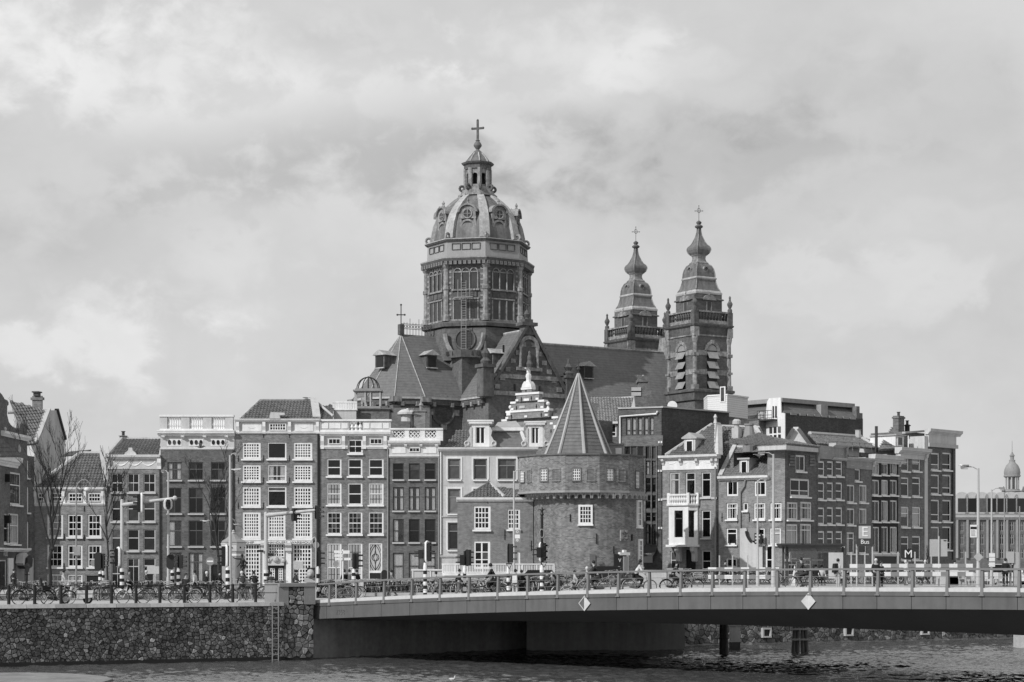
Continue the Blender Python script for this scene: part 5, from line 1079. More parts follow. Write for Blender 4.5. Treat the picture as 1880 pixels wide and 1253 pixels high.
for x in (1022, 1130): q3 = h.P(x, 668, 2); mb = MB(); mb.lathe([(.4, -.5), (.4, .5), (.2, .7), (.35, 1.1), (.15, 1.5), (.05, 1.9)], 8); mb.build('roof_urn', M_DARKSTONE, h.root, loc=(q3.x, 2, q3.z))
# ------------------------------------------------------------------ the domed church (local x along the nave, y away from the water)
CH = thing('domed_church', 'great soot dark church with ribbed octagonal dome and two onion spired towers', 'church', (-4.32, 247, 0), R(32))
def zy(y): return ZC + (HY - y) * 247 / F
C_BR = brickm('church_brick', 0.115, 0.35, 0.2, 0.2, mc=1.2); C_ST = mat('church_stone', 0.24, 0.85, 0.6, 0.9, 0.6, 3, streak=0.5, stain=.3); C_STD = mat('church_dark_stone', 0.10, 0.85, 0.55, 0.8, 0.5, 3, streak=0.4)
C_SL = mat('church_slate', 0.145, 0.55, 0.2, 0.3, 0.12, 4, lines=(0.35, 0.14, 0.25), streak=0.25, grain=.3); C_CU = mat('dome_sheet', 0.14, 0.6, 0.4, 0.6, 0.35, 3, streak=0.6); C_RIB = mat('rib_lead', 0.36, 0.6, 0.35, 0.8, 0.4, 3, streak=0.4)
C_GL = mat('church_glass', 0.055, 0.2, 0.4, 0.8)
M_PANEL = mat('attic_panel_stone', 0.30, 0.8, 0.15, 0.5, 0.1, 4, streak=0.15)
hw, EV, RDG = 5.65, 22.4, 30.4
def part(mb, name, m, parent=CH, sm=False, kind=None): return mb.build(name, m, parent, sm, kind=kind)
# apse outline
ap = [(-11 + hw * cos(R(-90 - 36 * i)), hw * sin(R(-90 - 36 * i))) for i in range(6)]
mb = MB(); mb.prism_z(ap + [(0, hw), (0, -hw)], 0, EV - .5); part(mb, 'apse_wall', C_BR)
mb = MB(); mb.box(0, -hw, 0, 29, hw, EV - .5); part(mb, 'nave_wall', C_BR)
mb = MB(); mb.box(5.65, -hw - 5, 0, 27, hw + 5, 15.5); part(mb, 'aisle_wall', C_BR)
mb = MB(); mb.prism_y([(-hw, 0), (hw, 0), (hw, EV), (0, RDG + .4), (-hw, EV)], -11.9, -11.2); gwl = part(mb, 'transept_gable', C_BR)
mb = MB(); mb.box(-hw, -11.2, 0, hw, -hw, EV - .5); part(mb, 'transept_wall', C_BR)
mb = MB(); mb.box(-hw, hw, 0, hw, 11.9, EV - .5); part(mb, 'transept_wall', C_BR)
# roofs
ov = .35
def ex(p, k): return (-11 + (p[0] + 11) * k, p[1] * k)
tip = (-11, 0, RDG); mb = MB()
ring_ = [ex(p, 1.07) for p in ap]
for i in range(5): mb.add([(*ring_[i], EV - .2), (*ring_[i + 1], EV - .2), tip], [(0, 1, 2)])
mb.add([(*ring_[0], EV - .2), (0, ring_[0][1], EV - .2), (0, 0, RDG), tip], [(0, 1, 2, 3)]); mb.add([(*ring_[5], EV - .2), (0, ring_[5][1], EV - .2), (0, 0, RDG), tip], [(0, 1, 2, 3)])
ar = part(mb, 'apse_roof', C_SL)
mb = MB()
for i in range(6): mb.tube([(*ring_[i], EV - .15), tip], .07, 5)
mb.build('hip_lead', C_RIB, ar)
mb = MB()
for sy in (-1, 1): mb.add([(0, sy * hw * 1.07, EV - .2), (29.5, sy * hw * 1.07, EV - .2), (29.5, 0, RDG), (0, 0, RDG)], [(0, 1, 2, 3)])
nr = part(mb, 'nave_roof', C_SL); mb = MB(); mb.tube([(5, 0, RDG + .05), (29, 0, RDG + .05)], .16, 6); mb.build('ridge_lead', C_RIB, nr)
mb = MB()
for sx in (-1, 1):
    mb.add([(sx * hw * 1.07, -11.3, EV - .2), (sx * hw * 1.07, 0, EV - .2), (0, 0, RDG), (0, -11.3, RDG)], [(0, 1, 2, 3)]); mb.add([(sx * hw * 1.07, 11.9, EV - .2), (sx * hw * 1.07, 0, EV - .2), (0, 0, RDG), (0, 11.9, RDG)], [(0, 1, 2, 3)])
tr = part(mb, 'transept_roof', C_SL); mb = MB(); mb.tube([(0, -11.3, RDG + .05), (0, -5, RDG + .05)], .16, 6); mb.build('ridge_lead', C_RIB, tr)
# eaves cornice with little corbels, string courses
def along(pts, z, r, name, m, h_=.3, off=.25):
    mb = MB()
    for a, b in zip(pts, pts[1:]):
        mb.beam((a[0], a[1], z), (b[0], b[1], z), r, h_)
    return part(mb, name, m)
run = [ex(p, 1.06) for p in reversed(ap)] + [(-hw * 1.06, -hw * 1.06), (-hw * 1.06, -11.4)]
along(run, EV - .3, .5, 'eaves_gutter', C_RIB, .22); along([(p[0] * .985, p[1] * .985) for p in run], EV - .75, .4, 'eaves_cornice', C_STD, .6)
along([(p[0] * 1.0, p[1] * 1.0) for p in [ex(q, 1.012) for q in reversed(ap)] + [(-hw * 1.012, -hw * 1.012), (-hw * 1.012, -11.4)]], zy(740), .2, 'string_course', C_ST, .22)
cb = MB(); cb.box(-.2, -.2, -.5, .2, .2, 0); cb = cb.mesh('corbel', C_ST)
for a, b in zip(run, run[1:]):
    n = max(1, int(math.hypot(b[0] - a[0], b[1] - a[1]) / 1.7))
    for k in range(n): t = (k + .5) / n; put('corbel', cb, CH, (a[0] + (b[0] - a[0]) * t, a[1] + (b[1] - a[1]) * t, EV - .75))
mb = MB()
for p in ap: q = ex(p, 1.03); mb.box(q[0] - .5, q[1] - .5, 0, q[0] + .5, q[1] + .5, EV - 1.2)
part(mb, 'buttress', C_BR)
for i, p in enumerate(ap): q = ex(p, 1.035); mb = MB(); mb.box(q[0] - .62, q[1] - .62, zy(752), q[0] + .62, q[1] + .62, zy(743)); part(mb, 'buttress_cap', C_ST)
# blind round window on the straight choir wall
mb = MB(); c = (-8.3, -hw - .06, zy(768)); mb.torus(c, 1.45, .22, 'y', 24, 6); o = part(mb, 'round_blind_window', C_STD)
mb = MB(); mb.M = Matrix.Translation(c) @ Matrix.Rotation(pi / 2, 4, 'X'); mb.lathe([(1.4, -.03), (1.4, .03)], 24); mb.build('recess', brickm('recess_brick', 0.065), o)
for a in (0, 90, 180, 270): x, z = c[0] + 1.75 * cos(R(a)), c[2] + 1.75 * sin(R(a)); mb = MB(); mb.box(x - .4, -hw - .25, z - .35, x + .4, -hw, z + .35); mb.build('keystone', C_ST, o)
# lucarnes on the roofs
def lucarne(loc, rz, w=1.5):
    mb = MB(); mb.box(-w / 2, 0, 0, w / 2, 2.6, 1.5); o = mb.build('lucarne', C_STD, CH, loc=loc); o.rotation_euler = (0, 0, rz)
    r = MB(); r.hull([(-w * .72, -.3, 1.5), (w * .72, -.3, 1.5), (0, -.3, 2.15)], [(-w * .72, 2.6, 1.5), (w * .72, 2.6, 1.5), (0, 2.6, 2.15)]); r.build('lucarne_roof', C_RIB, o)
    g = MB(); g.box(-w * .36, -.06, .1, w * .36, -.01, 1.35); g.build('pane', M_BLACK, o); s_ = MB(); s_.box(-w * .5, -.15, -.12, w * .5, .1, .0); s_.build('sill', C_RIB, o)
def on_slope(z): return hw * 1.07 * (RDG - z) / (RDG - EV + .2)
z = zy(686); lucarne((-8.6, -on_slope(z) - .3, z), 0); lucarne((14.5, -on_slope(26.0) - .3, 26.0), 0); lucarne((6.6, -on_slope(zy(700)) - .3, zy(700)), 0)
lucarne((-on_slope(z) - .3, -8.6, z), R(-90)); lucarne((-11 - 3.6, -1.2, zy(688)), R(-70))
# cresting and cross on the apse ridge
mb = MB(); 
for k in range(14):
    x = -11 + k * .42; mb.tube([(x, 0, RDG), (x, 0, RDG + (1.5 if k % 3 else 2.0))], .035, 4)
    if k < 13: mb.torus((x + .21, 0, RDG + 1.0), .16, .03, 'y', 8, 4)
mb.tube([(-11, 0, RDG + .7), (-5.5, 0, RDG + .7)], .035, 4); mb.tube([(-11, 0, RDG + 1.3), (-5.5, 0, RDG + 1.3)], .035, 4); part(mb, 'ridge_cresting', M_DARK)
def cross(z0, z1, bar, parent, x=0, y=0, r=.06, rz=0, name='cross', m=None):
    mb = MB(); mb.tube([(0, 0, z0), (0, 0, z1)], r, 6); zb = z0 + (z1 - z0) * .66; mb.tube([(-bar, 0, zb), (bar, 0, zb)], r, 6)
    for p in ((-bar, 0, zb), (bar, 0, zb), (0, 0, z1)): mb.ball(p, r * 1.9, 6, 4)
    o = mb.build(name, m or M_DARK, parent, loc=(x, y, 0)); o.rotation_euler = (0, 0, rz); return o
cross(RDG, RDG + 3.6, .45, CH, -11, 0, .07, R(-32)); mb = MB(); mb.box(-11.3, -.3, RDG - .1, -10.7, .3, RDG + 1.2); part(mb, 'cross_base', C_STD)
# transept gable dressing
def gx(px): return (px - 970) / 143.0 * 2 * hw
mb = MB(); 
for sx in (-1, 1):
    mb.beam((sx * (hw + .2), -11.75, EV + .1), (sx * .2, -11.75, RDG + .6), .95, .35)
part(mb, 'gable_coping', C_STD)
for y in (706, 736): mb = MB(); mb.box(-hw, -12.05, zy(y) - .35, hw, -11.9, zy(y) + .15); part(mb, 'stone_band', C_ST)
mb = MB()
for k in range(7):
    z = EV + 1 + k * 1.05; x = hw * (RDG - z) / (RDG - EV) - .5
    if x < .5: break
    for sx in (-1, 1): mb.box(sx * x - .35, -12.0, z - .3, sx * x + .35, -11.9, z + .25)
mb.box(-1.1, -12.0, zy(632), 1.1, -11.9, zy(624)); part(mb, 'gable_quoins', C_ST)
mb = MB(); n = 10; zc = zy(655); r0, r1 = 1.0, 1.45
mb.hull([(r0 * cos(pi * t / n), -12.15, zc + r0 * sin(pi * t / n)) for t in range(n + 1)] + [(r1 * cos(pi * t / n), -12.15, zc + r1 * sin(pi * t / n)) for t in range(n, -1, -1)],
        [(r0 * cos(pi * t / n), -11.88, zc + r0 * sin(pi * t / n)) for t in range(n + 1)] + [(r1 * cos(pi * t / n), -11.88, zc + r1 * sin(pi * t / n)) for t in range(n, -1, -1)])
for sx in (-1, 1): mb.lathe([(.28, zy(690)), (.2, zy(687)), (.2, zy(660)), (.3, zc)], 8, sx * 1.22, -12.0)
mb.box(-1.8, -12.2, zy(696), 1.8, -11.9, zy(690)); o = part(mb, 'niche', C_ST)
mb = MB(); mb.prism_y([(-1, zy(690)), (1, zy(690))] + [(cos(pi * t / n), zc + sin(pi * t / n)) for t in range(n + 1)], -11.95, -11.86); mb.build('niche_recess', C_STD, o)
mb = MB(); mb.lathe([(.35, zy(690)), (.45, zy(684)), (.25, zy(678)), (.3, zy(672)), (.18, zy(668)), (.2, zy(664)), (.05, zy(661))], 8, 0, -12.1); mb.build('niche_statue', C_STD, o)
mb = MB()
for px, y in ((925, 660), (1000, 660), (945, 727), (990, 728)): mb.box(gx(px) - .12, -11.96, zy(y) - .45, gx(px) + .12, -11.88, zy(y) + .45)
part(mb, 'slit_window', M_BLACK)
def pinnacle(x, y, z0, z1, w, name='pinnacle'):
    h_ = z1 - z0; mb = MB(); mb.box(x - w, y - w, z0, x + w, y + w, z0 + h_ * .55); mb.box(x - w * 1.25, y - w * 1.25, z0 + h_ * .52, x + w * 1.25, y + w * 1.25, z0 + h_ * .58)
    mb.lathe([(w * .7, z0 + h_ * .58), (w * .9, z0 + h_ * .64), (w * .4, z0 + h_ * .70), (w * .75, z0 + h_ * .78), (w * .3, z0 + h_ * .86), (w * .1, z0 + h_)], 8, x, y); return part(mb, name, C_STD)
pinnacle(-hw - .3, -11.7, zy(745), zy(648), .75); pinnacle(hw + .3, -11.7, zy(745), zy(668), .75)
mb = MB(); mb.box(-.7, -12.1, RDG - .6, .7, -11.0, RDG + .5); mb.box(-1.1, -12.3, RDG + .5, 1.1, -10.8, RDG + .9); mb.box(-.6, -12, RDG + .9, .6, -11.1, RDG + 1.3); mb.lathe([(.3, RDG + 1.3), (.2, RDG + 1.5), (.45, RDG + 1.9), (.2, RDG + 2.3), (.05, RDG + 2.5)], 8, 0, -11.55); fo = part(mb, 'gable_finial', C_STD); cross(RDG + 2.4, RDG + 3.7, .4, fo, 0, -11.55, .04)
# crossing block and drum base
mb = MB(); mb.box(-hw, -hw, 10, hw, hw, zy(668)); part(mb, 'crossing_block', C_BR)
P8 = R(22.5)
def o8(prof, name, m, parent=CH, sm=False): mb = MB(); mb.lathe(prof, 8, 0, 0, P8); return part(mb, name, m, parent, sm)
o8([(6.9, zy(668) - .2), (6.75, zy(612))], 'drum_base', C_BR); o8([(7.1, zy(610)), (7.15, zy(604)), (6.7, zy(600))], 'drum_ledge', C_STD)
def face(k, R_): return Matrix.Rotation(R(45 * k + 90), 4, 'Z') @ Matrix.Translation((0, -R_ * cos(R(22.5)), 0))
for k in (1, 3, 5, 7):     # the four diagonal faces over the roof valleys
    M_ = face(k, 6.8); mb = MB(); mb.M = M_; w = 5.3
    mb.torus((0, -.1, zy(634)), 1.25, .16, 'y', 20, 5); o = part(mb, 'oculus', C_STD); g = MB(); g.M = M_ @ Matrix.Translation((0, -.04, zy(634))) @ Matrix.Rotation(pi / 2, 4, 'X'); g.lathe([(1.2, -.02), (1.2, .04)], 20); g.build('pane', C_GL, o)
    s_ = MB(); s_.M = M_; pts = []
    for t in range(13):
        a = R(-178 + 176 * t / 12); pts.append((2.45 * cos(a), -.45, zy(622) + 3.1 * sin(a)))
    s_.tube(pts, .3, 6); s_.build('scroll_parapet', C_ST, o)
    s_ = MB(); s_.M = M_; s_.hull([(-2.2, -.9, zy(668)), (2.2, -.9, zy(668)), (0, -2.0, zy(668))], [(-2.4, -.9, zy(655)), (2.4, -.9, zy(655)), (0, -2.1, zy(655))]); s_.build('corner_ledge', C_STD, o)
    s_ = MB(); s_.M = M_
    for x in (-1.9, -1.1, 1.1, 1.9): s_.box(x - .22, -1.9 + abs(x) * .48 - .1, zy(664), x + .22, -1.2, zy(657))
    s_.build('slit_window', M_BLACK, o)
DR = 6.5
o8([(DR, zy(606)), (DR, zy(495))], 'drum_wall', C_BR)
for k in range(8):
    M_ = face(k, DR); dr = MB(); dr.M = M_; gls = []; n = 8
    for i in (-1, 0, 1):
        x = i * 1.03; r = .4; zs = zy(512); zb = zy(543)
        pr = [(x - r, zb), (x + r, zb)] + [(x + r * cos(pi * t / n), zs + r * sin(pi * t / n)) for t in range(n + 1)]
        gl = MB(); gl.M = M_; gl.prism_y(pr, -.03, .05); gls.append(gl)
        r2 = .51; outer = [(x + r2 * cos(pi * t / n), -.14, zs + r2 * sin(pi * t / n)) for t in range(n + 1)]; inner = [(x + r * cos(pi * t / n), -.14, zs + r * sin(pi * t / n)) for t in range(n, -1, -1)]
        dr.hull(outer + inner, [(a, .02, c_) for a, _, c_ in outer + inner])
        gl = MB(); gl.M = M_; gls.append(gl); gl.prism_y([(x - r, zy(596)), (x + r, zy(596)), (x + r, zy(563)), (x - r, zy(563))], -.03, .05)
    for x in (-1.55, -.515, .515, 1.55):
        dr.lathe([(.1, zy(543)), (.085, zs)], 6, x, -.12); dr.box(x - .08, -.14, zy(598), x + .08, .02, zy(563))
    dr.box(-1.75, -.25, zy(546), 1.75, .02, zy(543)); dr.box(-1.7, -.16, zy(561.5), 1.7, .02, zy(559)); dr.box(-1.75, -.22, zy(600), 1.75, .02, zy(597)); dr.box(-1.62, -.1, zs - .08, 1.62, .0, zs + .06)
    o = dr.build('drum_window', C_ST, CH); [q.build('pane', C_GL, o) for q in gls]
    pn = MB(); pn.M = M_
    for i in (-1, 0, 1): pn.box(i * 1.03 - .42, -.08, zy(557), i * 1.03 + .42, .02, zy(548))
    pn.build('stone_panel', C_STD, o)
    if k in (4, 5, 6, 7):
        if k == 4: bl = MB(); bl.box(-.2, -.05, 0, .2, .01, .24); qm = bl.mesh('quoin', C_ST)
        for i in range(22): put('quoin', qm, o).matrix_local = M_ @ Matrix.Translation((-2.02 + (i % 2) * 4.04, 0, zy(600) + i * .33))
    a = P8 + k * pi / 4; pl = MB(); pl.lathe([(.5, zy(600)), (.5, zy(590)), (.36, zy(588)), (.34, zy(545)), (.46, zy(543)), (.46, zy(538)), (.34, zy(536)), (.32, zy(506)), (.5, zy(502)), (.5, zy(496))], 8, DR * cos(a), DR * sin(a)); part(pl, 'corner_column', C_ST)
o8([(6.6, zy(500)), (6.75, zy(496)), (6.75, zy(494)), (7.15, zy(493)), (7.25, zy(489)), (7.3, zy(486.5)), (6.5, zy(486))], 'drum_cornice', C_STD)
mo = MB(); mo.box(-.2, -.55, -.42, .2, 0, 0); mo = mo.mesh('modillion', C_ST)
for k in range(8):
    for i in range(9): o = put('modillion', mo, CH); o.matrix_local = face(k, 6.65) @ Matrix.Translation(((i - 4) * .6, 0, zy(493)))
o8([(7.28, zy(488)), (7.3, zy(486.3))], 'cornice_edge', C_RIB)
o8([(6.45, zy(488)), (6.35, zy(456))], 'attic', M_PANEL); o8([(6.6, zy(456)), (6.75, zy(453)), (6.75, zy(451.5)), (6, zy(450))], 'attic_cornice', C_STD); o8([(6.78, zy(453)), (6.78, zy(451.6))], 'attic_edge', C_RIB)
for k in range(8):
    pn = MB(); pn.M = face(k, 6.45)
    for i in (-1, 0, 1): 
        x = i * 1.25; z0, z1 = zy(472), zy(460); 
        for b in ((x - .55, z0, x + .55, z0 + .06), (x - .55, z1 - .06, x + .55, z1), (x - .55, z0 + .06, x - .49, z1 - .06), (x + .49, z0 + .06, x + .55, z1 - .06)): pn.box(b[0], -.05, b[1], b[2], .08, b[3])
    pn.build('attic_panel', C_STD, CH)
    a = P8 + k * pi / 4; sc_ = MB(); sc_.torus((0, 0, 0), .35, .16, 'y', 10, 5); o = sc_.build('volute', C_ST, CH, loc=(6.2 * cos(a), 6.2 * sin(a), zy(446))); o.rotation_euler = (0, 0, a)
# dome
dp = [(5.9, zy(450)), (5.78, zy(438)), (5.5, zy(420)), (5.05, zy(405)), (4.45, zy(393)), (3.7, zy(381)), (2.9, zy(371)), (2.15, zy(363))]
dome = o8(dp, 'dome', C_CU)
for k in range(8):
    a = P8 + k * pi / 4; mb = MB(); vs = []
    for i, (r, z) in enumerate(dp):
        w = .62 * (.45 + .55 * r / 5.9)
        for sx in (-1, 1): vs += [((r + .16) * cos(a) - sx * w * sin(a), (r + .16) * sin(a) + sx * w * cos(a), z + .05), ((r - .25) * cos(a) - sx * w * sin(a), (r - .25) * sin(a) + sx * w * cos(a), z)]
    fs = []
    for i in range(len(dp) - 1):
        b = i * 4; fs += [(b, b + 2, b + 6, b + 4), (b, b + 4, b + 5, b + 1), (b + 2, b + 3, b + 7, b + 6)]
    mb.add(vs, fs); mb.build('dome_rib', C_RIB, dome)
    # dormer with round window, hood and arched panel below
    ph = R(45 * k); ap_ = lambda r: r * cos(R(22.5)); M_ = Matrix.Rotation(R(45 * k + 90), 4, 'Z')
    lu = MB(); lu.M = M_; zc = zy(407); yf = -ap_(5.62); n = 10
    lu.prism_y([(-1.05, zc - .5), (1.05, zc - .5)] + [(1.0 * cos(pi * t / n), zc + .25 + .85 * sin(pi * t / n)) for t in range(n + 1)], yf, -ap_(3.9))
    lu.prism_y([(-1.15, zy(447)), (-.75, zy(447)), (-.75, zy(416)), (-1.0, zy(413))], yf + .0, -ap_(5.0)); lu.prism_y([(.75, zy(447)), (1.15, zy(447)), (1.0, zy(413)), (.75, zy(416))], yf + .0, -ap_(5.0))
    lu.torus((0, yf - .05, zc + .1), .55, .1, 'y', 16, 5)
    hood = [(1.25 * cos(pi * t / n), zc + .3 + 1.05 * sin(pi * t / n)) for t in range(n + 1)]; hin = [(1.0 * cos(pi * t / n), zc + .3 + .85 * sin(pi * t / n)) for t in range(n, -1, -1)]
    lu.prism_y(hood + hin, yf - .25, -ap_(4.2)); lu.lathe([(.25, zc + 1.3), (.12, zc + 1.6), (.2, zc + 1.75), (.04, zc + 2.1)], 6, 0, yf + .2)
    lu.prism_y([(.95 * cos(pi * t / n), zy(429) + .95 * sin(pi * t / n)) for t in range(n + 1)] + [(.72 * cos(pi * t / n), zy(429) + .72 * sin(pi * t / n)) for t in range(n, -1, -1)], yf - .02, -ap_(5.2))
    o = lu.build('dome_dormer', C_ST, dome); g = MB(); g.M = M_ @ Matrix.Translation((0, yf - .02, zc + .1)) @ Matrix.Rotation(pi / 2, 4, 'X'); g.lathe([(.5, -.02), (.5, .04)], 16); g.build('pane', C_GL, o); g = MB(); g.M = M_
    g.prism_y([(-.72, zy(447)), (.72, zy(447))] + [(.72 * cos(pi * t / n), zy(429) + .72 * sin(pi * t / n)) for t in range(n + 1)], yf + .08, -ap_(5.0)); g.build('pane', C_GL, o)
    b = MB(); b.M = M_; b.box(-.5, yf - .12, zc + .06, .5, yf - .07, zc + .14); b.box(-.04, yf - .12, zc - .4, .04, yf - .07, zc + .6); b.build('glazing_bars', C_ST, o)
# lantern
ln = o8([(2.5, zy(363)), (2.5, zy(360)), (2.15, zy(359)), (2.05, zy(352)), (1.75, zy(351)), (1.75, zy(346))], 'lantern', C_ST)
o8([(1.05, zy(346)), (1.05, zy(306))], 'lantern_core', M_ROOM, ln)
for k in range(8):
    a = P8 + k * pi / 4; c_ = MB(); c_.lathe([(.3, zy(346)), (.3, zy(312))], 6, 1.5 * cos(a), 1.5 * sin(a), a); c_.build('lantern_column', C_ST, ln)
    M_ = Matrix.Rotation(R(45 * k + 90), 4, 'Z'); ar_ = MB(); ar_.M = M_; n = 8; r = .34; zs = zy(326); w = .62
    ar_.prism_y([(-w, zs), (-r, zs)] + [(-r * cos(pi * t / n), zs + r * sin(pi * t / n)) for t in range(1, n)] + [(r, zs), (w, zs), (w, zy(312)), (-w, zy(312))], -1.45, -1.25); ar_.box(-w, -1.45, zy(346), w, -1.25, zy(342)); ar_.build('lantern_arch', C_ST, ln)
    v_ = MB(); v_.torus((0, 0, 0), .3, .17, 'y', 10, 5); o = v_.build('volute', C_STD, ln, loc=(2.0 * cos(a), 2.0 * sin(a), zy(348))); o.rotation_euler = (0, 0, a)
o8([(1.75, zy(313)), (1.75, zy(306)), (2.0, zy(304)), (2.1, zy(301)), (1.6, zy(300))], 'lantern_cornice', C_STD, ln)
o8([(1.55, zy(300)), (1.4, zy(296)), (1.05, zy(289)), (.62, zy(282)), (.5, zy(279)), (.35, zy(277))], 'lantern_cap', C_CU, ln)
mb = MB()
for k in range(8): a = P8 + k * pi / 4; mb.tube([((r + .03) * cos(a), (r + .03) * sin(a), z) for r, z in [(1.55, zy(300)), (1.4, zy(296)), (1.05, zy(289)), (.62, zy(282))]], .09, 5)
mb.build('lantern_ribs', C_RIB, ln)
mb = MB(); mb.lathe([(.28, zy(278)), (.2, zy(275)), (.3, zy(273)), (.5, zy(269)), (.52, zy(267)), (.4, zy(263)), (.22, zy(260)), (.3, zy(258.5)), (.16, zy(257))], 12); part(mb, 'orb', C_CU, ln, True)
mb = MB(); mb.M = Matrix.Rotation(R(-50), 4, 'Z'); mb.box(-.12, -.12, zy(258), .12, .12, zy(222)); mb.box(-.72, -.1, zy(238), .72, .1, zy(234.5)); mb.lathe([(.15, zy(222)), (.17, zy(221)), (.04, zy(219))], 6)
for p in ((-.72, 0, zy(236)), (.72, 0, zy(236))): mb.ball(p, .17, 6, 4)
mb.build('cross', C_STD, ln)
# ladder up the front of the drum
M_ = face(5, 7.05); mb = MB(); mb.M = M_
for x in (-.3, .3): mb.tube([(x, -.6, zy(657)), (x, -.6, zy(530))], .04, 5); 
for x in (-.75, .75): mb.tube([(x, -.5, zy(560)), (x, -.5, zy(528))], .05, 5)
for i in range(28): mb.tube([(-.3, -.6, zy(656) + i * .31), (.3, -.6, zy(656) + i * .31)], .03, 4)
mb.box(-1.2, -.9, zy(561), 1.2, -.1, zy(559.5)); part(mb, 'maintenance_ladder', M_GREYSTONE)
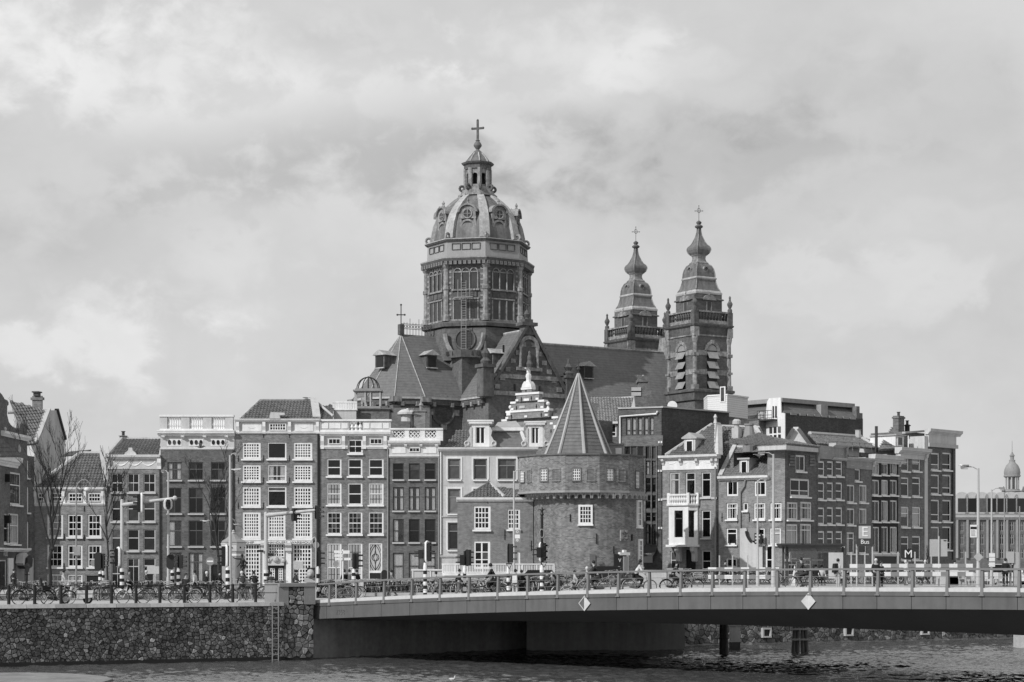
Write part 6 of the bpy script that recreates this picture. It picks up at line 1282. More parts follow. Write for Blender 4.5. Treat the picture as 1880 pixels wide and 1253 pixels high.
# ---- bell towers
def ty(zm): return ZC + (HY - (370 + zm / 6.264)) * 255.5 / F      # upper zoom rows
def ty5(zm): return ZC + (HY - (540 + zm / 5.011)) * 255.5 / F     # lower zoom rows
U, V5 = .01133, .01416
def bell_tower(x, y):
    q = lambda prof, n_, m, par, sm=False: (lambda mb: (mb.lathe(prof, 4, 0, 0, pi / 4), mb.build(n_, m, par, sm))[1])(MB())
    rt = MB(); rt.box(-2.75, -2.75, 0, 2.75, 2.75, ty5(335)); tw = rt.build('bell_tower', C_BR, CH, loc=(x, y, 0))
    q([(4.3, ty5(1000)), (4.35, ty5(935)), (4.68, ty5(925)), (4.7, ty5(905)), (4.2, ty5(895))], 'tower_ledge', C_STD, tw)
    for sx in (-1, 1):
        for sy in (-1, 1):
            c_ = MB(); X, Y_ = sx * 2.75, sy * 2.75; c_.box(X - .38, Y_ - .38, ty5(900), X + .38, Y_ + .38, ty5(860))
            c_.lathe([(.33, ty5(860)), (.3, ty5(760)), (.3, ty5(740))], 8, X, Y_); c_.box(X - .36, Y_ - .36, ty5(755), X + .36, Y_ + .36, ty5(735)); c_.lathe([(.3, ty5(735)), (.28, ty5(480))], 8, X, Y_); c_.box(X - .36, Y_ - .36, ty5(600), X + .36, Y_ + .36, ty5(570)); c_.lathe([(.3, ty5(480)), (.42, ty5(440)), (.42, ty5(420))], 8, X, Y_); c_.box(X - .4, Y_ - .4, ty5(420), X + .4, Y_ + .4, ty5(335)); c_.build('corner_column', C_ST, tw)
            u_ = MB(); u_.box(X - .38, Y_ - .38, ty5(310), X + .38, Y_ + .38, ty5(190)); X2, Y2 = sx * 2.85, sy * 2.85
            u_.lathe([(.3, ty5(190)), (.3, ty5(160)), (.15, ty5(150)), (.34, ty5(120)), (.36, ty5(105)), (.15, ty5(80)), (.12, ty5(60)), (.16, ty5(50)), (.05, ty5(35))], 8, X2, Y2); u_.build('urn_finial', C_STD, tw)
    for k in range(4):
        M_ = Matrix.Rotation(pi / 2 * k, 4, 'Z') @ Matrix.Translation((0, -2.75, 0)); n = 10; r0, r1 = .82, 1.22; zs = ty5(545)
        a_ = MB(); a_.M = M_; o_ = [(r1 * cos(pi * t / n), zs + r1 * sin(pi * t / n)) for t in range(n + 1)]; i_ = [(r0 * cos(pi * t / n), zs + r0 * sin(pi * t / n)) for t in range(n, -1, -1)]
        a_.prism_y(o_ + i_, -.15, .02); a_.box(-.25, -.22, zs + r0 + .1, .25, .0, zs + r1 + .15)
        for z0, z1 in ((ty5(590), ty5(545)), (ty5(765), ty5(718))):
            for sx in (-1, 1): s_ = MB(); s_.M = M_; s_.box(sx * r0, -.07, z0, sx * 2.4, .02, z1); s_.build('stone_band', C_ST, tw)
        s_ = MB(); s_.M = M_; s_.box(-2.4, -.12, ty5(415), 2.4, .02, ty5(400)); s_.build('stone_band', C_ST, tw); ao = a_.build('belfry_arch', C_ST, tw)
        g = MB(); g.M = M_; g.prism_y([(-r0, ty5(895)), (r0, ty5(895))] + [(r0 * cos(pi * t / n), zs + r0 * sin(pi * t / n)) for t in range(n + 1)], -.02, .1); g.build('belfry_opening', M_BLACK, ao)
        for i in range(4):
            l_ = MB(); l_.M = M_; z = ty5(900) + .15 + i * 1.28; l_.hull([(-r0, -.55, z), (r0, -.55, z), (r0, -.5, z + .05), (-r0, -.5, z + .05)], [(-r0, -.03, z + .85), (r0, -.03, z + .85), (r0, -.03, z + .92), (-r0, -.03, z + .92)]); l_.build('louvre', mat('louvre_boards', 0.26, 0.7, 0.3, 1.0, streak=0.3), ao)
        l_ = MB(); l_.M = M_; l_.prism_y([(-r0 * .9, zs)] + [(-r0 * .9 * cos(pi * t / n), zs + r0 * .9 * sin(pi * t / n)) for t in range(1, n + 1)], -.1, -.03); l_.build('louvre', MATS['louvre_boards'], ao)
        b_ = MB(); b_.M = M_; b_.box(-2.5, -.2, ty5(300), 2.5, .1, ty5(270)); b_.box(-2.6, -.3, ty5(200), 2.6, .1, ty5(185)); bo = b_.build('balustrade', C_ST, tw)
        me_ = MB(); hh_ = ty5(200) - ty5(270); me_.lathe([(.12, 0), (.07, hh_ * .2), (.17, hh_ * .4), (.07, hh_ * .8), (.14, hh_)], 6); me_ = me_.mesh('baluster', C_STD)
        for i in range(9): oo = put('baluster', me_, bo); oo.matrix_local = M_ @ Matrix.Translation(((i - 4) * .5, -.05, ty5(270)))
        # upper stage window with segmental pediment
        p_ = MB(); p_.M = Matrix.Rotation(pi / 2 * k, 4, 'Z') @ Matrix.Translation((0, -2.08, 0)); p_.box(-.45, -.1, ty5(180), -.3, .1, ty5(95)); p_.box(.3, -.1, ty5(180), .45, .1, ty5(95)); p_.prism_y([(-1.1, ty5(80))] + [(-1.0 * cos(pi * t / n), ty5(75) + .62 * sin(pi * t / n)) for t in range(n + 1)] + [(1.1, ty5(80))], -.3, .3); p_.lathe([(.12, ty5(35)), (.05, ty5(20)), (.1, ty5(10)), (.02, ty5(-15))], 6, 0, -.1); po = p_.build('stage_pediment', C_ST, tw); g = MB(); g.M = p_.M; g.box(-.3, -.06, ty5(180), .3, .02, ty5(95)); g.build('pane', C_GL, po)
        v_ = MB(); v_.M = Matrix.Rotation(pi / 2 * k, 4, 'Z') @ Matrix.Translation((0, -1.35, ty(805))); v_.torus((0, 0, 0), .3, .12, 'y', 12, 5); v_.prism_y([(.42 * cos(pi * t / n), .42 * sin(pi * t / n)) for t in range(n + 1)] + [(.3 * cos(pi * t / n), .3 * sin(pi * t / n)) for t in range(n, -1, -1)], -.25, .3); v_.prism_y([(-.25, -.55), (.25, -.55), (.15, -.3), (-.15, -.3)], -.0, .3); v_.build('oculus', C_ST, tw)
    q([(4.1, ty5(400)), (4.15, ty5(340)), (4.5, ty5(325)), (4.6, ty5(310)), (4.0, ty5(300))], 'tower_cornice', C_STD, tw)
    q([(3.7, ty5(300)), (3.7, ty5(270))], 'balcony_floor', C_STD, tw)
    q([(265 * U, ty5(270)), (265 * U, ty(1165)), (290 * U, ty(1160)), (288 * U, ty(1148)), (264 * U, ty(1140)), (264 * U, ty(1095))], 'upper_stage', C_BR, tw)
    q([(268 * U, ty(1095)), (270 * U, ty(1075)), (255 * U, ty(1058)), (245 * U, ty(1050))], 'stage_ledge', C_RIB, tw)
    q([(245 * U, ty(1055)), (222 * U, ty(1020)), (205 * U, ty(980)), (192 * U, ty(940)), (186 * U, ty(920))], 'flared_roof', C_CU, tw)
    q([(186 * U, ty(925)), (206 * U, ty(912)), (206 * U, ty(898)), (185 * U, ty(888))], 'roof_ledge', C_RIB, tw)
    q([(187 * U, ty(890)), (182 * U, ty(840)), (168 * U, ty(795)), (142 * U, ty(755)), (108 * U, ty(735))], 'bell_roof', C_CU, tw)
    q([(108 * U, ty(738)), (112 * U, ty(722)), (85 * U, ty(700)), (76 * U, ty(670)), (80 * U, ty(645)), (96 * U, ty(632)), (90 * U, ty(625))], 'neck', C_ST, tw)
    ON = [(92, 630), (122, 605), (138, 572), (136, 552), (123, 532), (95, 512), (73, 482), (51, 440), (33, 400), (23, 350), (20, 325)]; q([(r_ * U, ty(z_)) for r_, z_ in ON], 'onion', C_CU, tw)
    b_ = MB(); b_.lathe([(20 * U, ty(325)), (42 * U, ty(312)), (48 * U, ty(300)), (40 * U, ty(288)), (18 * U, ty(275)), (30 * U, ty(260)), (30 * U, ty(248)), (16 * U, ty(236)), (6 * U, ty(230))], 10); b_.build('ball_ornament', C_STD, tw, True)
    c_ = cross(ty(235), ty(60), .5, tw, 0, 0, .035, R(-32)); m_ = MB(); m_.torus((0, 0, ty(115)), .28, .03, 'y', 12, 4); m_.build('cross_ring', M_DARK, tw)
    rb = MB()
    for k in range(4):
        a = pi / 4 + pi / 2 * k
        rb.tube([((r_ * U + .02) * cos(a), (r_ * U + .02) * sin(a), ty(z_)) for r_, z_ in [(245, 1050), (222, 1020), (205, 980), (188, 920)]], .07, 5); rb.tube([((r_ * U + .02) * cos(a), (r_ * U + .02) * sin(a), ty(z_)) for r_, z_ in [(187, 888), (182, 840), (168, 795), (142, 755), (108, 735)]], .07, 5); rb.tube([((r_ * U + .02) * cos(a), (r_ * U + .02) * sin(a), ty(z_)) for r_, z_ in ON], .06, 5)
    rb.build('roof_ribs', C_ST, tw); return tw
bell_tower(28.5, -8.4); bell_tower(30.9, 9.0)
# front gable top between the towers
mb = MB(); mb.prism_x([(-3.2, RDG - 4), (3.2, RDG - 4), (1.2, RDG + .5), (.9, RDG + 2.0), (-.9, RDG + 2.0), (-1.2, RDG + .5)], 29.0, 30.0); part(mb, 'front_gable', C_ST)
mb = MB(); mb.M = Matrix.Translation((29.5, 0, RDG + 2.9))
for k in range(8): mb.tube([(0, 0, 0), (.0 + .15, .8 * cos(k * pi / 4), .8 * sin(k * pi / 4))], .06, 4)
mb.ball((0, 0, 0), .35, 8, 5); part(mb, 'star_ornament', C_ST)

# small belvedere with an open iron dome on a roof in front of the apse
bz = Z_(752, 205); bp = W(676, 752, 205)
BV = thing('roof_belvedere', 'open iron domed belvedere cage on a roof in front of the church apse', 'roof structure', bp)
k = 205 / 3600
mb = MB(); mb.box(-1.35, -1.0, 0, 1.35, 1.0, .25); mb.box(-1.5, -1.2, 32 * k, 1.5, 1.2, 34.5 * k); mb.box(-1.3, -1, 34.5 * k, 1.3, 1, 37 * k); mb.build('frame', M_GREYSTONE, BV)
for x in (-1.3, -.25, .3, 1.3): 
    for y in (-.95, .95): mb = MB(); mb.box(x - .07, y - .07, .25, x + .07, y + .07, 32 * k); mb.build('post', M_LIGHTM, BV)
mb = MB()
for a in range(6): mb.torus((0, 0, 37 * k), 1.2, .05, 'y', 12, 4, 0, pi, cos(a * pi / 6) if a != 3 else 0.02, 1.05)
mb.tube([(-1.2, 0, 37 * k), (1.2, 0, 37 * k)], .06, 5); mb.lathe([(.1, 58 * k), (.05, 61 * k)], 6); mb.build('iron_dome', M_DARK, BV)
mb = MB(); mb.tube([(-1.3, -1, 14 * k), (1.3, -1, 14 * k)], .04, 4); mb.tube([(-1.3, -1, 8 * k), (1.3, -1, 8 * k)], .03, 4); mb.build('railing', M_MID, BV)
mb = MB(); mb.box(-2.4, -2, -bp.z - .3, 6.5, 3, 0); mb.build("back_building", B_SH, BV)
# ------------------------------------------------------------------ ground, water, quay
EDGE = [(-400, 60), (-60, 82.6), (-25.9, 99), (-12.3, 105.5), (-10.9, 107), (3.8, 123.5), (9, 123), (35.8, 137), (90, 165), (700, 170)]
def edge(x): return interp(EDGE, x)
xs = sorted({e[0] for e in EDGE} | {-25.9 + k * 1.0 for k in range(0, 90)} | {-150, -100, -40})
ys = [0, 1.5, 4, 10, 20, 40, 80, 160, 700, 3000]
mb = MB(); n = len(ys)
for x in xs:
    for d in ys: mb.v.append((x, edge(x) + d, gz(x)))
for i in range(len(xs) - 1):
    for j in range(n - 1): mb.f.append((i * n + j, (i + 1) * n + j, (i + 1) * n + j + 1, i * n + j + 1))
mb.build('ground', mat('pavement', 0.40, 0.85, 0.25, 0.25, 0.25, 3, streak=0), None, kind='structure')
mb = MB()   # roadway sheet
for x in xs:
    for d in (14, 34): mb.v.append((x, edge(x) + d, gz(x) + .012))
for i in range(len(xs) - 1): mb.f.append((2 * i, 2 * i + 2, 2 * i + 3, 2 * i + 1))
mb.build('road', mat('asphalt', 0.06, 0.85, 0.25, 0.3, 0.3, 5), None, kind='structure')

def water_mat():
    m = bpy.data.materials.new('water'); m.use_nodes = True; nt = m.node_tree; N = nt.nodes; L = nt.links; p = N['Principled BSDF']
    p.inputs['Base Color'].default_value = g3(0.085); p.inputs['Roughness'].default_value = 0.1; p.inputs['IOR'].default_value = 1.5; p.inputs['Specular IOR Level'].default_value = 0.85
    tc = N.new('ShaderNodeTexCoord')
    def nz(sc, mp_, det):
        mp = N.new('ShaderNodeMapping'); mp.inputs['Scale'].default_value = mp_; L.new(tc.outputs['Object'], mp.inputs[0])
        n = N.new('ShaderNodeTexNoise'); n.inputs['Scale'].default_value = sc; n.inputs['Detail'].default_value = det; n.inputs['Roughness'].default_value = 0.6; L.new(mp.outputs[0], n.inputs[0]); return n.outputs[0]
    b1 = N.new('ShaderNodeBump'); b1.inputs['Strength'].default_value = 1.0; b1.inputs['Distance'].default_value = 0.06; L.new(nz(1.4, (1, 0.55, 1), 4), b1.inputs['Height'])
    b2 = N.new('ShaderNodeBump'); b2.inputs['Strength'].default_value = 0.8; b2.inputs['Distance'].default_value = 0.03; L.new(nz(5.0, (1, 0.5, 1), 3), b2.inputs['Height']); L.new(b1.outputs[0], b2.inputs['Normal'])
    L.new(b2.outputs[0], p.inputs['Normal']); return m
from mathutils import noise as mnoise
mb = MB(); x0, x1, y0, y1 = -34, 46, 82, 142; nx, ny = 720, 460
def wave(x, y):
    n1 = mnoise.noise((x * .55, y * .9, 1.3)); n2 = mnoise.noise((x * 1.5 + 7, y * 2.3, 4.1)); n3 = mnoise.noise((x * 4.2, y * 6.0, 9.7))
    patch = .65 + .5 * mnoise.noise((x * .09, y * .13, 3))
    return (.09 * n1 + .10 * n2 + .06 * n3) * patch
for j in range(ny + 1):
    for i in range(nx + 1):
        x, y = x0 + (x1 - x0) * i / nx, y0 + (y1 - y0) * j / ny; mb.v.append((x, y, WATER + (wave(x, y) if 0 < i < nx and 0 < j < ny else 0)))
mb.f = [(j * (nx + 1) + i, j * (nx + 1) + i + 1, (j + 1) * (nx + 1) + i + 1, (j + 1) * (nx + 1) + i) for j in range(ny) for i in range(nx)]
for a in ((-500, -60, 800, y0), (-500, y1, 800, 400), (-500, y0, x0, y1), (x1, y0, 800, y1)): mb.poly([(a[0], a[1], WATER), (a[2], a[1], WATER), (a[2], a[3], WATER), (a[0], a[3], WATER)])
me = bpy.data.meshes.new('water'); me.from_pydata(mb.v, [], mb.f); me.materials.append(water_mat()); me.polygons.foreach_set('use_smooth', [True] * len(me.polygons)); put('water', me, None, kind='structure')
mb = MB(); mb.poly([(-500, -60, WATER - 3), (800, -60, WATER - 3), (800, 400, WATER - 3), (-500, 400, WATER - 3)]); mb.build('canal_bed', M_DARK, None, kind='structure')

# quay wall: backing, individually set stones, coping, ladder
M_MORTAR = mat('quay_mortar', 0.07, 0.95, 0.4, 1.2, 0.3, 6, streak=0.2, world=True)
M_STN = mat('quay_stone', 0.12, 0.85, 0.42, .55, 0.5, 9, attr='tone', streak=0.5, bump=0.9, speckle=0.3, world=True)
QA, QB = Vector((-31.5, interp(EDGE, -31.5))), Vector((-12.3, 105.5)); qd = (QB - QA).normalized(); qn = Vector((qd.y, -qd.x)); QL = (QB - QA).length
QW = thing('quay_wall', 'rough stone quay wall with pale coping along the canal', 'quay wall', (QA.x, QA.y, 0), math.atan2(qd.y, qd.x))
mb = MB(); mb.box(-70, 0, WATER - 2.5, QL + .05, .8, -.16); mb.build('wall_backing', M_MORTAR, QW)
mb = MB(); mb.box(-70, -.11, WATER - 1.5, QL + .02, -.0, WATER + .2); mb.build('waterline_stain', mat('wet_weed', 0.015, 0.5, 0.5, 1.5), QW)
def clip(poly, a, b, c):      # keep a*x+b*y<=c
    out = []
    for i in range(len(poly)):
        p, q = poly[i], poly[(i + 1) % len(poly)]; dp, dq = a * p[0] + b * p[1] - c, a * q[0] + b * q[1] - c
        if dp <= 0: out.append(p)
        if dp * dq < 0: t = dp / (dp - dq); out.append((p[0] + (q[0] - p[0]) * t, p[1] + (q[1] - p[1]) * t))
    return out
def rubble(x0, x1, z0, z1, sx, sz, rng):
    nx, nz_ = int((x1 - x0) / sx), max(1, int((z1 - z0) / sz)); sx, sz = (x1 - x0) / nx, (z1 - z0) / nz_; pts = {}
    for i in range(-1, nx + 1):
        for j in range(-1, nz_ + 1): pts[i, j] = (x0 + (i + .5 + (.5 if j % 2 else 0) * .8 + rng.uniform(-.46, .46)) * sx, z0 + (j + .5 + rng.uniform(-.46, .46)) * sz)
    out = []
    for i in range(nx):
        for j in range(nz_):
            p = pts[i, j]; cell = [(max(x0, p[0] - 2 * sx), max(z0, p[1] - 2 * sz)), (min(x1, p[0] + 2 * sx), max(z0, p[1] - 2 * sz)), (min(x1, p[0] + 2 * sx), min(z1, p[1] + 2 * sz)), (max(x0, p[0] - 2 * sx), min(z1, p[1] + 2 * sz))]
            for di in (-2, -1, 0, 1, 2):
                for dj in (-2, -1, 0, 1, 2):
                    q = pts.get((i + di, j + dj))
                    if not q or q == p: continue
                    a, b = q[0] - p[0], q[1] - p[1]; c = a * (p[0] + q[0]) / 2 + b * (p[1] + q[1]) / 2; cell = clip(cell, a, b, c)
                    if len(cell) < 3: break
                if len(cell) < 3: break
            if len(cell) >= 3:
                cx = sum(q[0] for q in cell) / len(cell); cz = sum(q[1] for q in cell) / len(cell)
                ar = abs(sum(cell[k][0] * cell[(k + 1) % len(cell)][1] - cell[(k + 1) % len(cell)][0] * cell[k][1] for k in range(len(cell)))) / 2
                out.append((ar, cx, cz, cell))
    return out
def stone_geo(mb, cell, cx, cz, rng, ox=0, oz=0, depth=.075):
    n = len(cell); g = rng.uniform(.012, .04); d = depth * rng.uniform(.6, 1.5); base = []; mid = []; top = []
    for x, z in cell:
        r = math.hypot(x - cx, z - cz) + 1e-6; k = max(.35, 1 - g / 2 / r); jx, jz = rng.uniform(-.012, .012), rng.uniform(-.012, .012)
        base.append((cx + (x - cx) * k - ox, 0.02, cz + (z - cz) * k - oz)); mid.append((cx + (x - cx) * k * .97 - ox + jx, -d * .6, cz + (z - cz) * k * .97 - oz + jz)); top.append((cx + (x - cx) * k * .8 - ox, -d * rng.uniform(.85, 1.15), cz + (z - cz) * k * .8 - oz))
    vs = base + mid + top; fs = [(i, (i + 1) % n, n + (i + 1) % n, n + i) for i in range(n)] + [(n + i, n + (i + 1) % n, 2 * n + (i + 1) % n, 2 * n + i) for i in range(n)] + [tuple(2 * n + i for i in range(n))]
    mb.add(vs, fs); return len(vs)
def tone_attr(me, tones):
    at = me.attributes.new('tone', 'FLOAT', 'POINT'); at.data.foreach_set('value', tones)
def tone_of(rng):
    t = rng.random(); return rng.uniform(.4, 1.0) if t < .7 else (rng.uniform(1.0, 1.5) if t < .95 else rng.uniform(1.6, 2.4))
def lay_stones(parent, cells, mxn, rng, m=M_STN, split_x=None):
    cells.sort(key=lambda c: -c[0])
    for ar, cx, cz, cell in cells[:mxn]:
        mb = MB(); k = stone_geo(mb, cell, cx, cz, rng, cx, cz); me = mb.mesh('stone', m); tone_attr(me, [tone_of(rng)] * k); put('stone', me, parent, (cx, 0, cz))
    if len(cells) > mxn:
        mb = MB(); tn = []
        for ar, cx, cz, cell in cells[mxn:]: k = stone_geo(mb, cell, cx, cz, rng); tn += [tone_of(rng)] * k
        me = mb.mesh('small_stones', m); tone_attr(me, tn); put('small_stones', me, parent, kind='stuff')
rq = random.Random(3)
lay_stones(QW, rubble(0.0, QL + .05, WATER + .12, -.18, .25, .18, rq), 300, rq)
# coping: long pale slabs with joints
x = -3.0; k = 0
M_COPE = mat('coping_stone', 0.44, 0.8, 0.3, 0.8, 0.25, 5, rnd=0.22, streak=0.2)
while x < QL - .02:
    L_ = rq.uniform(1.3, 1.9); L_ = min(L_, QL - x); mb = MB(); mb.box(0.012, -.12, -.17, L_ - .012, .75, .035 + rq.uniform(-.008, .008)); mb.build('coping_stone', M_COPE, QW, loc=(x, 0, 0)); x += L_
    if L_ < .5: break
# side faces of the canal under the bridge
AB = [(-10.9, 107.0), (3.8, 123.5), (9, 123), (35.8, 137), (90, 165)]
FW = thing('far_canal_wall', 'shaded stone canal wall standing back under the bridge', 'quay wall', (0, 0, 0))
mb = MB()
for a, b in zip(AB, AB[1:]):
    mb.poly([(a[0], a[1], WATER - 2), (b[0], b[1], WATER - 2), (b[0], b[1], gz(b[0]) - .01), (a[0], a[1], gz(a[0]) - .01)])
mb.build('wall_backing', mat('far_wall_concrete', 0.30, 0.9, 0.3, 0.5, 0.25, 4, streak=.3), FW)
for (a, b, mx) in ((AB[2], AB[3], 290),):
    d = Vector((b[0] - a[0], b[1] - a[1])); ln_ = d.length; seg = bpy.data.objects.new('wall_face', None); COL.objects.link(seg); seg.parent = FW; seg.location = (a[0], a[1], 0); seg.rotation_euler = (0, 0, math.atan2(d.y, d.x))
    lay_stones(seg, rubble(0, ln_ + .1, WATER + .1, .3, .36, .27, rq), mx, rq)
    c = 0; mb = MB(); mb.box(0, -.15, .3, ln_ + 40, .5, .52); mb.build('coping_stone', M_COPE, seg)
for px, y0, y1 in ((1404, 1153, 1168), (1555, 1151, 1165), (1695, 1149, 1163)):
    a, b = AB[2], AB[3]; t = None
    dx = (px - CX) / F; tt = ((a[1] - 0) * (b[0] - a[0]) - (a[0]) * (b[1] - a[1])) / ((b[0] - a[0]) - dx * (b[1] - a[1])); Y = tt; p = W(px, y1, Y); zt_ = Z_(y0, Y)
    mb = MB(); w, hh_ = .24, zt_ - p.z
    for q in ((-w - .1, -.1, -w, hh_), (w, -.1, w + .1, hh_), (-w, hh_ - .1, w, hh_), (-w, -.1, w, 0)): mb.box(q[0], -.3, q[1], q[2], .0, q[3])
    o = mb.build('drain_outlet', M_STONE, FW, loc=p); o.rotation_euler = (0, 0, R(27)); g = MB(); g.box(-w, -.16, 0, w, -.1, hh_ - .1); g.build('drain_mouth', M_BLACK, o)

# ------------------------------------------------------------------ bridge
B0, B1 = Vector((-10.93, 107)), Vector((20.6, 79.0)); bd = (B1 - B0).normalized(); bnv = Vector((-bd.y, bd.x)); BL = (B1 - B0).length      # bnv points away from the camera
def bt(px):
    k = (px - CX) / F; a, b = B0, bd; return (k * a.y - a.x) / (b.x - k * b.y)
def bY(px): return (B0 + bd * bt(px)).y
T_TOP = [(572, 1108), (606, 1106.4), (706, 1101.5), (862, 1096), (1025, 1092), (1192, 1088.5), (1250, 1087.2), (1488, 1086), (1700, 1086.6), (1871, 1087.7)]
T_BOT = [(572, 1137), (706, 1132), (862, 1126), (1025, 1122), (1192, 1119.5), (1250, 1119), (1488, 1118), (1700, 1118.6), (1871, 1120)]
T_RAIL = [(572, 1075), (706, 1066), (862, 1059), (1025, 1054), (1192, 1050.3), (1250, 1048.8), (1488, 1046.7), (1700, 1046.4), (1871, 1046.7)]
def zrow(tab, px): return Z_(interp(tab, px), bY(px))
zt_tab = [(bt(px), zrow(T_TOP, px)) for px in range(572, 1880, 26)]; zb_tab = [(bt(px), zrow(T_BOT, px)) for px in range(572, 1880, 26)]; zr_tab = [(bt(px), zrow(T_RAIL, px)) for px in range(572, 1880, 26)]
def zs(tab, t):      # smoothed
    return sum(interp(tab, t + d) for d in (-2, -1, 0, 1, 2)) / 5.0 if 2 < t < BL - 2 else interp(tab, t)
BR = thing('bridge', 'low grey metal clad road bridge with railing across the canal', 'bridge', (B0.x, B0.y, 0), math.atan2(bd.y, bd.x))
def TS(step=1.0, a=0.0, b=BL + 8): n_ = int((b - a) / step); return [a + (b - a) * i / n_ for i in range(n_ + 1)]
DW = 22.0
def sweep(prof, ts, name, m):  # prof(t) -> list of (y,z)
    mb = MB(); n_ = None
    for i, t in enumerate(ts):
        pr = prof(t); n_ = len(pr); mb.v += [(t, y, z) for y, z in pr]
        if i: mb.f += [((i - 1) * n_ + k, (i - 1) * n_ + (k + 1) % n_, i * n_ + (k + 1) % n_, i * n_ + k) for k in range(n_)]
    mb.f.append(tuple(range(n_))); mb.f.append(tuple((len(ts) - 1) * n_ + k for k in range(n_))); return mb.build(name, m, BR)
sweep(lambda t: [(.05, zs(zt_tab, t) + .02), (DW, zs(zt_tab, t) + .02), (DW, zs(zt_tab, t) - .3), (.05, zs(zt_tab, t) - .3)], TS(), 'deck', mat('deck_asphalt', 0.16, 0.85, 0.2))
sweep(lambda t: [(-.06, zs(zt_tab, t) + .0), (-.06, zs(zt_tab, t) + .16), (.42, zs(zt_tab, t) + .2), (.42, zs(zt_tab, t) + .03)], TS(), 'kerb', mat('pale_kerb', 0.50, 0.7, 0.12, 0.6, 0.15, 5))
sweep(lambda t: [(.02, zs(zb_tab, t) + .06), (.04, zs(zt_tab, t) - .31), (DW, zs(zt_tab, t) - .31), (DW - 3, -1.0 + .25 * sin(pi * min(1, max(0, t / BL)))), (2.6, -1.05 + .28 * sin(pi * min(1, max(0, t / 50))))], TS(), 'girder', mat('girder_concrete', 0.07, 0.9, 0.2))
M_FASC = mat('fascia_metal', 0.105, 0.5, 0.16, 0.5, 0.12, 3, rnd=0.05, spec=0.35, streak=.3)
seam = [572, 601, 651, 701, 753.5, 805.5, 858.5, 911.5, 966, 1021, 1077, 1133, 1189.5, 1247, 1306, 1365, 1426, 1486, 1548.5, 1611, 1674.5, 1738, 1804, 1869]
ts_ = [bt(p) for p in seam] + [BL + 1.5, BL + 3.3, BL + 5.1, BL + 6.9]
for a, b in zip(ts_, ts_[1:]):
    mb = MB(); g = .012
    lo0, lo1, hi0, hi1 = zs(zb_tab, a), zs(zb_tab, b), zs(zt_tab, a), zs(zt_tab, b)
    def quadp(y0, y1, za0, za1, zb0, zb1): mb.hull([(a + g, y0, za0), (b - g, y0, za1), (b - g, y0, zb1), (a + g, y0, zb0)], [(a + g, y1, za0), (b - g, y1, za1), (b - g, y1, zb1), (a + g, y1, zb0)])
    quadp(-.05, .02, lo0, lo1, hi0 - .2, hi1 - .2); quadp(-.085, .02, hi0 - .185, hi1 - .185, hi0, hi1); mb.build('fascia_panel', M_FASC, BR)
posts = [606, 655, 706, 757, 809, 862, 915, 969.5, 1024.7, 1080, 1136, 1192.5, 1250.7, 1308.8, 1368, 1428, 1488.6, 1550.8, 1612.6, 1676, 1740, 1804, 1871.7]
M_RAIL = mat('railing_metal', 0.17, 0.45, 0.08)
tp = [bt(p) for p in posts] + [BL + 1.6, BL + 3.4, BL + 5.2]
for t in tp:
    z0, z1 = zs(zt_tab, t) - .12, zs(zr_tab, t); mb = MB(); w = .055
    mb.hull([(t - w * 1.2, -.1, z0), (t + w * 1.2, -.1, z0), (t + w * 1.2, .1, z0), (t - w * 1.2, .1, z0)], [(t - w, -.05, z1), (t + w, -.05, z1), (t + w, .05, z1), (t - w, .05, z1)]); mb.box(t - .12, -.13, z0 - .05, t + .12, .12, z0); mb.build('rail_post', M_RAIL, BR)
tt_ = TS(.8, .6, BL + 6)
def rail(y, dz, w, h_, name): sweep(lambda t: [(y - w, zs(zr_tab, t) + dz), (y + w, zs(zr_tab, t) + dz), (y + w, zs(zr_tab, t) + dz + h_), (y - w, zs(zr_tab, t) + dz + h_)], tt_, name, M_RAIL)
rail(0, -.015, .1, .085, 'handrail')
for f_ in (.30, .62): rail(.02, -f_, .012, .02, 'rail_wire')
def diamond(px, half):
    t = bt(px); z = (zs(zt_tab, t) + zs(zb_tab, t)) / 2 - .05; s_ = .37; mb = MB(); mb.prism_y([(-s_, 0), (0, -s_), (s_, 0), (0, s_)], -.115, -.09); o = mb.build('navigation_sign', M_CREAM, BR, loc=(t, 0, z))
    if half: mb = MB(); q = .31; mb.prism_y([(-q, 0), (-.012, -q + .012), (-.012, q - .012)], -.122, -.116); mb.build('dark_half', M_FASC, o)
diamond(1075.5, True); diamond(1486.5, False)
t0 = bt(626); text('2358', 'bridge_number', .36, M_DARKSTONE, BR, (t0, -.062, (zs(zt_tab, t0) + zs(zb_tab, t0)) / 2 - .12), ext=.006)
# end block of the bridge, stone faced, concrete capped
p0 = QB - qd * .12
EB = thing('bridge_end_block', 'stone faced concrete pier at the quay end of the bridge', 'pier', (p0.x, p0.y, 0), math.atan2(qd.y, qd.x))
mb = MB(); mb.box(-.1, .1, WATER - 2, 1.85, 2.4, .96); mb.build('core', M_MORTAR, EB)
mb = MB(); mb.box(-.12, -.08, .86, 1.95, 2.5, 1.04); mb.build('cap', mat('concrete', 0.22, 0.8, 0.15, 0.5, 0.1, 5, streak=.15), EB)
mb = MB(); mb.box(-.14, 0, -.15, .42, 2.4, .86); mb.build('concrete_jamb', MATS['concrete'], EB); mb = MB(); mb.box(1.28, -.04, -.1, 1.93, 2.4, .86); mb.build('concrete_jamb', MATS['concrete'], EB)
fc = bpy.data.objects.new('stone_face', None); COL.objects.link(fc); fc.parent = EB; fc.location = (0, .05, 0)
lay_stones(fc, rubble(.42, 1.28, -.1, .86, .24, .2, rq) + rubble(-.1, 1.85, WATER + .1, -.12, .30, .26, rq), 160, rq, mat('light_quay_stone', 0.19, 0.8, 0.3, 1.0, 0.35, 12, attr='tone', streak=0.3, bump=0.5))
p = QA + qd * (QL - .55)
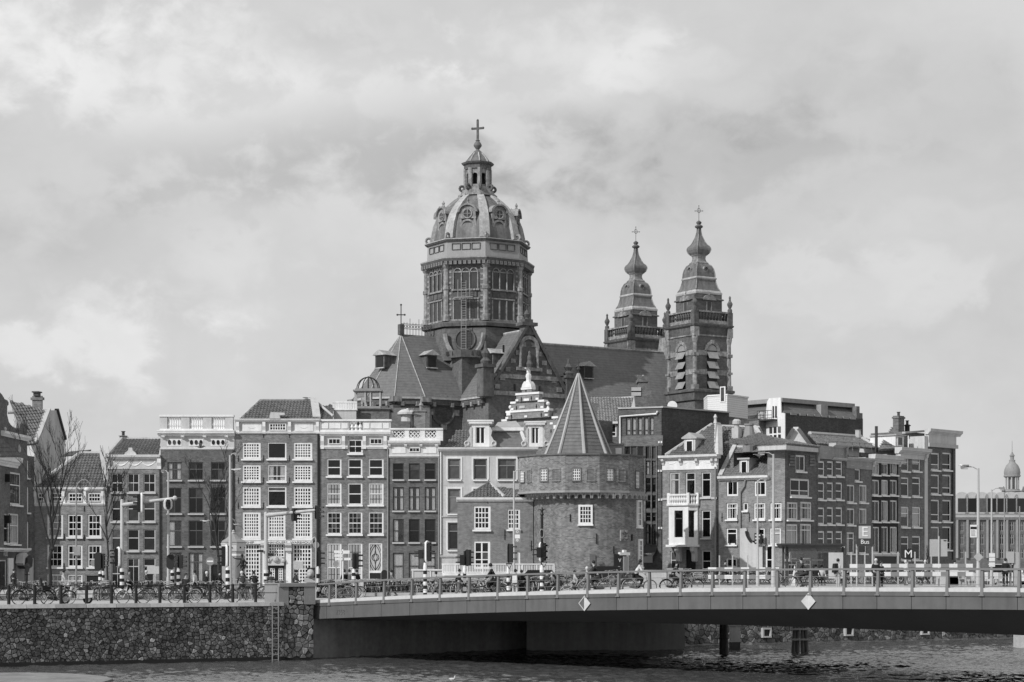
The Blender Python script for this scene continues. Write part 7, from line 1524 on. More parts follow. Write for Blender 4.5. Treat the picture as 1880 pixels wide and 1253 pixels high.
LD = thing('quay_ladder', 'steel rung ladder fixed to the stone quay wall', 'ladder', (p.x, p.y, 0), math.atan2(qd.y, qd.x))
mb = MB()
for x in (-.17, .17): mb.tube([(x, -.3, -.1), (x, -.3, WATER - .05)], .03, 6)
mb.build('rails', M_MID, LD)
for k in range(11):
    mb = MB(); mb.tube([(-.17, -.3, -.25 - k * .28), (.17, -.3, -.25 - k * .28)], .022, 6); mb.build('rung', M_MID, LD)
mb = MB(); mb.lathe([(.13, 0), (.13, .85), (.14, .95), (.02, 1.0)], 10); o = mb.build('bollard', M_DARK, None, True, loc=(p.x + .3, p.y + .6, 0)); tag(o, 'dark post against the end block of the bridge', 'bollard')
# things standing in the water behind the bridge
def pile(px, Y, y0, w, label, cat, m, name):
    q = W(px, y0, Y); t = thing(name, label, cat, (q.x, q.y, WATER)); return t, q.z - WATER
t, hh_ = pile(1349, 118, 1140, .5, 'square pale concrete column standing in the water under the bridge', 'column', M_STONE, 'concrete_column')
mb = MB(); mb.box(-.29, -.3, -2, .29, .3, hh_); mb.box(-.34, -.35, hh_ - .3, .34, .35, hh_); mb.build('shaft', M_STONE, t); mb = MB(); mb.box(-.3, -.31, -.1, .3, .31, .5); mb.build('weed_band', M_MORTAR, t)
t, hh_ = pile(1873, 122, 1140, .5, 'pale concrete column under the bridge beside the frame edge', 'column', M_STONE, 'concrete_column')
mb = MB(); mb.box(-.35, -.3, -2, .35, .3, hh_); mb.box(-.4, -.35, hh_ - .3, .4, .35, hh_); mb.build('shaft', M_STONE, t)
t, hh_ = pile(1329, 113, 1140, .5, 'dark timber pile beside the pale concrete column under the bridge', 'pile', M_DARK, 'mooring_pile')
mb = MB(); mb.lathe([(.27, -2), (.25, hh_)], 10); mb.build('shaft', M_DARK, t, True); mb = MB(); mb.torus((0, 0, .9), .27, .04, 'z', 12, 4); mb.build('band', M_MORTAR, t)
t, hh_ = pile(1466, 114, 1140, .5, 'leaning timber dolphin of piles tied with cross boards under the bridge', 'dolphin', M_DARK, 'mooring_dolphin')
M_WOOD = mat('grey_timber', 0.14, 0.85, 0.3, 2.0, streak=0.4)
for x0, x1 in ((-.42, -.2), (-.1, -.02), (.3, .2), (.55, .42)): mb = MB(); mb.tube([(x0, 0, -2), (x1, 0, hh_)], [.13, .11], 8); mb.build('pile', M_WOOD, t)
for z in (.75, 1.35): mb = MB(); mb.box(-.48, -.2, z, .6, -.12, z + .1); mb.build('cross_board', M_STONE, t)
q = W(1257, 1150, 118); t = thing('bridge_abutment', 'broad concrete abutment standing in the water under the bridge', 'abutment', (q.x, q.y, WATER)); mb = MB(); mb.box(-9.5, 0, -2, 0, 4.5, 2.25); mb.build('body', mat('abutment_concrete', 0.30, 0.85, 0.25, 0.4, 0.2, 4, streak=.3), t); mb = MB(); mb.box(-9.6, -.1, 2.25, .1, 4.6, 2.5); mb.build('cap', MATS['concrete'], t)
# pale landing ledge at the near corner
q0 = W(0, 1233, 88)
mb = MB(); lp = [(-60, 70), (-23.2, 91.2), (-21.6, 90.9), (-20.2, 90.2), (-19.0, 89.0), (-18.1, 87.6), (-17.5, 86), (-17.3, 60), (-60, 50)]; mb.prism_z(lp, WATER - 1, WATER + .14); o = mb.build('landing_ledge', mat('ledge_concrete', 0.22, 0.85, 0.35, 0.6, 0.3, 4, stain=.2), None); tag(o, 'pale low concrete landing ledge at the water in the near corner', 'ledge')
# ------------------------------------------------------------------ quay railing
def on_quay(px, off=.25):
    k = (px - CX) / F; a, b = QA, qd; t = (k * a.y - a.x) / (b.x - k * b.y); p = a + qd * t - qn * off; return p, t
QR = thing('quay_railing', 'low black railing with thick posts along the quay edge', 'railing', (QA.x, QA.y, 0.035), math.atan2(qd.y, qd.x))
mb = MB(); mb.lathe([(.085, 0), (.085, .9), (.1, .91), (.1, .95), (.03, 1.0)], 10); pm = mb.mesh('post', M_BLACK, True)
for px in (18, 65.5, 114, 161, 207, 252, 296, 341, 388, 430, 472): p, t = on_quay(px); put('post', pm, QR, (t, .25, 0))
mb = MB(); 
for z in (.93, .5): mb.tube([(-20, .25, z), (on_quay(512)[1], .25, z)], .02, 5)
mb.build('rail', M_BLACK, QR)

# ------------------------------------------------------------------ bicycles
def bike_kit(fr_m, seed, basket=False, child=False, fender=None, step=False):
    mb = MB(); mb.torus((0, 0, 0), .325, .014, 'y', 22, 4)
    for i in range(9): a = pi * i / 9 + .1; mb.tube([(.32 * cos(a), .012, .32 * sin(a)), (-.32 * cos(a), -.012, -.32 * sin(a))], .004, 3)
    mb.tube([(0, -.05, 0), (0, .05, 0)], .03, 6); wm = mb.mesh('wheel', M_LIGHTM)
    mb = MB(); mb.torus((0, 0, 0), .345, .022, 'y', 22, 5); ty_ = mb.mesh('tyre', M_BLACK)
    fr = MB(); bb = (-.05, 0, .28); st = (-.18, 0, .78); hd0 = (.40, 0, .62); hd1 = (.36, 0, .86); rw = (-.54, 0, .345); fw_ = (.56, 0, .345)
    fr.tube([bb, st], .02, 6); fr.tube([bb, hd0], .022, 6); fr.tube([(hd1[0] + .015, 0, .78) if not step else hd0, (-.16, 0, .70) if not step else (-.1, 0, .5)], .018, 6); fr.tube([hd0, hd1], .024, 6)
    for y in (-.05, .05): fr.tube([(bb[0], y, bb[2]), (rw[0], y, rw[2])], .012, 4); fr.tube([(st[0] + .03, y * .6, .68), (rw[0], y, rw[2])], .011, 4); fr.tube([(hd0[0], y, hd0[2]), (hd0[0] + .05, y, .55), (fw_[0], y, fw_[2])], .013, 4)
    frm = fr.mesh('frame', fr_m)
    h_ = MB(); h_.tube([hd1, (.33, 0, 1.02)], .016, 5); h_.tube([(.22, -.29, 1.02), (.33, -.24, 1.06), (.37, 0, 1.03), (.33, .24, 1.06), (.22, .29, 1.02)], .014, 5); hm = h_.mesh('handlebar', M_LIGHTM)
    s_ = MB(); s_.hull([(-.34, -.1, .88), (-.34, .1, .88), (-.12, .025, .9), (.0, 0, .9), (-.12, -.025, .9)], [(-.34, -.09, .95), (-.34, .09, .95), (-.12, .03, .93), (.0, .0, .92), (-.12, -.03, .93)]); s_.tube([st, (-.2, 0, .9)], .015, 5); sm = s_.mesh('saddle', M_BLACK)
    g_ = MB(); g_.torus((rw[0], 0, rw[2]), .385, .02, 'y', 10, 4, R(20), R(190)); g_.torus((fw_[0], 0, fw_[2]), .385, .018, 'y', 8, 4, R(15), R(150)); gm = g_.mesh('mudguard', fender or M_BLACK)
    r_ = MB(); r_.box(-.82, -.07, .74, -.36, .07, .76); r_.tube([(-.75, .06, .75), (rw[0], .06, rw[2])], .008, 4); r_.tube([(-.75, -.06, .75), (rw[0], -.06, rw[2])], .008, 4); rm = r_.mesh('carrier', M_DARK)
    c_ = MB(); c_.torus((bb[0], .06, bb[2]), .09, .015, 'y', 12, 4); c_.tube([(bb[0] - .12, .09, bb[2] - .11), (bb[0] + .12, -.09, bb[2] + .11)], .012, 4); c_.hull([(bb[0], .03, bb[2] - .1), (bb[0], .03, bb[2] + .1), (rw[0], .03, rw[2] + .05), (rw[0], .03, rw[2] - .05)], [(bb[0], .06, bb[2] - .1), (bb[0], .06, bb[2] + .1), (rw[0], .06, rw[2] + .05), (rw[0], .06, rw[2] - .05)]); cm = c_.mesh('chain_case', M_DARK)
    parts = [('frame', frm, (0, 0, 0)), ('handlebar', hm, (0, 0, 0)), ('saddle', sm, (0, 0, 0)), ('mudguard', gm, (0, 0, 0)), ('carrier', rm, (0, 0, 0)), ('chain_case', cm, (0, 0, 0))]
    if basket:
        b_ = MB(); x0, x1, z0, z1 = .42, .78, .84, 1.08
        for z in (z0, (z0 + z1) / 2, z1): b_.tube([(x0, -.2, z), (x1, -.2, z), (x1, .2, z), (x0, .2, z)], .012, 4, True)
        for k in range(7): t = k / 6; b_.tube([(x0 + (x1 - x0) * t, -.2, z0), (x0 + (x1 - x0) * t, -.2, z1)], .008, 3); b_.tube([(x0 + (x1 - x0) * t, .2, z0), (x0 + (x1 - x0) * t, .2, z1)], .008, 3)
        b_.box(x0, -.2, z0 - .01, x1, .2, z0 + .005); parts.append(('basket', b_.mesh('basket', M_LIGHTM if seed % 2 else M_DARK), (0, 0, 0)))
    if child:
        b_ = MB(); b_.hull([(-.8, -.17, .78), (-.42, -.17, .78), (-.42, .17, .78), (-.8, .17, .78)], [(-.86, -.19, 1.0), (-.40, -.19, .92), (-.40, .19, .92), (-.86, .19, 1.0)]); b_.hull([(-.9, -.18, .98), (-.78, -.18, .98), (-.78, .18, .98), (-.9, .18, .98)], [(-.96, -.14, 1.38), (-.88, -.14, 1.38), (-.88, .14, 1.38), (-.96, .14, 1.38)]); parts.append(('child_seat', b_.mesh('child_seat', M_BLACK), (0, 0, 0)))
    return parts, wm, ty_, rw, fw_
def make_bike(kit, loc, rz, label, group, steer=0.0, lean=0.0):
    parts, wm, ty_, rw, fw_ = kit; o = thing('bicycle', label, 'bicycle', loc, rz, group); o.rotation_euler = (lean, 0, rz)
    for n_, me, l in parts: put(n_, me, o)
    for c in (rw, fw_): w_ = put('wheel', wm, o, c); put('tyre', ty_, w_)
    return o
M_BK1 = mat('bike_black', 0.03, 0.35, 0.1); M_BK2 = mat('bike_grey', 0.22, 0.35, 0.1); M_BK3 = mat('bike_white', 0.62, 0.35, 0.1); M_BK4 = mat('bike_mid', 0.10, 0.35, 0.1)
KIT = [bike_kit(M_BK1, 0), bike_kit(M_BK2, 1, basket=True), bike_kit(M_BK3, 2, fender=M_BK3, step=True), bike_kit(M_BK4, 3, child=False), bike_kit(M_BK1, 4, basket=True, fender=M_LIGHTM), bike_kit(M_BK1, 5, child=True), bike_kit(M_BK2, 6, step=True, fender=M_LIGHTM)]
qa = math.atan2(qd.y, qd.x)
def quay_bike(pxc, k, label, rev=False, off=.6, lean=.06, dz=0):
    p, t = on_quay(pxc, off); return make_bike(KIT[k], (p.x, p.y, gz(p.x) + dz), qa + (pi if rev else 0), label, 'bicycles parked along the quay railing', lean=lean)
quay_bike(58, 0, 'black city bicycle against the quay railing nearest the gabled house', False)
quay_bike(111, 5, 'black bicycle with a child seat leaning on the quay railing', False, .65)
quay_bike(251, 2, 'white step-through bicycle tilted against the quay railing', True, .7, -.12)
quay_bike(345, 6, 'grey bicycle with pale mudguards behind the slim pedestrian', False, .7)
quay_bike(418, 4, 'black bicycle with front basket in front of the kiosk', True, .7)
for px, Y, k, rz, lab in ((290, 112, 1, .5, 'grey bicycle with basket standing askew behind the railing beside the white bicycle'), (70, 112, 3, .2, 'dark bicycle standing behind the first quay bicycle'), (32, 113, 2, 1.0, 'white bicycle behind the railing beside the shop door'), (100, 114, 1, .3, 'grey basket bicycle behind the child seat bicycle'), (322, 113, 0, .3, 'black bicycle behind the striped twin poles'), (375, 115, 3, 2.6, 'dark bicycle behind the person in the long coat'), (200, 116, 0, .15, 'black bicycle between scooter and the white gantry pole'), (512, 122, 0, .4, 'black bicycle behind the bridge end block')):
    make_bike(KIT[k], (X_(px, Y), Y, gz(X_(px, Y))), rz, lab, 'loose bicycles on the quay pavement', lean=.05)
# the packed rows behind the bridge railing
rb = random.Random(11); GRP = 'bicycles packed in the racks behind the bridge'
def dz_at(X, Y):       # bridge deck height or ground
    v = Vector((X, Y)) - B0; t = v.dot(bd); d = v.dot(bnv)
    if 0 < t < BL + 8 and 0 <= d <= DW: return zs(zt_tab, t) + .02
    return gz(X)
racks = [(600, 1000, 127.2, 84), (600, 930, 129.5, 60), (655, 880, 132, 46)]
for x0, x1, Y, n_ in racks:
    for i in range(n_):
        px = x0 + (x1 - x0) * (i + rb.uniform(.1, .9)) / n_; X = X_(px, Y); y = Y + rb.uniform(-.25, .25)
        make_bike(KIT[rb.choice((0, 1, 1, 2, 3, 3, 4, 6, 2))], (X, y, dz_at(X, y)), R(90) * rb.choice((1, -1)) + rb.uniform(-.22, .22) + .3, 'bicycle packed among many others in the racks behind the bridge railing', GRP, lean=rb.uniform(-.12, .12))
for i in range(20):
    px = rb.uniform(585, 650); Y = rb.uniform(119, 124); X = X_(px, Y); make_bike(KIT[rb.choice((0, 1, 3, 6, 4))], (X, Y, dz_at(X, Y)), rb.uniform(.2, 1.2), 'bicycle packed among many others in the racks behind the bridge railing', GRP, lean=rb.uniform(-.1, .1))
# scattered bicycles on the far side of the right half
for i in range(90):
    px = rb.choice((rb.uniform(1030, 1230), rb.uniform(1225, 1420), rb.uniform(1400, 1560), rb.uniform(1560, 1740), rb.uniform(1560, 1740))); Y = rb.uniform(140, 150); X = X_(px, Y)
    make_bike(KIT[rb.choice((0, 0, 1, 3, 3, 4, 6, 2))], (X, Y, gz(X) + .1), rb.uniform(0, 6.28), 'bicycle parked in the loose rows along the street beyond the bridge', 'bicycles parked along the street beyond the bridge', lean=rb.uniform(-.1, .1))
for px, Y, k, rz, lab in ((1038, 122, 2, .25, 'white bicycle facing the canal behind the bridge railing at the tower'), (1262, 108, 1, .2, 'parked grey basket bicycle behind the railing at the bay window house'), ):
    X = X_(px, Y); make_bike(KIT[k], (X, Y, dz_at(X, Y)), rz, lab, None, lean=.05)
for i in range(26):
    px = rb.uniform(10, 505); Y = rb.uniform(111, 121); X = X_(px, Y); make_bike(KIT[rb.choice((0, 0, 1, 3, 3, 4, 6, 2))], (X, Y, 0), rb.uniform(0, 6.28), 'bicycle standing loosely on the quay pavement before the houses', 'bicycles standing about on the quay pavement', lean=rb.uniform(-.1, .1))
# rack posts seen among the bicycles
mb = MB(); mb.box(-.15, -.1, 0, .15, .1, 1.0); o = mb.build('rack_end_panel', M_CREAM, None, loc=(X_(663, 121), 121, 0)); tag(o, 'white end panel of the cycle rack behind the railing', 'panel')
mb = MB(); mb.box(-5.8, -.05, 0, 5.8, .05, .25); o = mb.build('rack_kerb', M_STONE, None, loc=(X_(832, 125.8), 125.8, dz_at(X_(832, 125.8), 125.8))); tag(o, 'long pale low kerb in front of the packed cycle racks', 'kerb')

# ------------------------------------------------------------------ scooter
p, t = on_quay(150, 1.0); SCR = thing('motor_scooter', 'white motor scooter parked behind the quay railing', 'scooter', (p.x, p.y, 0), qa + pi)
mb = MB(); mb.hull([(-.75, -.2, .35), (.0, -.2, .25), (.0, .2, .25), (-.75, .2, .35)], [(-.8, -.15, .72), (.0, -.16, .72), (.0, .16, .72), (-.8, .15, .72)]); mb.build('rear_body', M_WHITE, SCR)
mb = MB(); mb.box(-.05, -.18, .22, .42, .18, .30); mb.hull([(.38, -.2, .25), (.46, -.2, .25), (.46, .2, .25), (.38, .2, .25)], [(.28, -.18, .92), (.36, -.18, .92), (.36, .18, .92), (.28, .18, .92)]); mb.build('leg_shield', M_WHITE, SCR)
mb = MB(); mb.hull([(-.72, -.14, .72), (-.02, -.13, .72), (-.02, .13, .72), (-.72, .14, .72)], [(-.7, -.12, .82), (-.06, -.11, .80), (-.06, .11, .80), (-.7, .12, .82)]); mb.build('seat', M_BLACK, SCR)
for x in (-.55, .62): mb = MB(); mb.torus((0, 0, 0), .2, .06, 'y', 18, 6); w_ = mb.build('wheel', M_BLACK, SCR, True, loc=(x, 0, .26)); m2 = MB(); m2.tube([(0, -.04, 0), (0, .04, 0)], .13, 10); m2.build('rim', M_LIGHTM, w_)
mb = MB(); mb.torus((.62, 0, .26), .29, .06, 'y', 10, 5, R(0), R(160)); mb.build('front_mudguard', M_WHITE, SCR); mb = MB(); mb.tube([(.55, 0, .4), (.36, 0, .98)], .035, 6); mb.tube([(.3, -.33, 1.02), (.4, 0, 1.0), (.3, .33, 1.02)], .03, 6); mb.build('handlebar', M_DARK, SCR); mb = MB(); mb.ball((.45, 0, .98), .1, 8, 6); mb.build('headlight', M_LIGHTM, SCR, True)

# ------------------------------------------------------------------ street poles, traffic lights, lamps, signs
M_STW = mat('stripe_white', 0.74, 0.5, 0.08); M_LENS = mat('dark_lens', 0.03, 0.15, 0.1)
def striped(parent, r, z0, z1, n_, x=0, y=0):
    for i in range(n_):
        a, b = z0 + (z1 - z0) * i / n_, z0 + (z1 - z0) * (i + 1) / n_; mb = MB(); mb.lathe([(r, a), (r, b)], 10, x, y); mb.build('stripe', M_STW if i % 2 else M_BLACK, parent)
def signal_head(parent, x, z, hgt, w, facing, border=True, lamps=3, y=0.0, side=False, name='signal_head'):
    """lamp box; facing = rotation about z (0 looks at the camera); border = white rimmed backing board"""
    mb = MB(); bw = w * .52; mb.box(-bw / 2, -.16, 0, bw / 2, .1, hgt * .94); o = mb.build(name, M_BLACK, parent, loc=(x, y, z)); o.rotation_euler = (0, 0, facing)
    n = 10; r = w / 2; hh = hgt; pts = [(r * cos(pi * t / n), hh - r + r * sin(pi * t / n)) for t in range(n + 1)] + [(-r * cos(pi * t / n), r - r * sin(pi * t / n)) for t in range(n + 1)]
    b = MB(); b.prism_y([(px, pz - hgt * .03) for px, pz in pts], .1, .13); b.build('backing_board', M_BLACK, o)
    if border: b = MB(); b.tube([(px * .97, .105, pz - hgt * .03) for px, pz in pts], .08, 5, True); b.build('white_rim', M_STW, o)
    for i in range(lamps):
        zc = hgt * .94 * (i + .5) / lamps; rr = min(bw * .42, hgt * .42 / lamps); v = MB(); v.M = Matrix.Translation((0, 0, zc)) @ Matrix.Rotation(pi / 2, 4, 'X')
        v.add([(rr * cos(a), rr * sin(a), zz) for zz in (.16, .42) for a in [R(-20 + 220 * q / 8) for q in range(9)]], [(q, q + 1, 10 + q, 9 + q) for q in range(8)]); v.build('visor', M_BLACK, o)
        l = MB(); l.M = v.M; l.lathe([(rr * .9, .15), (rr * .9, .175)], 10); l.build('lens', M_LENS, o)
    return o
def place(px, Y): X = X_(px, Y); return (X, Y, dz_at(X, Y))
def zl(py, Y, loc): return Z_(py, Y) - loc[2]
# gantry one: white mast and arm over the street
def gantry(px0, px1, ytop, yarm0, yarm1, px_end, ystripe, Y, label, n_=8):
    l = place((px0 + px1) / 2, Y); t = thing('traffic_light_gantry', label, 'traffic light', l); r = (px1 - px0) / 2 * Y / F
    mb = MB(); mb.lathe([(r, 0), (r * .9, zl(ytop, Y, l)), (r * .6, zl(ytop, Y, l) + .1)], 12); mb.build('mast', M_CREAM, t, True); striped(t, r + .02, .1, zl(ystripe, Y, l), n_)
    mb = MB(); mb.tube([(0, 0, zl(yarm0, Y, l)), ((px_end - (px0 + px1) / 2) * Y / F, 0, zl(yarm1, Y, l))], [.15, .09], 10); mb.build('arm', M_CREAM, t, True); return t, l
def sig(t, l, Y, pxc, cx, y0, y1, wpx, facing, **k): return signal_head(t, (cx - pxc) * Y / F, zl(y1, Y, l), (y1 - y0) * Y / F, wpx * Y / F, facing, **k)
t, l = gantry(220.5, 227.5, 920, 928, 915, 321, 1044, 125, 'white traffic light gantry reaching over the street before the garland house')
sig(t, l, 125, 224, 258, 906, 941, 11, R(-75), y=-.25); sig(t, l, 125, 224, 310, 917, 935, 12, R(15), lamps=1, y=-.25); sig(t, l, 125, 224, 215, 1005, 1040, 12, R(-60), y=-.1)
mb = MB(); mb.ball((0, 0, 0), .16, 8, 5); mb.build('arm_end', M_CREAM, t, loc=((321 - 224) * 125 / F, 0, zl(915, 125, l)))
t, l = gantry(484.5, 492, 943, 947, 937, 580, 1047, 125, 'white traffic light gantry in front of the lattice window warehouse')
sig(t, l, 125, 488, 540, 933, 957, 11, R(120), border=False); sig(t, l, 125, 488, 583, 927, 953, 11, R(75), border=False)
mb = MB(); mb.box((472 - 488) * 125 / F, -.2, zl(1014, 125, l), (484 - 488) * 125 / F, -.12, zl(1010, 125, l)); mb.build('direction_arrow', M_BLACK, t); mb = MB(); mb.box((493 - 488) * 125 / F, -.2, zl(1021, 125, l), (503 - 488) * 125 / F, -.12, zl(1016, 125, l)); mb.build('direction_arrow', M_BLACK, t)
def light_post(px, Y, label, heads, y_pole, y_str, r=.09, n_=7, extra=None):
    l = place(px, Y); t = thing('traffic_light', label, 'traffic light', l); mb = MB(); mb.lathe([(r * .8, 0), (r * .8, zl(y_pole, Y, l))], 10); mb.build('pole', M_BLACK, t, True); striped(t, r * 1.3, .1, zl(y_str, Y, l), n_)
    mb = MB(); mb.lathe([(r * 1.3, zl(y_str, Y, l)), (r * .9, zl(y_str, Y, l) + .25)], 10); mb.build('collar', M_STW, t)
    for cx, y0, y1, w, f, kw in heads: sig(t, l, Y, px, cx, y0, y1, w, f, **kw)
    return t, l
NB = dict(border=False); D = dict()
light_post(184, 122, 'black twin traffic light seen from behind near the scooter', [(181, 1013, 1047, 13, R(165), NB), (188, 1015, 1044, 9, R(75), NB)], 1020, 1054)
t, l = light_post(189, 123, 'short striped pole with round sign beside the twin traffic light', [], 1040, 1056); mb = MB(); mb.M = Matrix.Rotation(pi / 2, 4, 'X'); mb.lathe([(.22, .1), (.22, .14)], 14); mb.build('round_sign', M_MID, t, loc=(-.55, 0, zl(1034, 123, l)))
light_post(316.5, 122, 'broad black traffic light board on a striped pole before the dark balustrade house', [(314, 1017, 1045, 15, R(170), NB)], 1020, 1052); light_post(327.5, 122, 'black traffic light with side visors on a striped pole', [(331, 1018, 1044, 10, R(80), NB)], 1020, 1050)
light_post(418, 118, 'white rimmed traffic light on a striped pole in front of the kiosk', [(412, 1001, 1040, 12, R(-70), D)], 1002, 1047, .1, 7)
light_post(583, 122, 'black traffic light and drainpipe pole above the bridge end block', [(584, 1010, 1040, 9, R(100), NB)], 930, 1046, .09, 6)
light_post(649.5, 122, 'black traffic light on a striped pole beside the white direction signs', [(654, 1014, 1045, 11, R(95), NB)], 1016, 1052, .09, 7)
light_post(780.5, 120, 'white rimmed traffic light on a striped pole before the dark lattice house', [(787, 994, 1031, 10, R(55), D), (773, 1009, 1026, 9, R(-100), dict(border=False, lamps=2))], 1000, 1041, .09, 8)
light_post(853, 122, 'black traffic light with rounded back on a striped pole at the annex fence', [(860, 1008, 1039, 11, R(140), NB), (849, 1018, 1038, 8, R(-90), dict(border=False, lamps=2))], 1012, 1046, .08, 6)
t, l = light_post(933, 121, 'traffic light above a give way sign beside the bus stop lamp post', [(937, 997, 1033, 9, R(60), NB)], 1036, 1046, .08, 6)
def giveway(t, l, Y, dx, yc): 
    z = zl(yc, Y, l); s_ = .21; mb = MB(); mb.prism_y([(-s_, .18), (0, -.2), (s_, .18)], -.16, -.13); o = mb.build('give_way_sign', M_BLACK, t, loc=(dx, 0, z)); mb = MB(); mb.prism_y([(-s_ * .68, .12), (0, -.12), (s_ * .68, .12)], -.165, -.161); mb.build('sign_face', M_LIGHTM, o)
giveway(t, l, 121, .06, 1040)
t, l = light_post(995, 120, 'white rimmed traffic light below an ornate mast against the round tower', [(998, 995, 1030, 12, R(25), D), (990, 1004, 1024, 8, R(-90), dict(border=False, lamps=2))], 938, 1045, .1, 8); giveway(t, l, 120, .12, 1037)
mb = MB(); z = zl(936, 120, l); mb.lathe([(.12, z - .5), (.05, z - .4), (.14, z - .3), (.04, z - .1), (.1, z), (.03, z + .15)], 8)
for a in range(4): mb.tube([(0, 0, z - .1), (.2 * cos(a * pi / 2), .2 * sin(a * pi / 2), z + .05), (.25 * cos(a * pi / 2), .25 * sin(a * pi / 2), z - .1)], .025, 4)
mb.build('ornate_top', M_BLACK, t); mb = MB(); mb.torus((0, -.12, zl(980, 120, l)), .2, .035, 'y', 14, 4, 0, 2 * pi, .7, 1.3); mb.build('hoop_sign', M_MID, t)
def lamp_post(px, Y, ytop, label, side, arm, r=.09, m=M_LIGHTM, double=False):
    l = place(px, Y); t = thing('street_lamp', label, 'street lamp', l); h_ = zl(ytop, Y, l); mb = MB(); mb.lathe([(r * 1.5, 0), (r * 1.4, 1.2), (r, 1.3), (r * .6, h_)], 10); mb.build('pole', m, t, True)
    a = arm * Y / F * side; mb = MB(); mb.tube([(0, 0, h_ - .1), (a * .3, 0, h_ + .08), (a * .75, 0, h_ + .1)], .035, 6); mb.build('arm', m, t)
    mb = MB(); x0, x1 = a * .55, a * 1.0; mb.hull([(x0, -.06, h_ + .05), (x1, -.1, h_ - .02), (x1, .1, h_ - .02), (x0, .06, h_ + .05)], [(x0, -.06, h_ + .16), (x1, -.09, h_ + .14), (x1, .09, h_ + .14), (x0, .06, h_ + .16)]); o = mb.build('lamp_head', M_MID, t); m2 = MB(); m2.box(min(x0 + .1, x1) if side > 0 else x1 + .05, -.08, h_ - .06, max(x0, x1) - .05, .08, h_ + .0); m2.build('lamp_glass', M_LIGHTM, o); return t, l
lamp_post(309, 126, 867, 'slim pale lamp post before the dark balustrade house', -1, 13); lamp_post(422.5, 122, 836, 'tall pale lamp post rising behind the kiosk', 1, 12, .11)
t, l = lamp_post(943.5, 124, 865, 'lamp post carrying a bus stop panel in front of the annex', 1, 22, .08)
mb = MB(); mb.box(0.02, -.12, zl(996, 124, l), .42, -.08, zl(973, 124, l)); o = mb.build('bus_stop_panel', M_MID, t); mb = MB(); mb.box(.06, -.13, zl(989, 124, l), .38, -.121, zl(982, 124, l)); mb.build('white_field', M_STW, o); mb = MB(); mb.torus((.22, -.125, zl(977, 124, l)), .07, .02, 'y', 10, 4); mb.torus((.22, -.125, zl(992.5, 124, l)), .06, .025, 'y', 10, 4); mb.build('pictograms', M_STW, o)
lamp_post(1420, 128, 834, 'tall lamp post before the sunlit low corner house', -1, 28, .11); lamp_post(1391, 132, 882, 'thin lamp post beside the slanted white billboard', 1, 16, .08)
t, l = lamp_post(1796, 120, 860, 'lamp post with a gull on its head beside the terrace end', -1, 32, .11)
mb = MB(); w = .2; mb.box(-.52, -.1, zl(987, 120, l), -.1, -.06, zl(964, 120, l)); o = mb.build('parking_sign', M_STW, t); mb = MB(); mb.box(-.5, -.11, zl(972, 120, l), -.12, -.101, zl(967.5, 120, l)); mb.build('sign_bar', M_BLACK, o); mb = MB()
for k in range(5): mb.box(-.46, -.11, zl(984 - k * 2.2, 120, l), -.2 - .02 * (k % 3), -.101, zl(983.2 - k * 2.2, 120, l))
mb.build('sign_lines', M_MID, o); mb = MB(); mb.prism_y([(-.3, 0), (0, -.3), (.3, 0), (0, .3)], -.14, -.11); mb.build('diamond_sign', M_LIGHTM, t, loc=(-.02, 0, zl(1023, 120, l)))
t, l = lamp_post(1820.5, 135, 899, 'lamp post with small square signs near the distant hotel', 1, 24, .08); mb = MB()
for y0, y1 in ((1016, 1023), (1024, 1031), (1033, 1041)): mb.box(-.2, -.14, zl(y1, 135, l), .2, -.1, zl(y0, 135, l))
mb.build('square_signs', M_STW, t)
for px, Y, yt, lab in ((1844, 150, 905, 'thin far mast in front of the hotel turret'), (1872, 128, 930, 'bare mast at the frame edge before the hotel')):
    l = place(px, Y); mb = MB(); mb.lathe([(.08, 0), (.04, zl(yt, Y, l))], 8); o = mb.build('mast', M_MID, None, loc=l); tag(o, lab, 'mast')
# ornate old lamp with a scrolled arch
l = place(140, 118); t = thing('scroll_lamp', 'old lamp post with scrolled iron arch and white globe before the low house', 'street lamp', l); k = 118 / F; h_ = zl(900, 118, l); mb = MB(); mb.lathe([(.08, 0), (.06, 1.5), (.045, h_)], 8); mb.tube([(0, 0, h_)] + [((14 - 14 * cos(R(a))) * k, 0, h_ + 19 * k * sin(R(a))) for a in range(10, 180, 14)] + [(28 * k, 0, h_ - 3 * k), (22 * k, 0, h_ - 6 * k), (17 * k, 0, h_ - 1 * k)], .03, 5); mb.build('post', M_GREYSTONE, t); mb = MB(); mb.ball((20 * k, 0, zl(899, 118, l)), 5.5 * k, 12, 7, .8); mb.build('globe', M_WHITE, t, True); mb = MB(); mb.box(-.12, -.1, zl(1020, 118, l), .25, .1, zl(1004, 118, l)); mb.build('grey_box', M_GREYSTONE, t)
l = place(50, 160); t = thing('lantern_post', 'small old lantern post against the pale shop wall', 'street lamp', l); h_ = zl(1051, 160, l); mb = MB(); mb.lathe([(.14, 0), (.1, .4), (.06, .6), (.06, h_)], 8); mb.tube([(-.2, 0, h_ - .2), (.2, 0, h_ - .2)], .03, 4); mb.build('post', M_BLACK, t); mb = MB(); mb.lathe([(.13, h_), (.22, h_ + .45), (.3, h_ + .46), (.05, h_ + .75)], 6); mb.build('lantern', M_DARK, t)
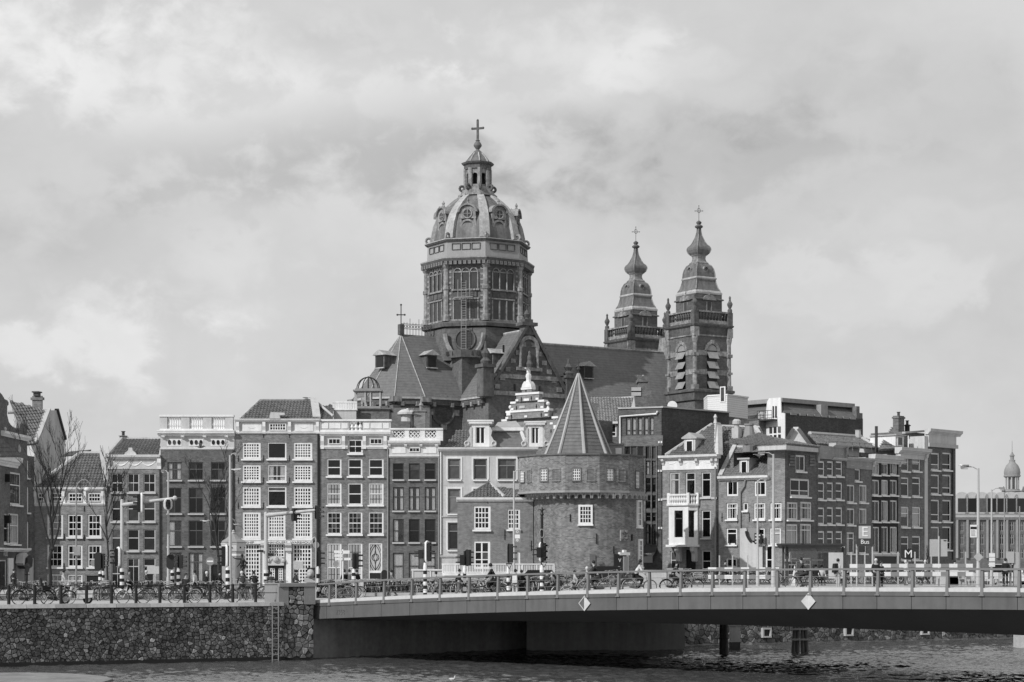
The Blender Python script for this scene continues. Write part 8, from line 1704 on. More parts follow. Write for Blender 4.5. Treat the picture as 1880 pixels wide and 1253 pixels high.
# signs
def sign_post(px, Y, ytop, label, name='road_sign', m=M_LIGHTM, r=.035): l = place(px, Y); t = thing(name, label, 'sign', l); mb = MB(); mb.lathe([(r, 0), (r, zl(ytop, Y, l))], 8); mb.build('post', m, t); return t, l
def disc(t, z, r, m, name='disc', y=-.06): mb = MB(); mb.M = Matrix.Translation((0, y, z)) @ Matrix.Rotation(pi / 2, 4, 'X'); mb.lathe([(r, -.015), (r, .015)], 18); return mb.build(name, m, t)
t, l = sign_post(386, 118, 1025, 'round no entry sign on a post before the kiosk'); o = disc(t, zl(1031, 118, l), .25, M_MID); mb = MB(); mb.box(-.18, -.09, zl(1031, 118, l) - .045, .18, -.08, zl(1031, 118, l) + .045); mb.build('white_bar', M_STW, o)
t, l = sign_post(617, 116, 1040, 'dark round sign on a slim white post behind the railing'); o = disc(t, zl(1036, 116, l), .18, M_MID); mb = MB(); mb.torus((0, -.08, zl(1036, 116, l)), .17, .012, 'y', 16, 4); mb.build('rim', M_LIGHTM, o)
t, l = sign_post(629.5, 124, 1009, 'white direction signpost with four boards before the parapet house', 'direction_sign', M_STW, .05)
for x0, x1, y0, y1 in ((613.5, 628, 1011, 1016), (630.5, 642, 1011, 1017), (614, 629, 1018, 1023), (615, 629, 1024.5, 1029), (632, 644, 1024.5, 1029)): mb = MB(); mb.box((x0 - 629.5) * 124 / F, -.09, zl(y1, 124, l), (x1 - 629.5) * 124 / F, -.05, zl(y0, 124, l)); mb.build('direction_board', M_STW, t)
t, l = sign_post(282, 140, 1041, 'plain pale rectangular notice on a post before the garland house door'); mb = MB(); mb.box(-.45, -.1, zl(1054, 140, l), .4, -.05, zl(1040, 140, l)); mb.build('board', M_LIGHTM, t)
t, l = sign_post(548, 150, 1031, 'pale carved notice board before the warehouse shop window'); mb = MB(); mb.box(-.38, -.1, zl(1045, 150, l), .38, -.05, zl(1031, 150, l)); mb.build('board', M_STONE, t)
l = place(580, 119); t = thing('hooked_mirror', 'round mirror hanging from a bent white pole beside the warehouse edge', 'mirror', l); k = 119 / F; mb = MB(); mb.tube([(0, 0, 0), (0, 0, zl(990, 119, l)), (-2 * k, 0, zl(986.5, 119, l)), (-5 * k, 0, zl(988, 119, l)), (-8 * k, 0, zl(993, 119, l))], .035, 6); mb.build('pole', M_LIGHTM, t); disc(t, zl(1001, 119, l), 6 * k, M_MID, 'mirror_back', .05)
l = place(573, 130); t = thing('lion_block', 'dark stone block with a carved pale lion head behind the bridge end block', 'monument', l); mb = MB(); w = 9 * 130 / F; mb.box(-w, 0, 0, w, .6, zl(1044, 130, l)); mb.box(-w - .05, -.06, zl(1044, 130, l), w + .05, .65, zl(1042.5, 130, l)); mb.build('block', M_DARK, t); mb = MB(); z = zl(1054, 130, l); mb.ball((-.1, -.05, z), .27, 10, 7, 1.2); mb.ball((-.1, -.28, z - .08), .14, 8, 5); mb.ball((-.22, -.24, z + .1), .05, 6, 4); mb.ball((.02, -.24, z + .1), .05, 6, 4); mb.box(-.5, -.1, zl(1070, 130, l), .4, .0, zl(1061, 130, l)); mb.build('lion_head', M_STONE, t, True)
# kiosk
l = place(428.5, 148); KS = thing('round_kiosk', 'small grey eight sided kiosk with conical roof and finial', 'kiosk', l); k = 148 / F; a8 = R(22.5); ze = zl(999, 148, l)
mb = MB(); mb.lathe([(21 * k, 0), (21 * k, ze - .55)], 8, 0, 0, a8); mb.build('wall', mat('kiosk_grey', 0.30, 0.7, 0.12, 0.6, streak=.15), KS); mb = MB(); mb.lathe([(22 * k, ze - .55), (22.5 * k, ze - .1), (24 * k, ze), (24 * k, ze + .08)], 8, 0, 0, a8); mb.build('frieze', M_CREAM, KS); mb = MB(); mb.lathe([(22 * k, ze - .9), (22 * k, ze - .75)], 8, 0, 0, a8); mb.build('band', M_WHITE, KS)
mb = MB(); mb.lathe([(25 * k, ze + .08), (25.5 * k, ze + .14), (15 * k, zl(990, 148, l)), (5 * k, zl(982, 148, l)), (3 * k, zl(981, 148, l))], 8, 0, 0, a8); o = mb.build('roof', mat('kiosk_roof', 0.26, 0.55, 0.12), KS); mb = MB(); mb.lathe([(.1, zl(982, 148, l)), (.16, zl(979, 148, l)), (.08, zl(977, 148, l)), (.12, zl(975.5, 148, l)), (.02, zl(973, 148, l))], 8); mb.build('finial', M_STONE, o)
for i in range(8): mb = MB(); mb.M = Matrix.Rotation(i * pi / 4, 4, 'Z') @ Matrix.Translation((0, -21 * k * cos(a8), 0)); mb.box(-.28, -.03, .3, .28, .0, ze - 1.1); mb.build('wall_panel', M_GREYSTONE, KS); m2 = MB(); m2.M = mb.M @ Matrix.Translation((0, -.04, ze - .28)) @ Matrix.Rotation(pi / 2, 4, 'X'); m2.lathe([(.06, -.02), (.06, .06)], 8); m2.build('vent_hole', M_BLACK, KS)
# white balustrade platform beside the annex
Yb = 152; l = place(915, Yb); PF = thing('white_platform', 'white railed terrace platform along the annex and tower foot', 'terrace', l); k = Yb / F
def bx(x0, y0, x1, y1, dy0, dy1, n_, m): mb = MB(); mb.box((x0 - 915) * k, dy0, zl(y1, Yb, l), (x1 - 915) * k, dy1, zl(y0, Yb, l)); return mb.build(n_, m, PF)
bx(812, 1053, 1018, 1057, -.1, 3, 'floor', M_WHITE); bx(816, 1057, 1010, 1095, .1, 3, 'base_wall', M_CREAM); bx(811, 1035, 1018, 1037.2, -.08, .08, 'top_rail', M_WHITE); bx(811, 1050, 1018, 1052, -.05, .05, 'bottom_rail', M_WHITE)
for x in (812, 835, 857, 885, 908, 933, 958, 984, 1016): bx(x, 1035, x + 2.2, 1053, -.07, .07, 'post', M_WHITE)
mb = MB(); mb.box(-.028, -.03, 0, .028, .03, zl(1036, Yb, l) - zl(1051, Yb, l)); bm_ = mb.mesh('baluster', M_WHITE)
for x in range(816, 1016, 3): put('baluster', bm_, PF, ((x + .5 - 915) * k, 0, zl(1051, Yb, l)))
Yb = 146; l = place(783, Yb); HB = thing('white_hoarding', 'white panelled hoarding beside the terrace platform', 'hoarding', l); k = Yb / F
for x0, x1 in ((757, 788), (789.5, 811)):
    mb = MB(); mb.box((x0 - 783) * k, 0, 0, (x1 - 783) * k, .08, zl(1047, Yb, l)); mb.build('panel', M_CREAM, HB); mb = MB(); mb.box((x0 - 783) * k, -.05, 0, (x0 + 2 - 783) * k, -.001, zl(1046, Yb, l)); mb.build('panel_frame', M_WHITE, HB)
mb = MB(); mb.box((755 - 783) * k, -.08, zl(1048, Yb, l), (812 - 783) * k, .12, zl(1045.5, Yb, l)); mb.build('top_frame', M_WHITE, HB)
# tower door furniture: light box counters
l = place(1210, 130); t = thing('pale_block_wall', 'low pale concrete block barrier behind the bridge railing below the office block', 'barrier', l); mb = MB(); mb.box(-1.3, 0, 0, .5, .5, 1.0); mb.box(-1.35, -.05, 1.0, .55, .55, 1.12); mb.build('block', M_STONE, t); mb = MB(); mb.box(.55, -.02, 0, 1.6, .5, 1.25); mb.build('end_block', M_GREYSTONE, t)
# E Bus sign
Y = 134; l = place(1588, Y); t = thing('bus_stop_sign', 'dark bus sign with a pale square letter on two posts', 'sign', l); k = Y / F
for x in (1573, 1602): mb = MB(); mb.lathe([(.06, 0), (.06, zl(1000, Y, l))], 8, (x - 1588) * k, 0); mb.build('post', M_LIGHTM, t)
mb = MB(); mb.box(-15.5 * k, -.1, zl(1003, Y, l), 14.5 * k, 0, zl(962, Y, l)); o = mb.build('panel', M_DARK, t); mb = MB(); mb.box(-12 * k, -.125, zl(989, Y, l), 10 * k, -.101, zl(966, Y, l)); mb.build('square_field', M_LIGHTM, o); text('E', 'sign_letter', .95, M_STW, o, (-1 * k, -.14, zl(977.5, Y, l))); text('Bus', 'sign_lettering', .42, M_STW, o, (-.5 * k, -.12, zl(995.5, Y, l)))
Y = 140; l = place(1666, Y); t = thing('metro_sign', 'black cube sign with a white letter on a post', 'sign', l); k = Y / F; mb = MB(); mb.lathe([(.07, 0), (.07, zl(1026, Y, l))], 8); mb.build('post', M_LIGHTM, t); mb = MB(); mb.box(-8 * k, -.3, zl(1027, Y, l), 8 * k, .3, zl(1009, Y, l)); o = mb.build('cube', M_BLACK, t); text('M', 'sign_letter', .78, M_STW, o, (0, -.315, zl(1018, Y, l)))
for i, x in enumerate((-6, -2, 2, 6)): mb = MB(); mb.ball((x * k, 0, zl(1008, Y, l)), .06, 6, 4); mb.build('sign_knob', M_BLACK, o)
Y = 134; l = place(1723, Y); t = thing('blank_billboard', 'blank light grey double billboard back on posts', 'billboard', l); k = Y / F
for x0, x1 in ((1707, 1722), (1724, 1739)): mb = MB(); mb.box((x0 - 1723) * k, -.06, zl(1022, Y, l), (x1 - 1723) * k, .06, zl(990.5, Y, l)); mb.build('panel', M_LIGHTM, t)
mb = MB(); mb.lathe([(.055, 0), (.055, zl(985, Y, l))], 8, 0, -.12); mb.build('post', M_LIGHTM, t); mb = MB(); mb.box(9 * k, -.08, zl(994, Y, l), 14 * k, -.061, zl(992, Y, l)); mb.build('maker_plate', M_DARK, t)
# roadwork barrier boards
def barrier(x0, x1, Y, label, yrows=((1042, 1049), (1056, 1063)), step=15.0, postx=()):
    l = place((x0 + x1) / 2, Y); c = (x0 + x1) / 2; t = thing('barrier_board', label, 'barrier', l, 0, 'striped roadwork barriers along the street'); k = Y / F
    for y0, y1 in yrows:
        x = x0; i = 0
        while x < x1 - 2:
            e = min(x + step, x1); mb = MB(); mb.box((x - c) * k, -.02 - .002 * (i % 2), zl(y1, Y, l), (e - c) * k, .02, zl(y0, Y, l)); mb.build('stripe', M_STW if i % 2 == 0 else M_MID, t); x = e; i += 1
    for x in postx: mb = MB(); mb.box((x - c) * k - .04, .02, 0, (x - c) * k + .04, .1, zl(yrows[0][0] - 22, Y, l)); mb.build('post', M_LIGHTM, t)
barrier(1300, 1430, 133, 'striped barrier boards in front of the low sunlit corner house', postx=(1321, 1345, 1373, 1390)); barrier(1560, 1603, 132, 'short striped barrier boards below the bus sign', ((1036, 1043), (1051, 1058)), 14, postx=(1563, 1588)); barrier(1620, 1786, 132, 'long striped barrier boards below the metro sign and blank billboard', ((1035.5, 1042.5), (1050.5, 1058)), 15.3, postx=(1649, 1680, 1710, 1773))
# bus shelter
Y = 136; l = place(1487, Y); t = thing('bus_shelter', 'glazed bus shelter with a dark flat canopy before the corner house', 'bus shelter', l); k = Y / F
mb = MB(); z1, z2 = zl(1004, Y, l), zl(1001, Y, l); mb.hull([(-65 * k, -.9, z1 + .12), (58 * k, -.9, z1 + .12), (62 * k, 1.6, z1 - .12), (-50 * k, 1.6, z1 - .12)], [(-65 * k, -.9, z2 + .1), (58 * k, -.9, z2 + .1), (62 * k, 1.6, z1), (-50 * k, 1.6, z1)]); mb.build('canopy', M_DARK, t)
for x in (-49, -42, 60): mb = MB(); mb.box(x * k - .07, -.1, 0, x * k + .07, .05, z1); mb.build('post', M_DARK, t)
for x0, x1 in ((-40, -8), (-6, 26), (28, 58)): mb = MB(); mb.box(x0 * k, 1.3, .5, x1 * k, 1.33, z1 - .3); mb.build('pane', M_CLEAR, t)
mb = MB(); mb.box(-46 * k, 1.28, zl(1030, Y, l), 30 * k, 1.36, zl(1027, Y, l)); mb.box(-46 * k, 1.28, zl(1016.5, Y, l), 20 * k, 1.36, zl(1015, Y, l)); 
for y in (1057, 1064): mb.box(-46 * k, 1.28, zl(y, Y, l) - .07, 58 * k, 1.36, zl(y, Y, l) + .07)
mb.build('cross_rail', M_LIGHTM, t); mb = MB(); mb.tube([(-44 * k, 1.2, zl(1036, Y, l)), (-38 * k, 1.2, zl(1031, Y, l)), (-25 * k, 1.2, zl(1030, Y, l)), (-10 * k, 1.2, zl(1031, Y, l)), (2 * k, 1.2, zl(1036, Y, l))], .05, 5); mb.build('curved_frame', M_LIGHTM, t)
mb = MB(); mb.box(30 * k, -1.1, .5, 56 * k, -.95, zl(1015, Y, l)); mb.build('poster_case', M_CREAM, t); mb = MB(); mb.box(-30 * k, .5, .45, 25 * k, .9, .52); mb.build('bench', M_MID, t)
mb = MB(); mb.M = Matrix.Translation((-37 * k, -.3, zl(1022, Y, l))) @ Matrix.Rotation(R(70), 4, 'Z') @ Matrix.Rotation(pi / 2, 4, 'X'); mb.lathe([(.33, -.02), (.33, .02)], 18); mb.build('round_sign', M_STONE, t); mb = MB(); mb.box(-45 * k, .2, zl(1075, Y, l), -38 * k, .6, zl(1036, Y, l)); mb.build('ticket_machine', M_CREAM, t); mb = MB(); mb.lathe([(.3, zl(1034, Y, l)), (.02, zl(1031, Y, l))], 10, -41 * k, .4); mb.build('machine_hood', M_DARK, t)
mb = MB(); mb.prism_y([(-35 * k, 0), (-27 * k, 0), (-27 * k, 1.35), (-28.5 * k, 1.4)], 0, .05); o = mb.build('white_pennant', M_STW, t)
# grey cabinets and white van forms beyond the barriers at the far right
Y = 134; l = place(1861, Y); t = thing('grey_cabinet', 'pale grey cabinet on a post near the frame edge', 'cabinet', l); k = Y / F; mb = MB(); mb.box(-11 * k, 0, zl(1034, Y, l), 1 * k, .5, zl(1013, Y, l)); mb.box(2 * k, .1, 0, 10 * k, .5, zl(1014, Y, l)); mb.build('housing', M_LIGHTM, t); mb = MB(); mb.box(-6 * k, .1, 0, -3 * k, .3, zl(1034, Y, l)); mb.build('post', M_MID, t)

# ------------------------------------------------------------------ cars
def car(loc, rz, label, m, cat='car', L=4.2, h=1.45):
    t = thing('parked_car', label, cat, loc, rz); w = .82
    mb = MB(); pr = [(-L / 2, .35), (-L / 2 + .05, .75), (-L / 2 + .35, .9), (L / 2 - 1.0, .88), (L / 2 - .1, .7), (L / 2, .45), (L / 2 - .05, .28), (-L / 2 + .05, .28)]; mb.prism_y(pr, -w, w); mb.build('body', m, t)
    mb = MB(); a = [(-L / 2 + .35, .9), (L / 2 - 1.15, .88), (L / 2 - 1.75, h), (-L / 2 + .8, h)]; mb.hull([(x, -w + .04, z) if z < 1 else (x, -w + .2, z) for x, z in a], [(x, w - .04, z) if z < 1 else (x, w - .2, z) for x, z in a]); o = mb.build('cabin', M_GLASS, t); mb = MB(); mb.box(-L / 2 + .8, -w + .2, h - .01, L / 2 - 1.75, w - .2, h + .04); mb.build('roof', m, t)
    for x in (-L / 2 + .78, L / 2 - .8):
        for y in (-w, w): mb = MB(); mb.torus((0, 0, 0), .24, .08, 'y', 16, 6); o = mb.build('wheel', M_BLACK, t, True, loc=(x, y * .97, .32)); m2 = MB(); m2.tube([(0, -.05, 0), (0, .05, 0)], .18, 10); m2.build('rim', M_LIGHTM, o)
    for y in (-.6, .6): mb = MB(); mb.box(L / 2 - .12, y - .15, .58, L / 2 - .02, y + .15, .7); mb.build('headlight', M_LIGHTM, t); mb = MB(); mb.box(-L / 2 - .0, y - .12, .62, -L / 2 + .06, y + .12, .74); mb.build('tail_light', M_MID, t)
    for y in (-w - .1, w + .1): mb = MB(); mb.ball((L / 2 - 1.45, y, .95), .1, 6, 4); mb.build('side_mirror', m, t)
    return t
car(place(979, 136), R(175), 'dark car parked behind the striped pole at the tower', mat('car_black', 0.02, 0.15, 0.05, spec=.5)); car(place(1852, 140), R(5), 'white car beyond the barriers near the frame edge', mat('car_white', 0.7, 0.2, 0.05, spec=.5)); car(place(1100, 146), R(190), 'dark car half hidden before the tower door', MATS['car_black'])
# folded cafe chairs and tables on the pavement at the right
def chair(loc, rz, label, m):
    t = thing('cafe_chair', label, 'chair', loc, rz, 'pale chairs on the pavement beyond the bridge'); mb = MB(); mb.box(-.22, -.22, .43, .22, .22, .47); mb.build('seat', m, t); mb = MB(); mb.box(-.22, .2, .47, .22, .23, .9); mb.build('backrest', m, t); me = MB(); me.box(-.02, -.02, 0, .02, .02, .43); me = me.mesh('leg', M_LIGHTM)
    for x in (-.2, .2):
        for y in (-.2, .2): put('leg', me, t, (x, y, 0))
    return t
for i, (px, Y) in enumerate(((1778, 136), (1790, 137), (1800, 136), (1812, 138), (1825, 136), (1838, 137), (1765, 137), (1784, 140))): chair(place(px, Y), i * 1.3, 'pale cafe chair in the loose group beyond the barriers', M_CREAM)
for px, w, h_, m, lab in ((1740, 1.5, 1.1, M_CREAM, 'pale covered crate stack behind the long striped barrier'), (1760, 1.3, .95, M_STONE, 'lower grey crate behind the long striped barrier')):
    l = place(px, 137); t = thing('crate', lab, 'crate', l); mb = MB(); mb.box(-w / 2, 0, 0, w / 2, .8, h_); mb.build('box', m, t); mb = MB(); mb.box(-w / 2 - .04, -.04, h_, w / 2 + .04, .84, h_ + .08); mb.build('lid', M_WHITE, t)
# ------------------------------------------------------------------ people
def skin(name, pts, edges, rad, m, root=0, sub=1):
    me = bpy.data.meshes.new(name); me.from_pydata(pts, edges, []); o = bpy.data.objects.new(name, me); COL.objects.link(o)
    md = o.modifiers.new('s', 'SKIN'); sk = me.skin_vertices[0].data
    for i, r in enumerate(rad): sk[i].radius = (r, r) if not isinstance(r, tuple) else r; sk[i].use_root = (i == root)
    md.use_smooth_shade = True; sd = o.modifiers.new('u', 'SUBSURF'); sd.levels = sub; sd.render_levels = sub
    dg = bpy.context.evaluated_depsgraph_get(); ev = o.evaluated_get(dg); nm = bpy.data.meshes.new_from_object(ev); bpy.data.objects.remove(o); bpy.data.meshes.remove(me)
    nm.name = name; nm.materials.clear(); nm.materials.append(m)
    for p in nm.polygons: p.use_smooth = True; p.material_index = 0
    return nm
M_SKIN = mat('skin', 0.36, 0.6, 0.08); M_HAIRD = mat('dark_hair', 0.02, 0.6, 0.2); M_HAIRL = mat('light_hair', 0.55, 0.6, 0.15); M_SHOE = mat('shoe', 0.03, 0.5, 0.1)
CL = {'black': mat('black_cloth', 0.018, 0.9, 0.2), 'dark': mat('dark_cloth', 0.045, 0.9, 0.25), 'mid': mat('mid_cloth', 0.14, 0.9, 0.25), 'pale': mat('pale_cloth', 0.42, 0.9, 0.2), 'white': mat('white_cloth', 0.62, 0.9, 0.15)}
POSES = {
 'stand': dict(pel=(0, .93), chest=(.02, 1.36), neck=(.03, 1.50), head=(.05, 1.63), hipL=.09, kL=(.03, .49), aL=(.0, .08), kR=(.03, .49), aR=(-.03, .08), eL=(-.04, 1.12), wL=(.06, .88), eR=(-.03, 1.12), wR=(.08, .88)),
 'walk': dict(pel=(0, .92), chest=(.04, 1.35), neck=(.06, 1.49), head=(.08, 1.62), hipL=.09, kL=(.2, .50), aL=(.3, .09), kR=(.0, .48), aR=(-.28, .14), eL=(-.16, 1.13), wL=(-.08, .90), eR=(.1, 1.12), wR=(.28, .94)),
 'ride': dict(pel=(-.22, 1.0), chest=(-.02, 1.42), neck=(.03, 1.55), head=(.07, 1.68), hipL=.09, kL=(.2, .80), aL=(.06, .42), kR=(.14, .64), aR=(-.08, .24), eL=(.14, 1.20), wL=(.28, 1.05), eR=(.14, 1.20), wR=(.28, 1.05)),
 'sit': dict(pel=(-.1, .52), chest=(-.06, .98), neck=(-.03, 1.12), head=(.0, 1.25), hipL=.1, kL=(.32, .52), aL=(.34, .08), kR=(.34, .50), aR=(.30, .08), eL=(.04, .76), wL=(.24, .64), eR=(.04, .76), wR=(.24, .64)),
}
PC = {}
def person_kit(pose, coat, trousers, hair, long_coat=False, longhair=False, pack=False):
    key = (pose, coat, trousers, hair, long_coat, longhair, pack)
    if key in PC: return PC[key]
    P = POSES[pose]; v = lambda q, y=0.0: (q[0], y, q[1]); s_ = .17
    pts = [v(P['pel']), v(((P['pel'][0] + P['chest'][0]) / 2, (P['pel'][1] + P['chest'][1]) / 2)), v(P['chest']), v(P['neck']), (P['head'][0] - .02, 0, P['head'][1] - .05), (P['head'][0], 0, P['head'][1] + .08)]
    rad = [(.135, .11), (.125, .1), (.14, .1), .052, .078, .082]; ed = [(0, 1), (1, 2), (2, 3), (3, 4), (4, 5)]
    def add(p, r, j): pts.append(p); rad.append(r); ed.append((j, len(pts) - 1)); return len(pts) - 1
    legs, arms = {}, {}
    for sd, y in (('L', .1), ('R', -.1)):
        h_ = add((P['pel'][0], y, P['pel'][1] - .05), .09, 0); k = add(v(P['k' + sd], y * 1.05), .062, h_); a = add(v(P['a' + sd], y), .042, k); t = add((P['a' + sd][0] + .15, y * 1.1, P['a' + sd][1] - .04), .036, a); legs[sd] = (h_, k, a, t)
        sh = add((P['chest'][0], y * 1.75, P['chest'][1] + .03), .062, 2); e = add(v(P['e' + sd], y * 2.3), .046, sh); w = add(v(P['w' + sd], y * 2.1), .032, e); d = (Vector(pts[w]) - Vector(pts[e])).normalized(); pm_ = add(tuple(Vector(pts[w]) + d * .07), .036, w)
        for f in range(5): q = Vector(pts[pm_]) + d * (.075 - .01 * abs(f - 2)) + Vector((.0, (f - 2) * .016 * (1 if sd == 'L' else -1), .012 if f == 0 else -.01)); add(tuple(q), .009, pm_)
        arms[sd] = (sh, e, w)
    body = skin('body', pts, ed, rad, M_SKIN)
    def sub(idx, edges, scale): return [pts[i] for i in idx], [(idx.index(a), idx.index(b)) for a, b in edges], [tuple(q * scale for q in r) if isinstance(r, tuple) else r * scale for r in (rad[i] for i in idx)]
    ix = [0, 1, 2]; e_ = [(0, 1), (1, 2)]
    for sd in 'LR': sh, e, w = arms[sd]; ix += [sh, e, w]; e_ += [(2, sh), (sh, e), (e, w)]
    p_, ee, rr = sub(ix, e_, 1.22); p_.append((P['neck'][0], 0, P['neck'][1] - .03)); ee.append((2, len(p_) - 1)); rr.append(.075)
    if long_coat: p_.append((P['pel'][0] - .02, 0, P['pel'][1] - .38)); ee.append((0, len(p_) - 1)); rr.append((.17, .16))
    jk = skin('coat' if long_coat else 'jacket', p_, ee, rr, CL[coat])
    ix = [0]; e_ = []
    for sd in 'LR': h_, k, a, t = legs[sd]; ix += [h_, k, a]; e_ += [(0, h_), (h_, k), (k, a)]
    p_, ee, rr = sub(ix, e_, 1.25); tr_ = skin('trousers', p_, ee, rr, CL[trousers])
    sh = MB()
    for sd in 'LR': a, t = pts[legs[sd][2]], pts[legs[sd][3]]; sh.hull([(a[0] - .07, a[1] - .045, t[2] - .045), (t[0] + .05, a[1] - .045, t[2] - .045), (t[0] + .05, a[1] + .045, t[2] - .045), (a[0] - .07, a[1] + .045, t[2] - .045)], [(a[0] - .06, a[1] - .04, a[2] + .02), (t[0] + .03, a[1] - .035, t[2] + .02), (t[0] + .03, a[1] + .035, t[2] + .02), (a[0] - .06, a[1] + .04, a[2] + .02)])
    sm = sh.mesh('shoes', M_SHOE); H = P['head']; hr = MB(); hr.ball((H[0] - .03, 0, H[1] + .055), .1, 10, 7, 1.12)
    if longhair: hr.hull([(H[0] - .13, -.09, H[1]), (H[0] - .02, -.11, H[1]), (H[0] - .02, .11, H[1]), (H[0] - .13, .09, H[1])][::-1], [(H[0] - .22, -.1, H[1] - .32), (H[0] - .12, -.11, H[1] - .3), (H[0] - .12, .11, H[1] - .3), (H[0] - .22, .1, H[1] - .32)][::-1])
    hm = hr.mesh('hair', M_HAIRL if hair == 'light' else M_HAIRD, True)
    fc_ = MB(); fc_.ball((H[0] + .075, 0, H[1] + .02), .018, 6, 4); 
    for y in (-.032, .032): fc_.ball((H[0] + .062, y, H[1] + .05), .012, 6, 4)
    fm = fc_.mesh('face', M_SKIN)
    parts = [('body', body), ('coat' if long_coat else 'jacket', jk), ('trousers', tr_), ('shoes', sm), ('hair', hm), ('face', fm)]
    if pack:
        b_ = MB(); c = P['chest']; b_.hull([(c[0] - .34, -.15, c[1] - .4), (c[0] - .12, -.16, c[1] - .42), (c[0] - .12, .16, c[1] - .42), (c[0] - .34, .15, c[1] - .4)], [(c[0] - .28, -.13, c[1] + .12), (c[0] - .1, -.14, c[1] + .14), (c[0] - .1, .14, c[1] + .14), (c[0] - .28, .13, c[1] + .12)]); parts.append(('backpack', b_.mesh('backpack', CL['white' if pack == 2 else 'black'])))
    PC[key] = parts; return parts
def person(px, Y, rz, label, pose='stand', coat='dark', trousers='dark', hair='dark', hgt=1.72, z=None, group=None, **k):
    l = place(px, Y); l = (l[0], l[1], l[2] if z is None else z); o = thing('person', label, 'person', l, rz, group); o.scale = (hgt / 1.74,) * 3
    for n_, me in person_kit(pose, coat, trousers, hair, **k): put(n_, me, o)
    return o
def cyclist(px, Y, rz, label, k, bl, **kw):
    l = place(px, Y); make_bike(KIT[k], l, rz, bl, None); return person(px, Y, rz, label, 'ride', z=l[2], **kw)
person(341, 105.5, R(-60), 'slim person in dark clothes standing by the quay railing', 'stand', 'dark', 'black', hgt=1.56)
person(378, 117, R(0), 'person in a long dark coat with pale hair walking behind the quay railing', 'walk', 'black', 'black', 'light', hgt=1.62, long_coat=True)
cyclist(444, 113, R(115), 'white haired cyclist in a dark jacket riding past the kiosk', 0, 'black bicycle under the white haired cyclist', coat='dark', trousers='dark', hair='light', hgt=1.6)
cyclist(466, 114, R(105), 'dark haired cyclist in black riding toward the houses', 3, 'dark bicycle under the dark haired cyclist', coat='black', trousers='mid', hgt=1.6)
person(497, 118, R(90), 'person in dark clothes bent beside the white gantry foot', 'walk', 'dark', 'dark', hgt=1.6)
person(402, 126, R(30), 'person in black beside the kiosk wall', 'walk', 'black', 'dark', hgt=1.65)
for px, Y, c, lab, rz in ((632, 129, 'black', 'person in black among the packed bicycles below the direction signs', 1.2), (641, 130, 'mid', 'person in a grey jacket among the packed bicycles', .4), (655, 129, 'black', 'person in black beside the striped signal pole at the cycle racks', 2.2)): person(px, Y, rz, lab, 'stand', c, 'dark', hgt=1.7)
person(802, 116.5, R(170), 'man in a grey jacket and jeans walking along the bridge railing', 'walk', 'mid', 'mid', hgt=1.62)
cyclist(902, 114, R(172), 'cyclist in a long black hooded coat crossing the bridge', 0, 'black bicycle under the cyclist in the long black coat', coat='black', trousers='black', long_coat=True, hgt=1.95)
person(946, 117, R(80), 'person with a white backpack and pale trousers walking away across the bridge', 'walk', 'dark', 'pale', pack=2, hgt=1.72)
person(957, 117.5, R(75), 'person in a black jacket beside the walker with the white backpack', 'walk', 'black', 'black', hgt=1.68)
cyclist(1091, 108, R(178), 'cyclist in a black jacket riding along the bridge before the round tower', 4, 'black basket bicycle under the cyclist before the tower', coat='black', trousers='dark', hgt=1.78)
person(1079, 112, R(185), 'pale haired person in light clothes just ahead of the cyclist at the tower', 'walk', 'pale', 'mid', 'light', hgt=1.6)
cyclist(1174, 104, R(-3), 'long haired cyclist in a pale patterned jacket crossing the bridge', 6, 'grey bicycle under the long haired cyclist', coat='white', trousers='black', longhair=True, hgt=1.7)
cyclist(1241, 108, R(5), 'dark cyclist passing in front of the bay window house', 0, 'black bicycle under the dark cyclist at the bay window house', coat='black', trousers='dark', hgt=1.66)
person(1140, 120, R(60), 'person in dark clothes standing before the open tower door', 'stand', 'dark', 'dark', hgt=1.66)
person(1498, 136.75, R(-95), 'dark haired person seated on the bus shelter bench', 'sit', 'black', 'dark', hgt=1.8); person(1509, 136.75, R(-85), 'person in a white jacket seated on the bus shelter bench', 'sit', 'white', 'dark', hgt=1.75)
cyclist(1472, 103, R(176), 'cyclist in a dark jacket passing the bus shelter', 3, 'dark bicycle under the cyclist passing the bus shelter', coat='dark', trousers='dark', hgt=1.62)
person(1538, 104, R(178) + 3.6, 'person with a black backpack and pale trousers in front of the poster case', 'stand', 'pale', 'pale', pack=1, hgt=1.58)
person(1608, 118, R(-90), 'man in a dark coat and pale cap below the bus sign', 'stand', 'black', 'dark', 'light', hgt=1.78)
person(1617, 119, R(-60), 'person in black beside the man with the pale cap', 'stand', 'black', 'black', hgt=1.64)
person(1662, 138, R(0), 'person in a striped pale top below the metro sign', 'stand', 'white', 'mid', 'light', hgt=1.72)
person(1846, 134, R(90), 'person in black standing near the grey cabinet', 'stand', 'black', 'black', hgt=1.85)
for px, Y, c, h_, lab in ((1004, 118, 'dark', 'dark', 'person in dark clothes beside the striped pole at the tower'), (1012, 122, 'mid', 'light', 'person in grey with pale hair near the tower foot')): person(px, Y, 1.0, lab, 'walk', c, 'dark', h_, hgt=1.6)
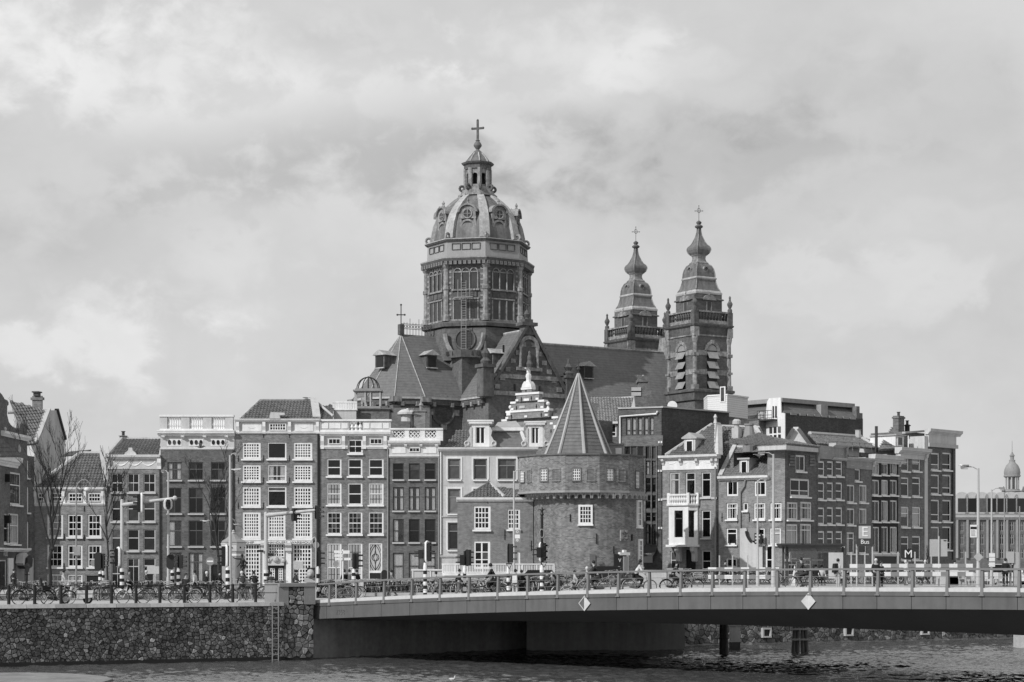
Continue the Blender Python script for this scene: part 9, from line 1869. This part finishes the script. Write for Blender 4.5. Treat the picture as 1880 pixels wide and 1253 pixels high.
for i, (px, Y, rz, lab, po, c, tr, hr, hg) in enumerate(((24, 150, .4, 'person in black before the shop door of the gabled house', 'walk', 'black', 'dark', 'dark', 1.7), (118, 128, 3.0, 'person in a pale jacket walking past the low house door', 'walk', 'pale', 'dark', 'dark', 1.68), (236, 128, 0.1, 'person in grey before the garland house windows', 'walk', 'mid', 'black', 'dark', 1.72), (270, 127, 3.1, 'person in dark clothes below the pale notice board', 'walk', 'dark', 'mid', 'light', 1.66), (358, 124, 2.9, 'person in a white jacket beside the person in the long coat', 'stand', 'white', 'dark', 'dark', 1.66), (543, 126, .2, 'person in dark clothes in front of the warehouse door', 'walk', 'dark', 'dark', 'dark', 1.7), (720, 124.5, 3.1, 'person in grey walking along the packed cycle racks', 'walk', 'mid', 'dark', 'dark', 1.7), (842, 121, .1, 'person in black walking before the white platform', 'walk', 'black', 'mid', 'dark', 1.74), (1056, 123, 3.1, 'person in a pale coat at the foot of the round tower', 'walk', 'pale', 'dark', 'dark', 1.68), (1330, 138, .1, 'person in dark clothes behind the striped barrier beside the thin lamp post', 'walk', 'dark', 'dark', 'dark', 1.75), (1700, 137, 3.0, 'person in grey behind the long striped barrier', 'walk', 'mid', 'dark', 'light', 1.75), (1752, 138, .2, 'person in a dark coat beside the pale covered crates', 'stand', 'dark', 'black', 'dark', 1.75))): person(px, Y, rz, lab, po, c, tr, hr, hgt=hg)
# bronze statue of a man beside the kiosk
l = place(446, 138); t = thing('statue', 'dark bronze statue of a standing man pointing beside the kiosk', 'statue', l, R(-150)); k = person_kit('walk', 'black', 'black', 'dark')
M_BRZ = mat('bronze', 0.035, 0.5, 0.3, metal=.3)
mb = MB(); mb.box(-.35, -.35, 0, .35, .35, .95); mb.box(-.42, -.42, .95, .42, .42, 1.05); mb.build('plinth', M_GREYSTONE, t)
for n_, me in k:
    me2 = me.copy(); me2.materials.clear(); me2.materials.append(M_BRZ); put({'body': 'figure', 'jacket': 'coat'}.get(n_, n_), me2, t, (0, 0, 1.04))
mb = MB(); mb.tube([(.05, -.2, 2.45), (.35, -.3, 2.45), (.62, -.36, 2.55)], [.06, .05, .03], 6); mb.build('raised_arm', M_BRZ, t)

# ------------------------------------------------------------------ bare street trees
M_BARK = mat('bark', 0.035, 0.9, 0.35, 2.0, 0.3, 12, streak=.2)
def tree(px, Y, ytop, rpx, label, seed, lean=0.0, fork=.42, spread=1.0, dens=1.0):
    rr = random.Random(seed); l = place(px, Y); H = zl(ytop, Y, l); t = thing('bare_tree', label, 'tree', l); r0 = rpx * Y / F / 2
    tk = MB(); n = 8; spine = [Vector((lean * H * (i / n) ** 1.4 + rr.uniform(-.06, .06) * (i > 0), rr.uniform(-.05, .05), H * fork * 1.7 * i / n)) for i in range(n + 1)]
    tk.tube(spine, [r0 * (1.25 if i == 0 else 1) * (1 - .6 * i / n) for i in range(n + 1)], 8); tk.ball(tuple(spine[4] + Vector((r0 * .3, -r0 * .3, 0))), r0 * 1.1, 7, 5); tk.build('trunk', M_BARK, t, True)
    lim = MB(); tw = MB()
    def grow(p, d, L_, r, depth):
        m = 5; pts = [p]; q = p.copy(); dd = d.copy()
        for i in range(m):
            dd = (dd + Vector((rr.uniform(-.24, .24), rr.uniform(-.2, .2), rr.uniform(-.02, .2)))).normalized(); q = q + dd * L_ / m; pts.append(q.copy())
        (lim if depth < 2 else tw).tube(pts, [max(.009, r * (1 - .65 * i / m)) for i in range(m + 1)], 6 if depth < 2 else 3)
        if depth >= 4 or L_ < .35: return
        for i in range(int((3 if depth < 2 else 4) * dens)):
            j = rr.randint(2, m); a = rr.uniform(0, 2 * pi); pd = (pts[j] - pts[j - 1]).normalized(); sd = Vector((cos(a), sin(a) * .8, rr.uniform(-.05, .5))); grow(pts[j], (pd * .95 + sd * .6 * spread).normalized(), L_ * rr.uniform(.45, .68), max(.012, r * .5), depth + 1)
    nb = 7
    for i in range(nb):
        k = 4 + (i * 4) // nb + (i == nb - 1); k = min(n, k); a = i * 2.4 + rr.uniform(-.4, .4); up = 1.3 + .9 * i / nb
        grow(spine[k], Vector((cos(a) * spread, sin(a) * .8 * spread, up)).normalized(), H * (1 - fork * 1.7 * k / n) * rr.uniform(.4, .62), r0 * .55, 1)
    grow(spine[n], Vector((lean * .4, 0, 1)), H * (1 - fork * 1.7) * .85, r0 * .42, 1)
    o = lim.build('branches', M_BARK, t, True); tw.build('twigs', M_BARK, o, kind='stuff'); return t
tree(90, 118, 800, 7.5, 'bare street tree with a knobbly trunk before the low house', 5, .03, .36, .5)
tree(199, 132, 835, 4.2, 'slender bare tree at the edge between low house and garland house', 9, -.02, .45, .5)
tree(404, 140, 845, 6.0, 'bare tree leaning behind the kiosk before the dark balustrade house', 14, -.05, .40, .7)
tree(1700, 190, 1000, 3.0, 'small bare tree at the foot of the terrace end beside the metro sign', 21, .05, .5, 1.0, .8)

# ------------------------------------------------------------------ gulls
M_GULL = mat('gull_white', 0.62, 0.7, 0.1); M_GULLW = mat('gull_grey', 0.16, 0.7, 0.1)
def gull(px, py, Y, rz, label, fly=True, dark=False, roll=0.0, s_=1.0):
    p = W(px, py, Y); t = thing('gull', label, 'gull', p, rz); t.rotation_euler = (roll, 0, rz); t.scale = (s_,) * 3; m = M_GULLW if dark else M_GULL
    mb = MB(); mb.tube([(-.26, 0, .02), (-.12, 0, .0), (.05, 0, -.01), (.18, 0, .03), (.27, 0, .06), (.34, 0, .05)], [.015, .07, .085, .06, .045, .008], 8); mb.hull([(-.2, -.04, .02), (-.42, -.07, .03), (-.42, .07, .03), (-.2, .04, .02)], [(-.2, -.04, .04), (-.42, -.07, .045), (-.42, .07, .045), (-.2, .04, .04)]); mb.build('body', m, t, True)
    for sg in (-1, 1):
        w_ = MB()
        if fly: a = [(.12, sg * .05, .03), (.16, sg * .32, .17), (.02, sg * .68, .10), (-.1, sg * .66, .10), (-.05, sg * .3, .15), (-.1, sg * .05, .02)]
        else: a = [(.12, sg * .08, .04), (.0, sg * .09, .05), (-.35, sg * .05, .05), (-.3, sg * .07, -.01), (-.05, sg * .1, -.03), (.1, sg * .09, -.02)]
        w_.hull(a, [(x, y, z + .018) for x, y, z in a]); w_.build('wing', M_GULLW if not dark else M_DARK, t)
    b = MB(); b.tube([(.32, 0, .05), (.40, 0, .03)], [.016, .004], 5); b.build('beak', M_MID, t)
    if not fly:
        for y in (-.03, .03): g = MB(); g.tube([(0, y, -.06), (0, y, -.2)], .01, 4); g.build('leg', M_MID, t)
gull(368, 821, 150, .4, 'dark gull flying before the top of the balustrade house', True, True, .3, 1.1); gull(434, 863, 140, .1, 'gull gliding past the tall lamp post', True, False, .5, 1.1); gull(377, 957, 135, .2, 'white gull flying over the kiosk street before dark windows', True, False, -.4, .9); gull(434, 964, 130, 1.2, 'white gull landing above the kiosk finial', True, False, .7, .9)
gull(563, 731, 183, .2, 'gull perched on the warehouse ridge', False); gull(1770, 855.5, 120, 2.8, 'gull standing on the street lamp head at the terrace end', False, s_=.9); gull(1177, 690.5, 203, .3, 'gull perched on the dark chimney stack beside the tower spire', False); gull(968, 677, 194, 2.6, 'gull perched on top of the stepped gable', False); gull(752, 752, 183, 2.9, 'gull perched beside the roof chimney of the lattice house', False); gull(1394, 836, 128, .4, 'gull resting on the lamp arm before the corner house', False)
# small duck on the water
p = Vector((X_(830, 87.5), 87.5, WATER)); t = thing('water_bird', 'small pale bird sitting on the dark water', 'bird', p, .3); t.scale = (.6,) * 3; mb = MB(); mb.tube([(-.25, 0, .1), (-.1, 0, .06), (.1, 0, .06), (.2, 0, .14)], [.02, .09, .08, .03], 8); mb.tube([(.18, 0, .12), (.2, 0, .28), (.26, 0, .3)], [.035, .04, .03], 6); mb.build('body', M_GULL, t, True); mb = MB(); mb.tube([(.28, 0, .3), (.35, 0, .28)], [.02, .005], 5); mb.build('beak', M_MID, t)
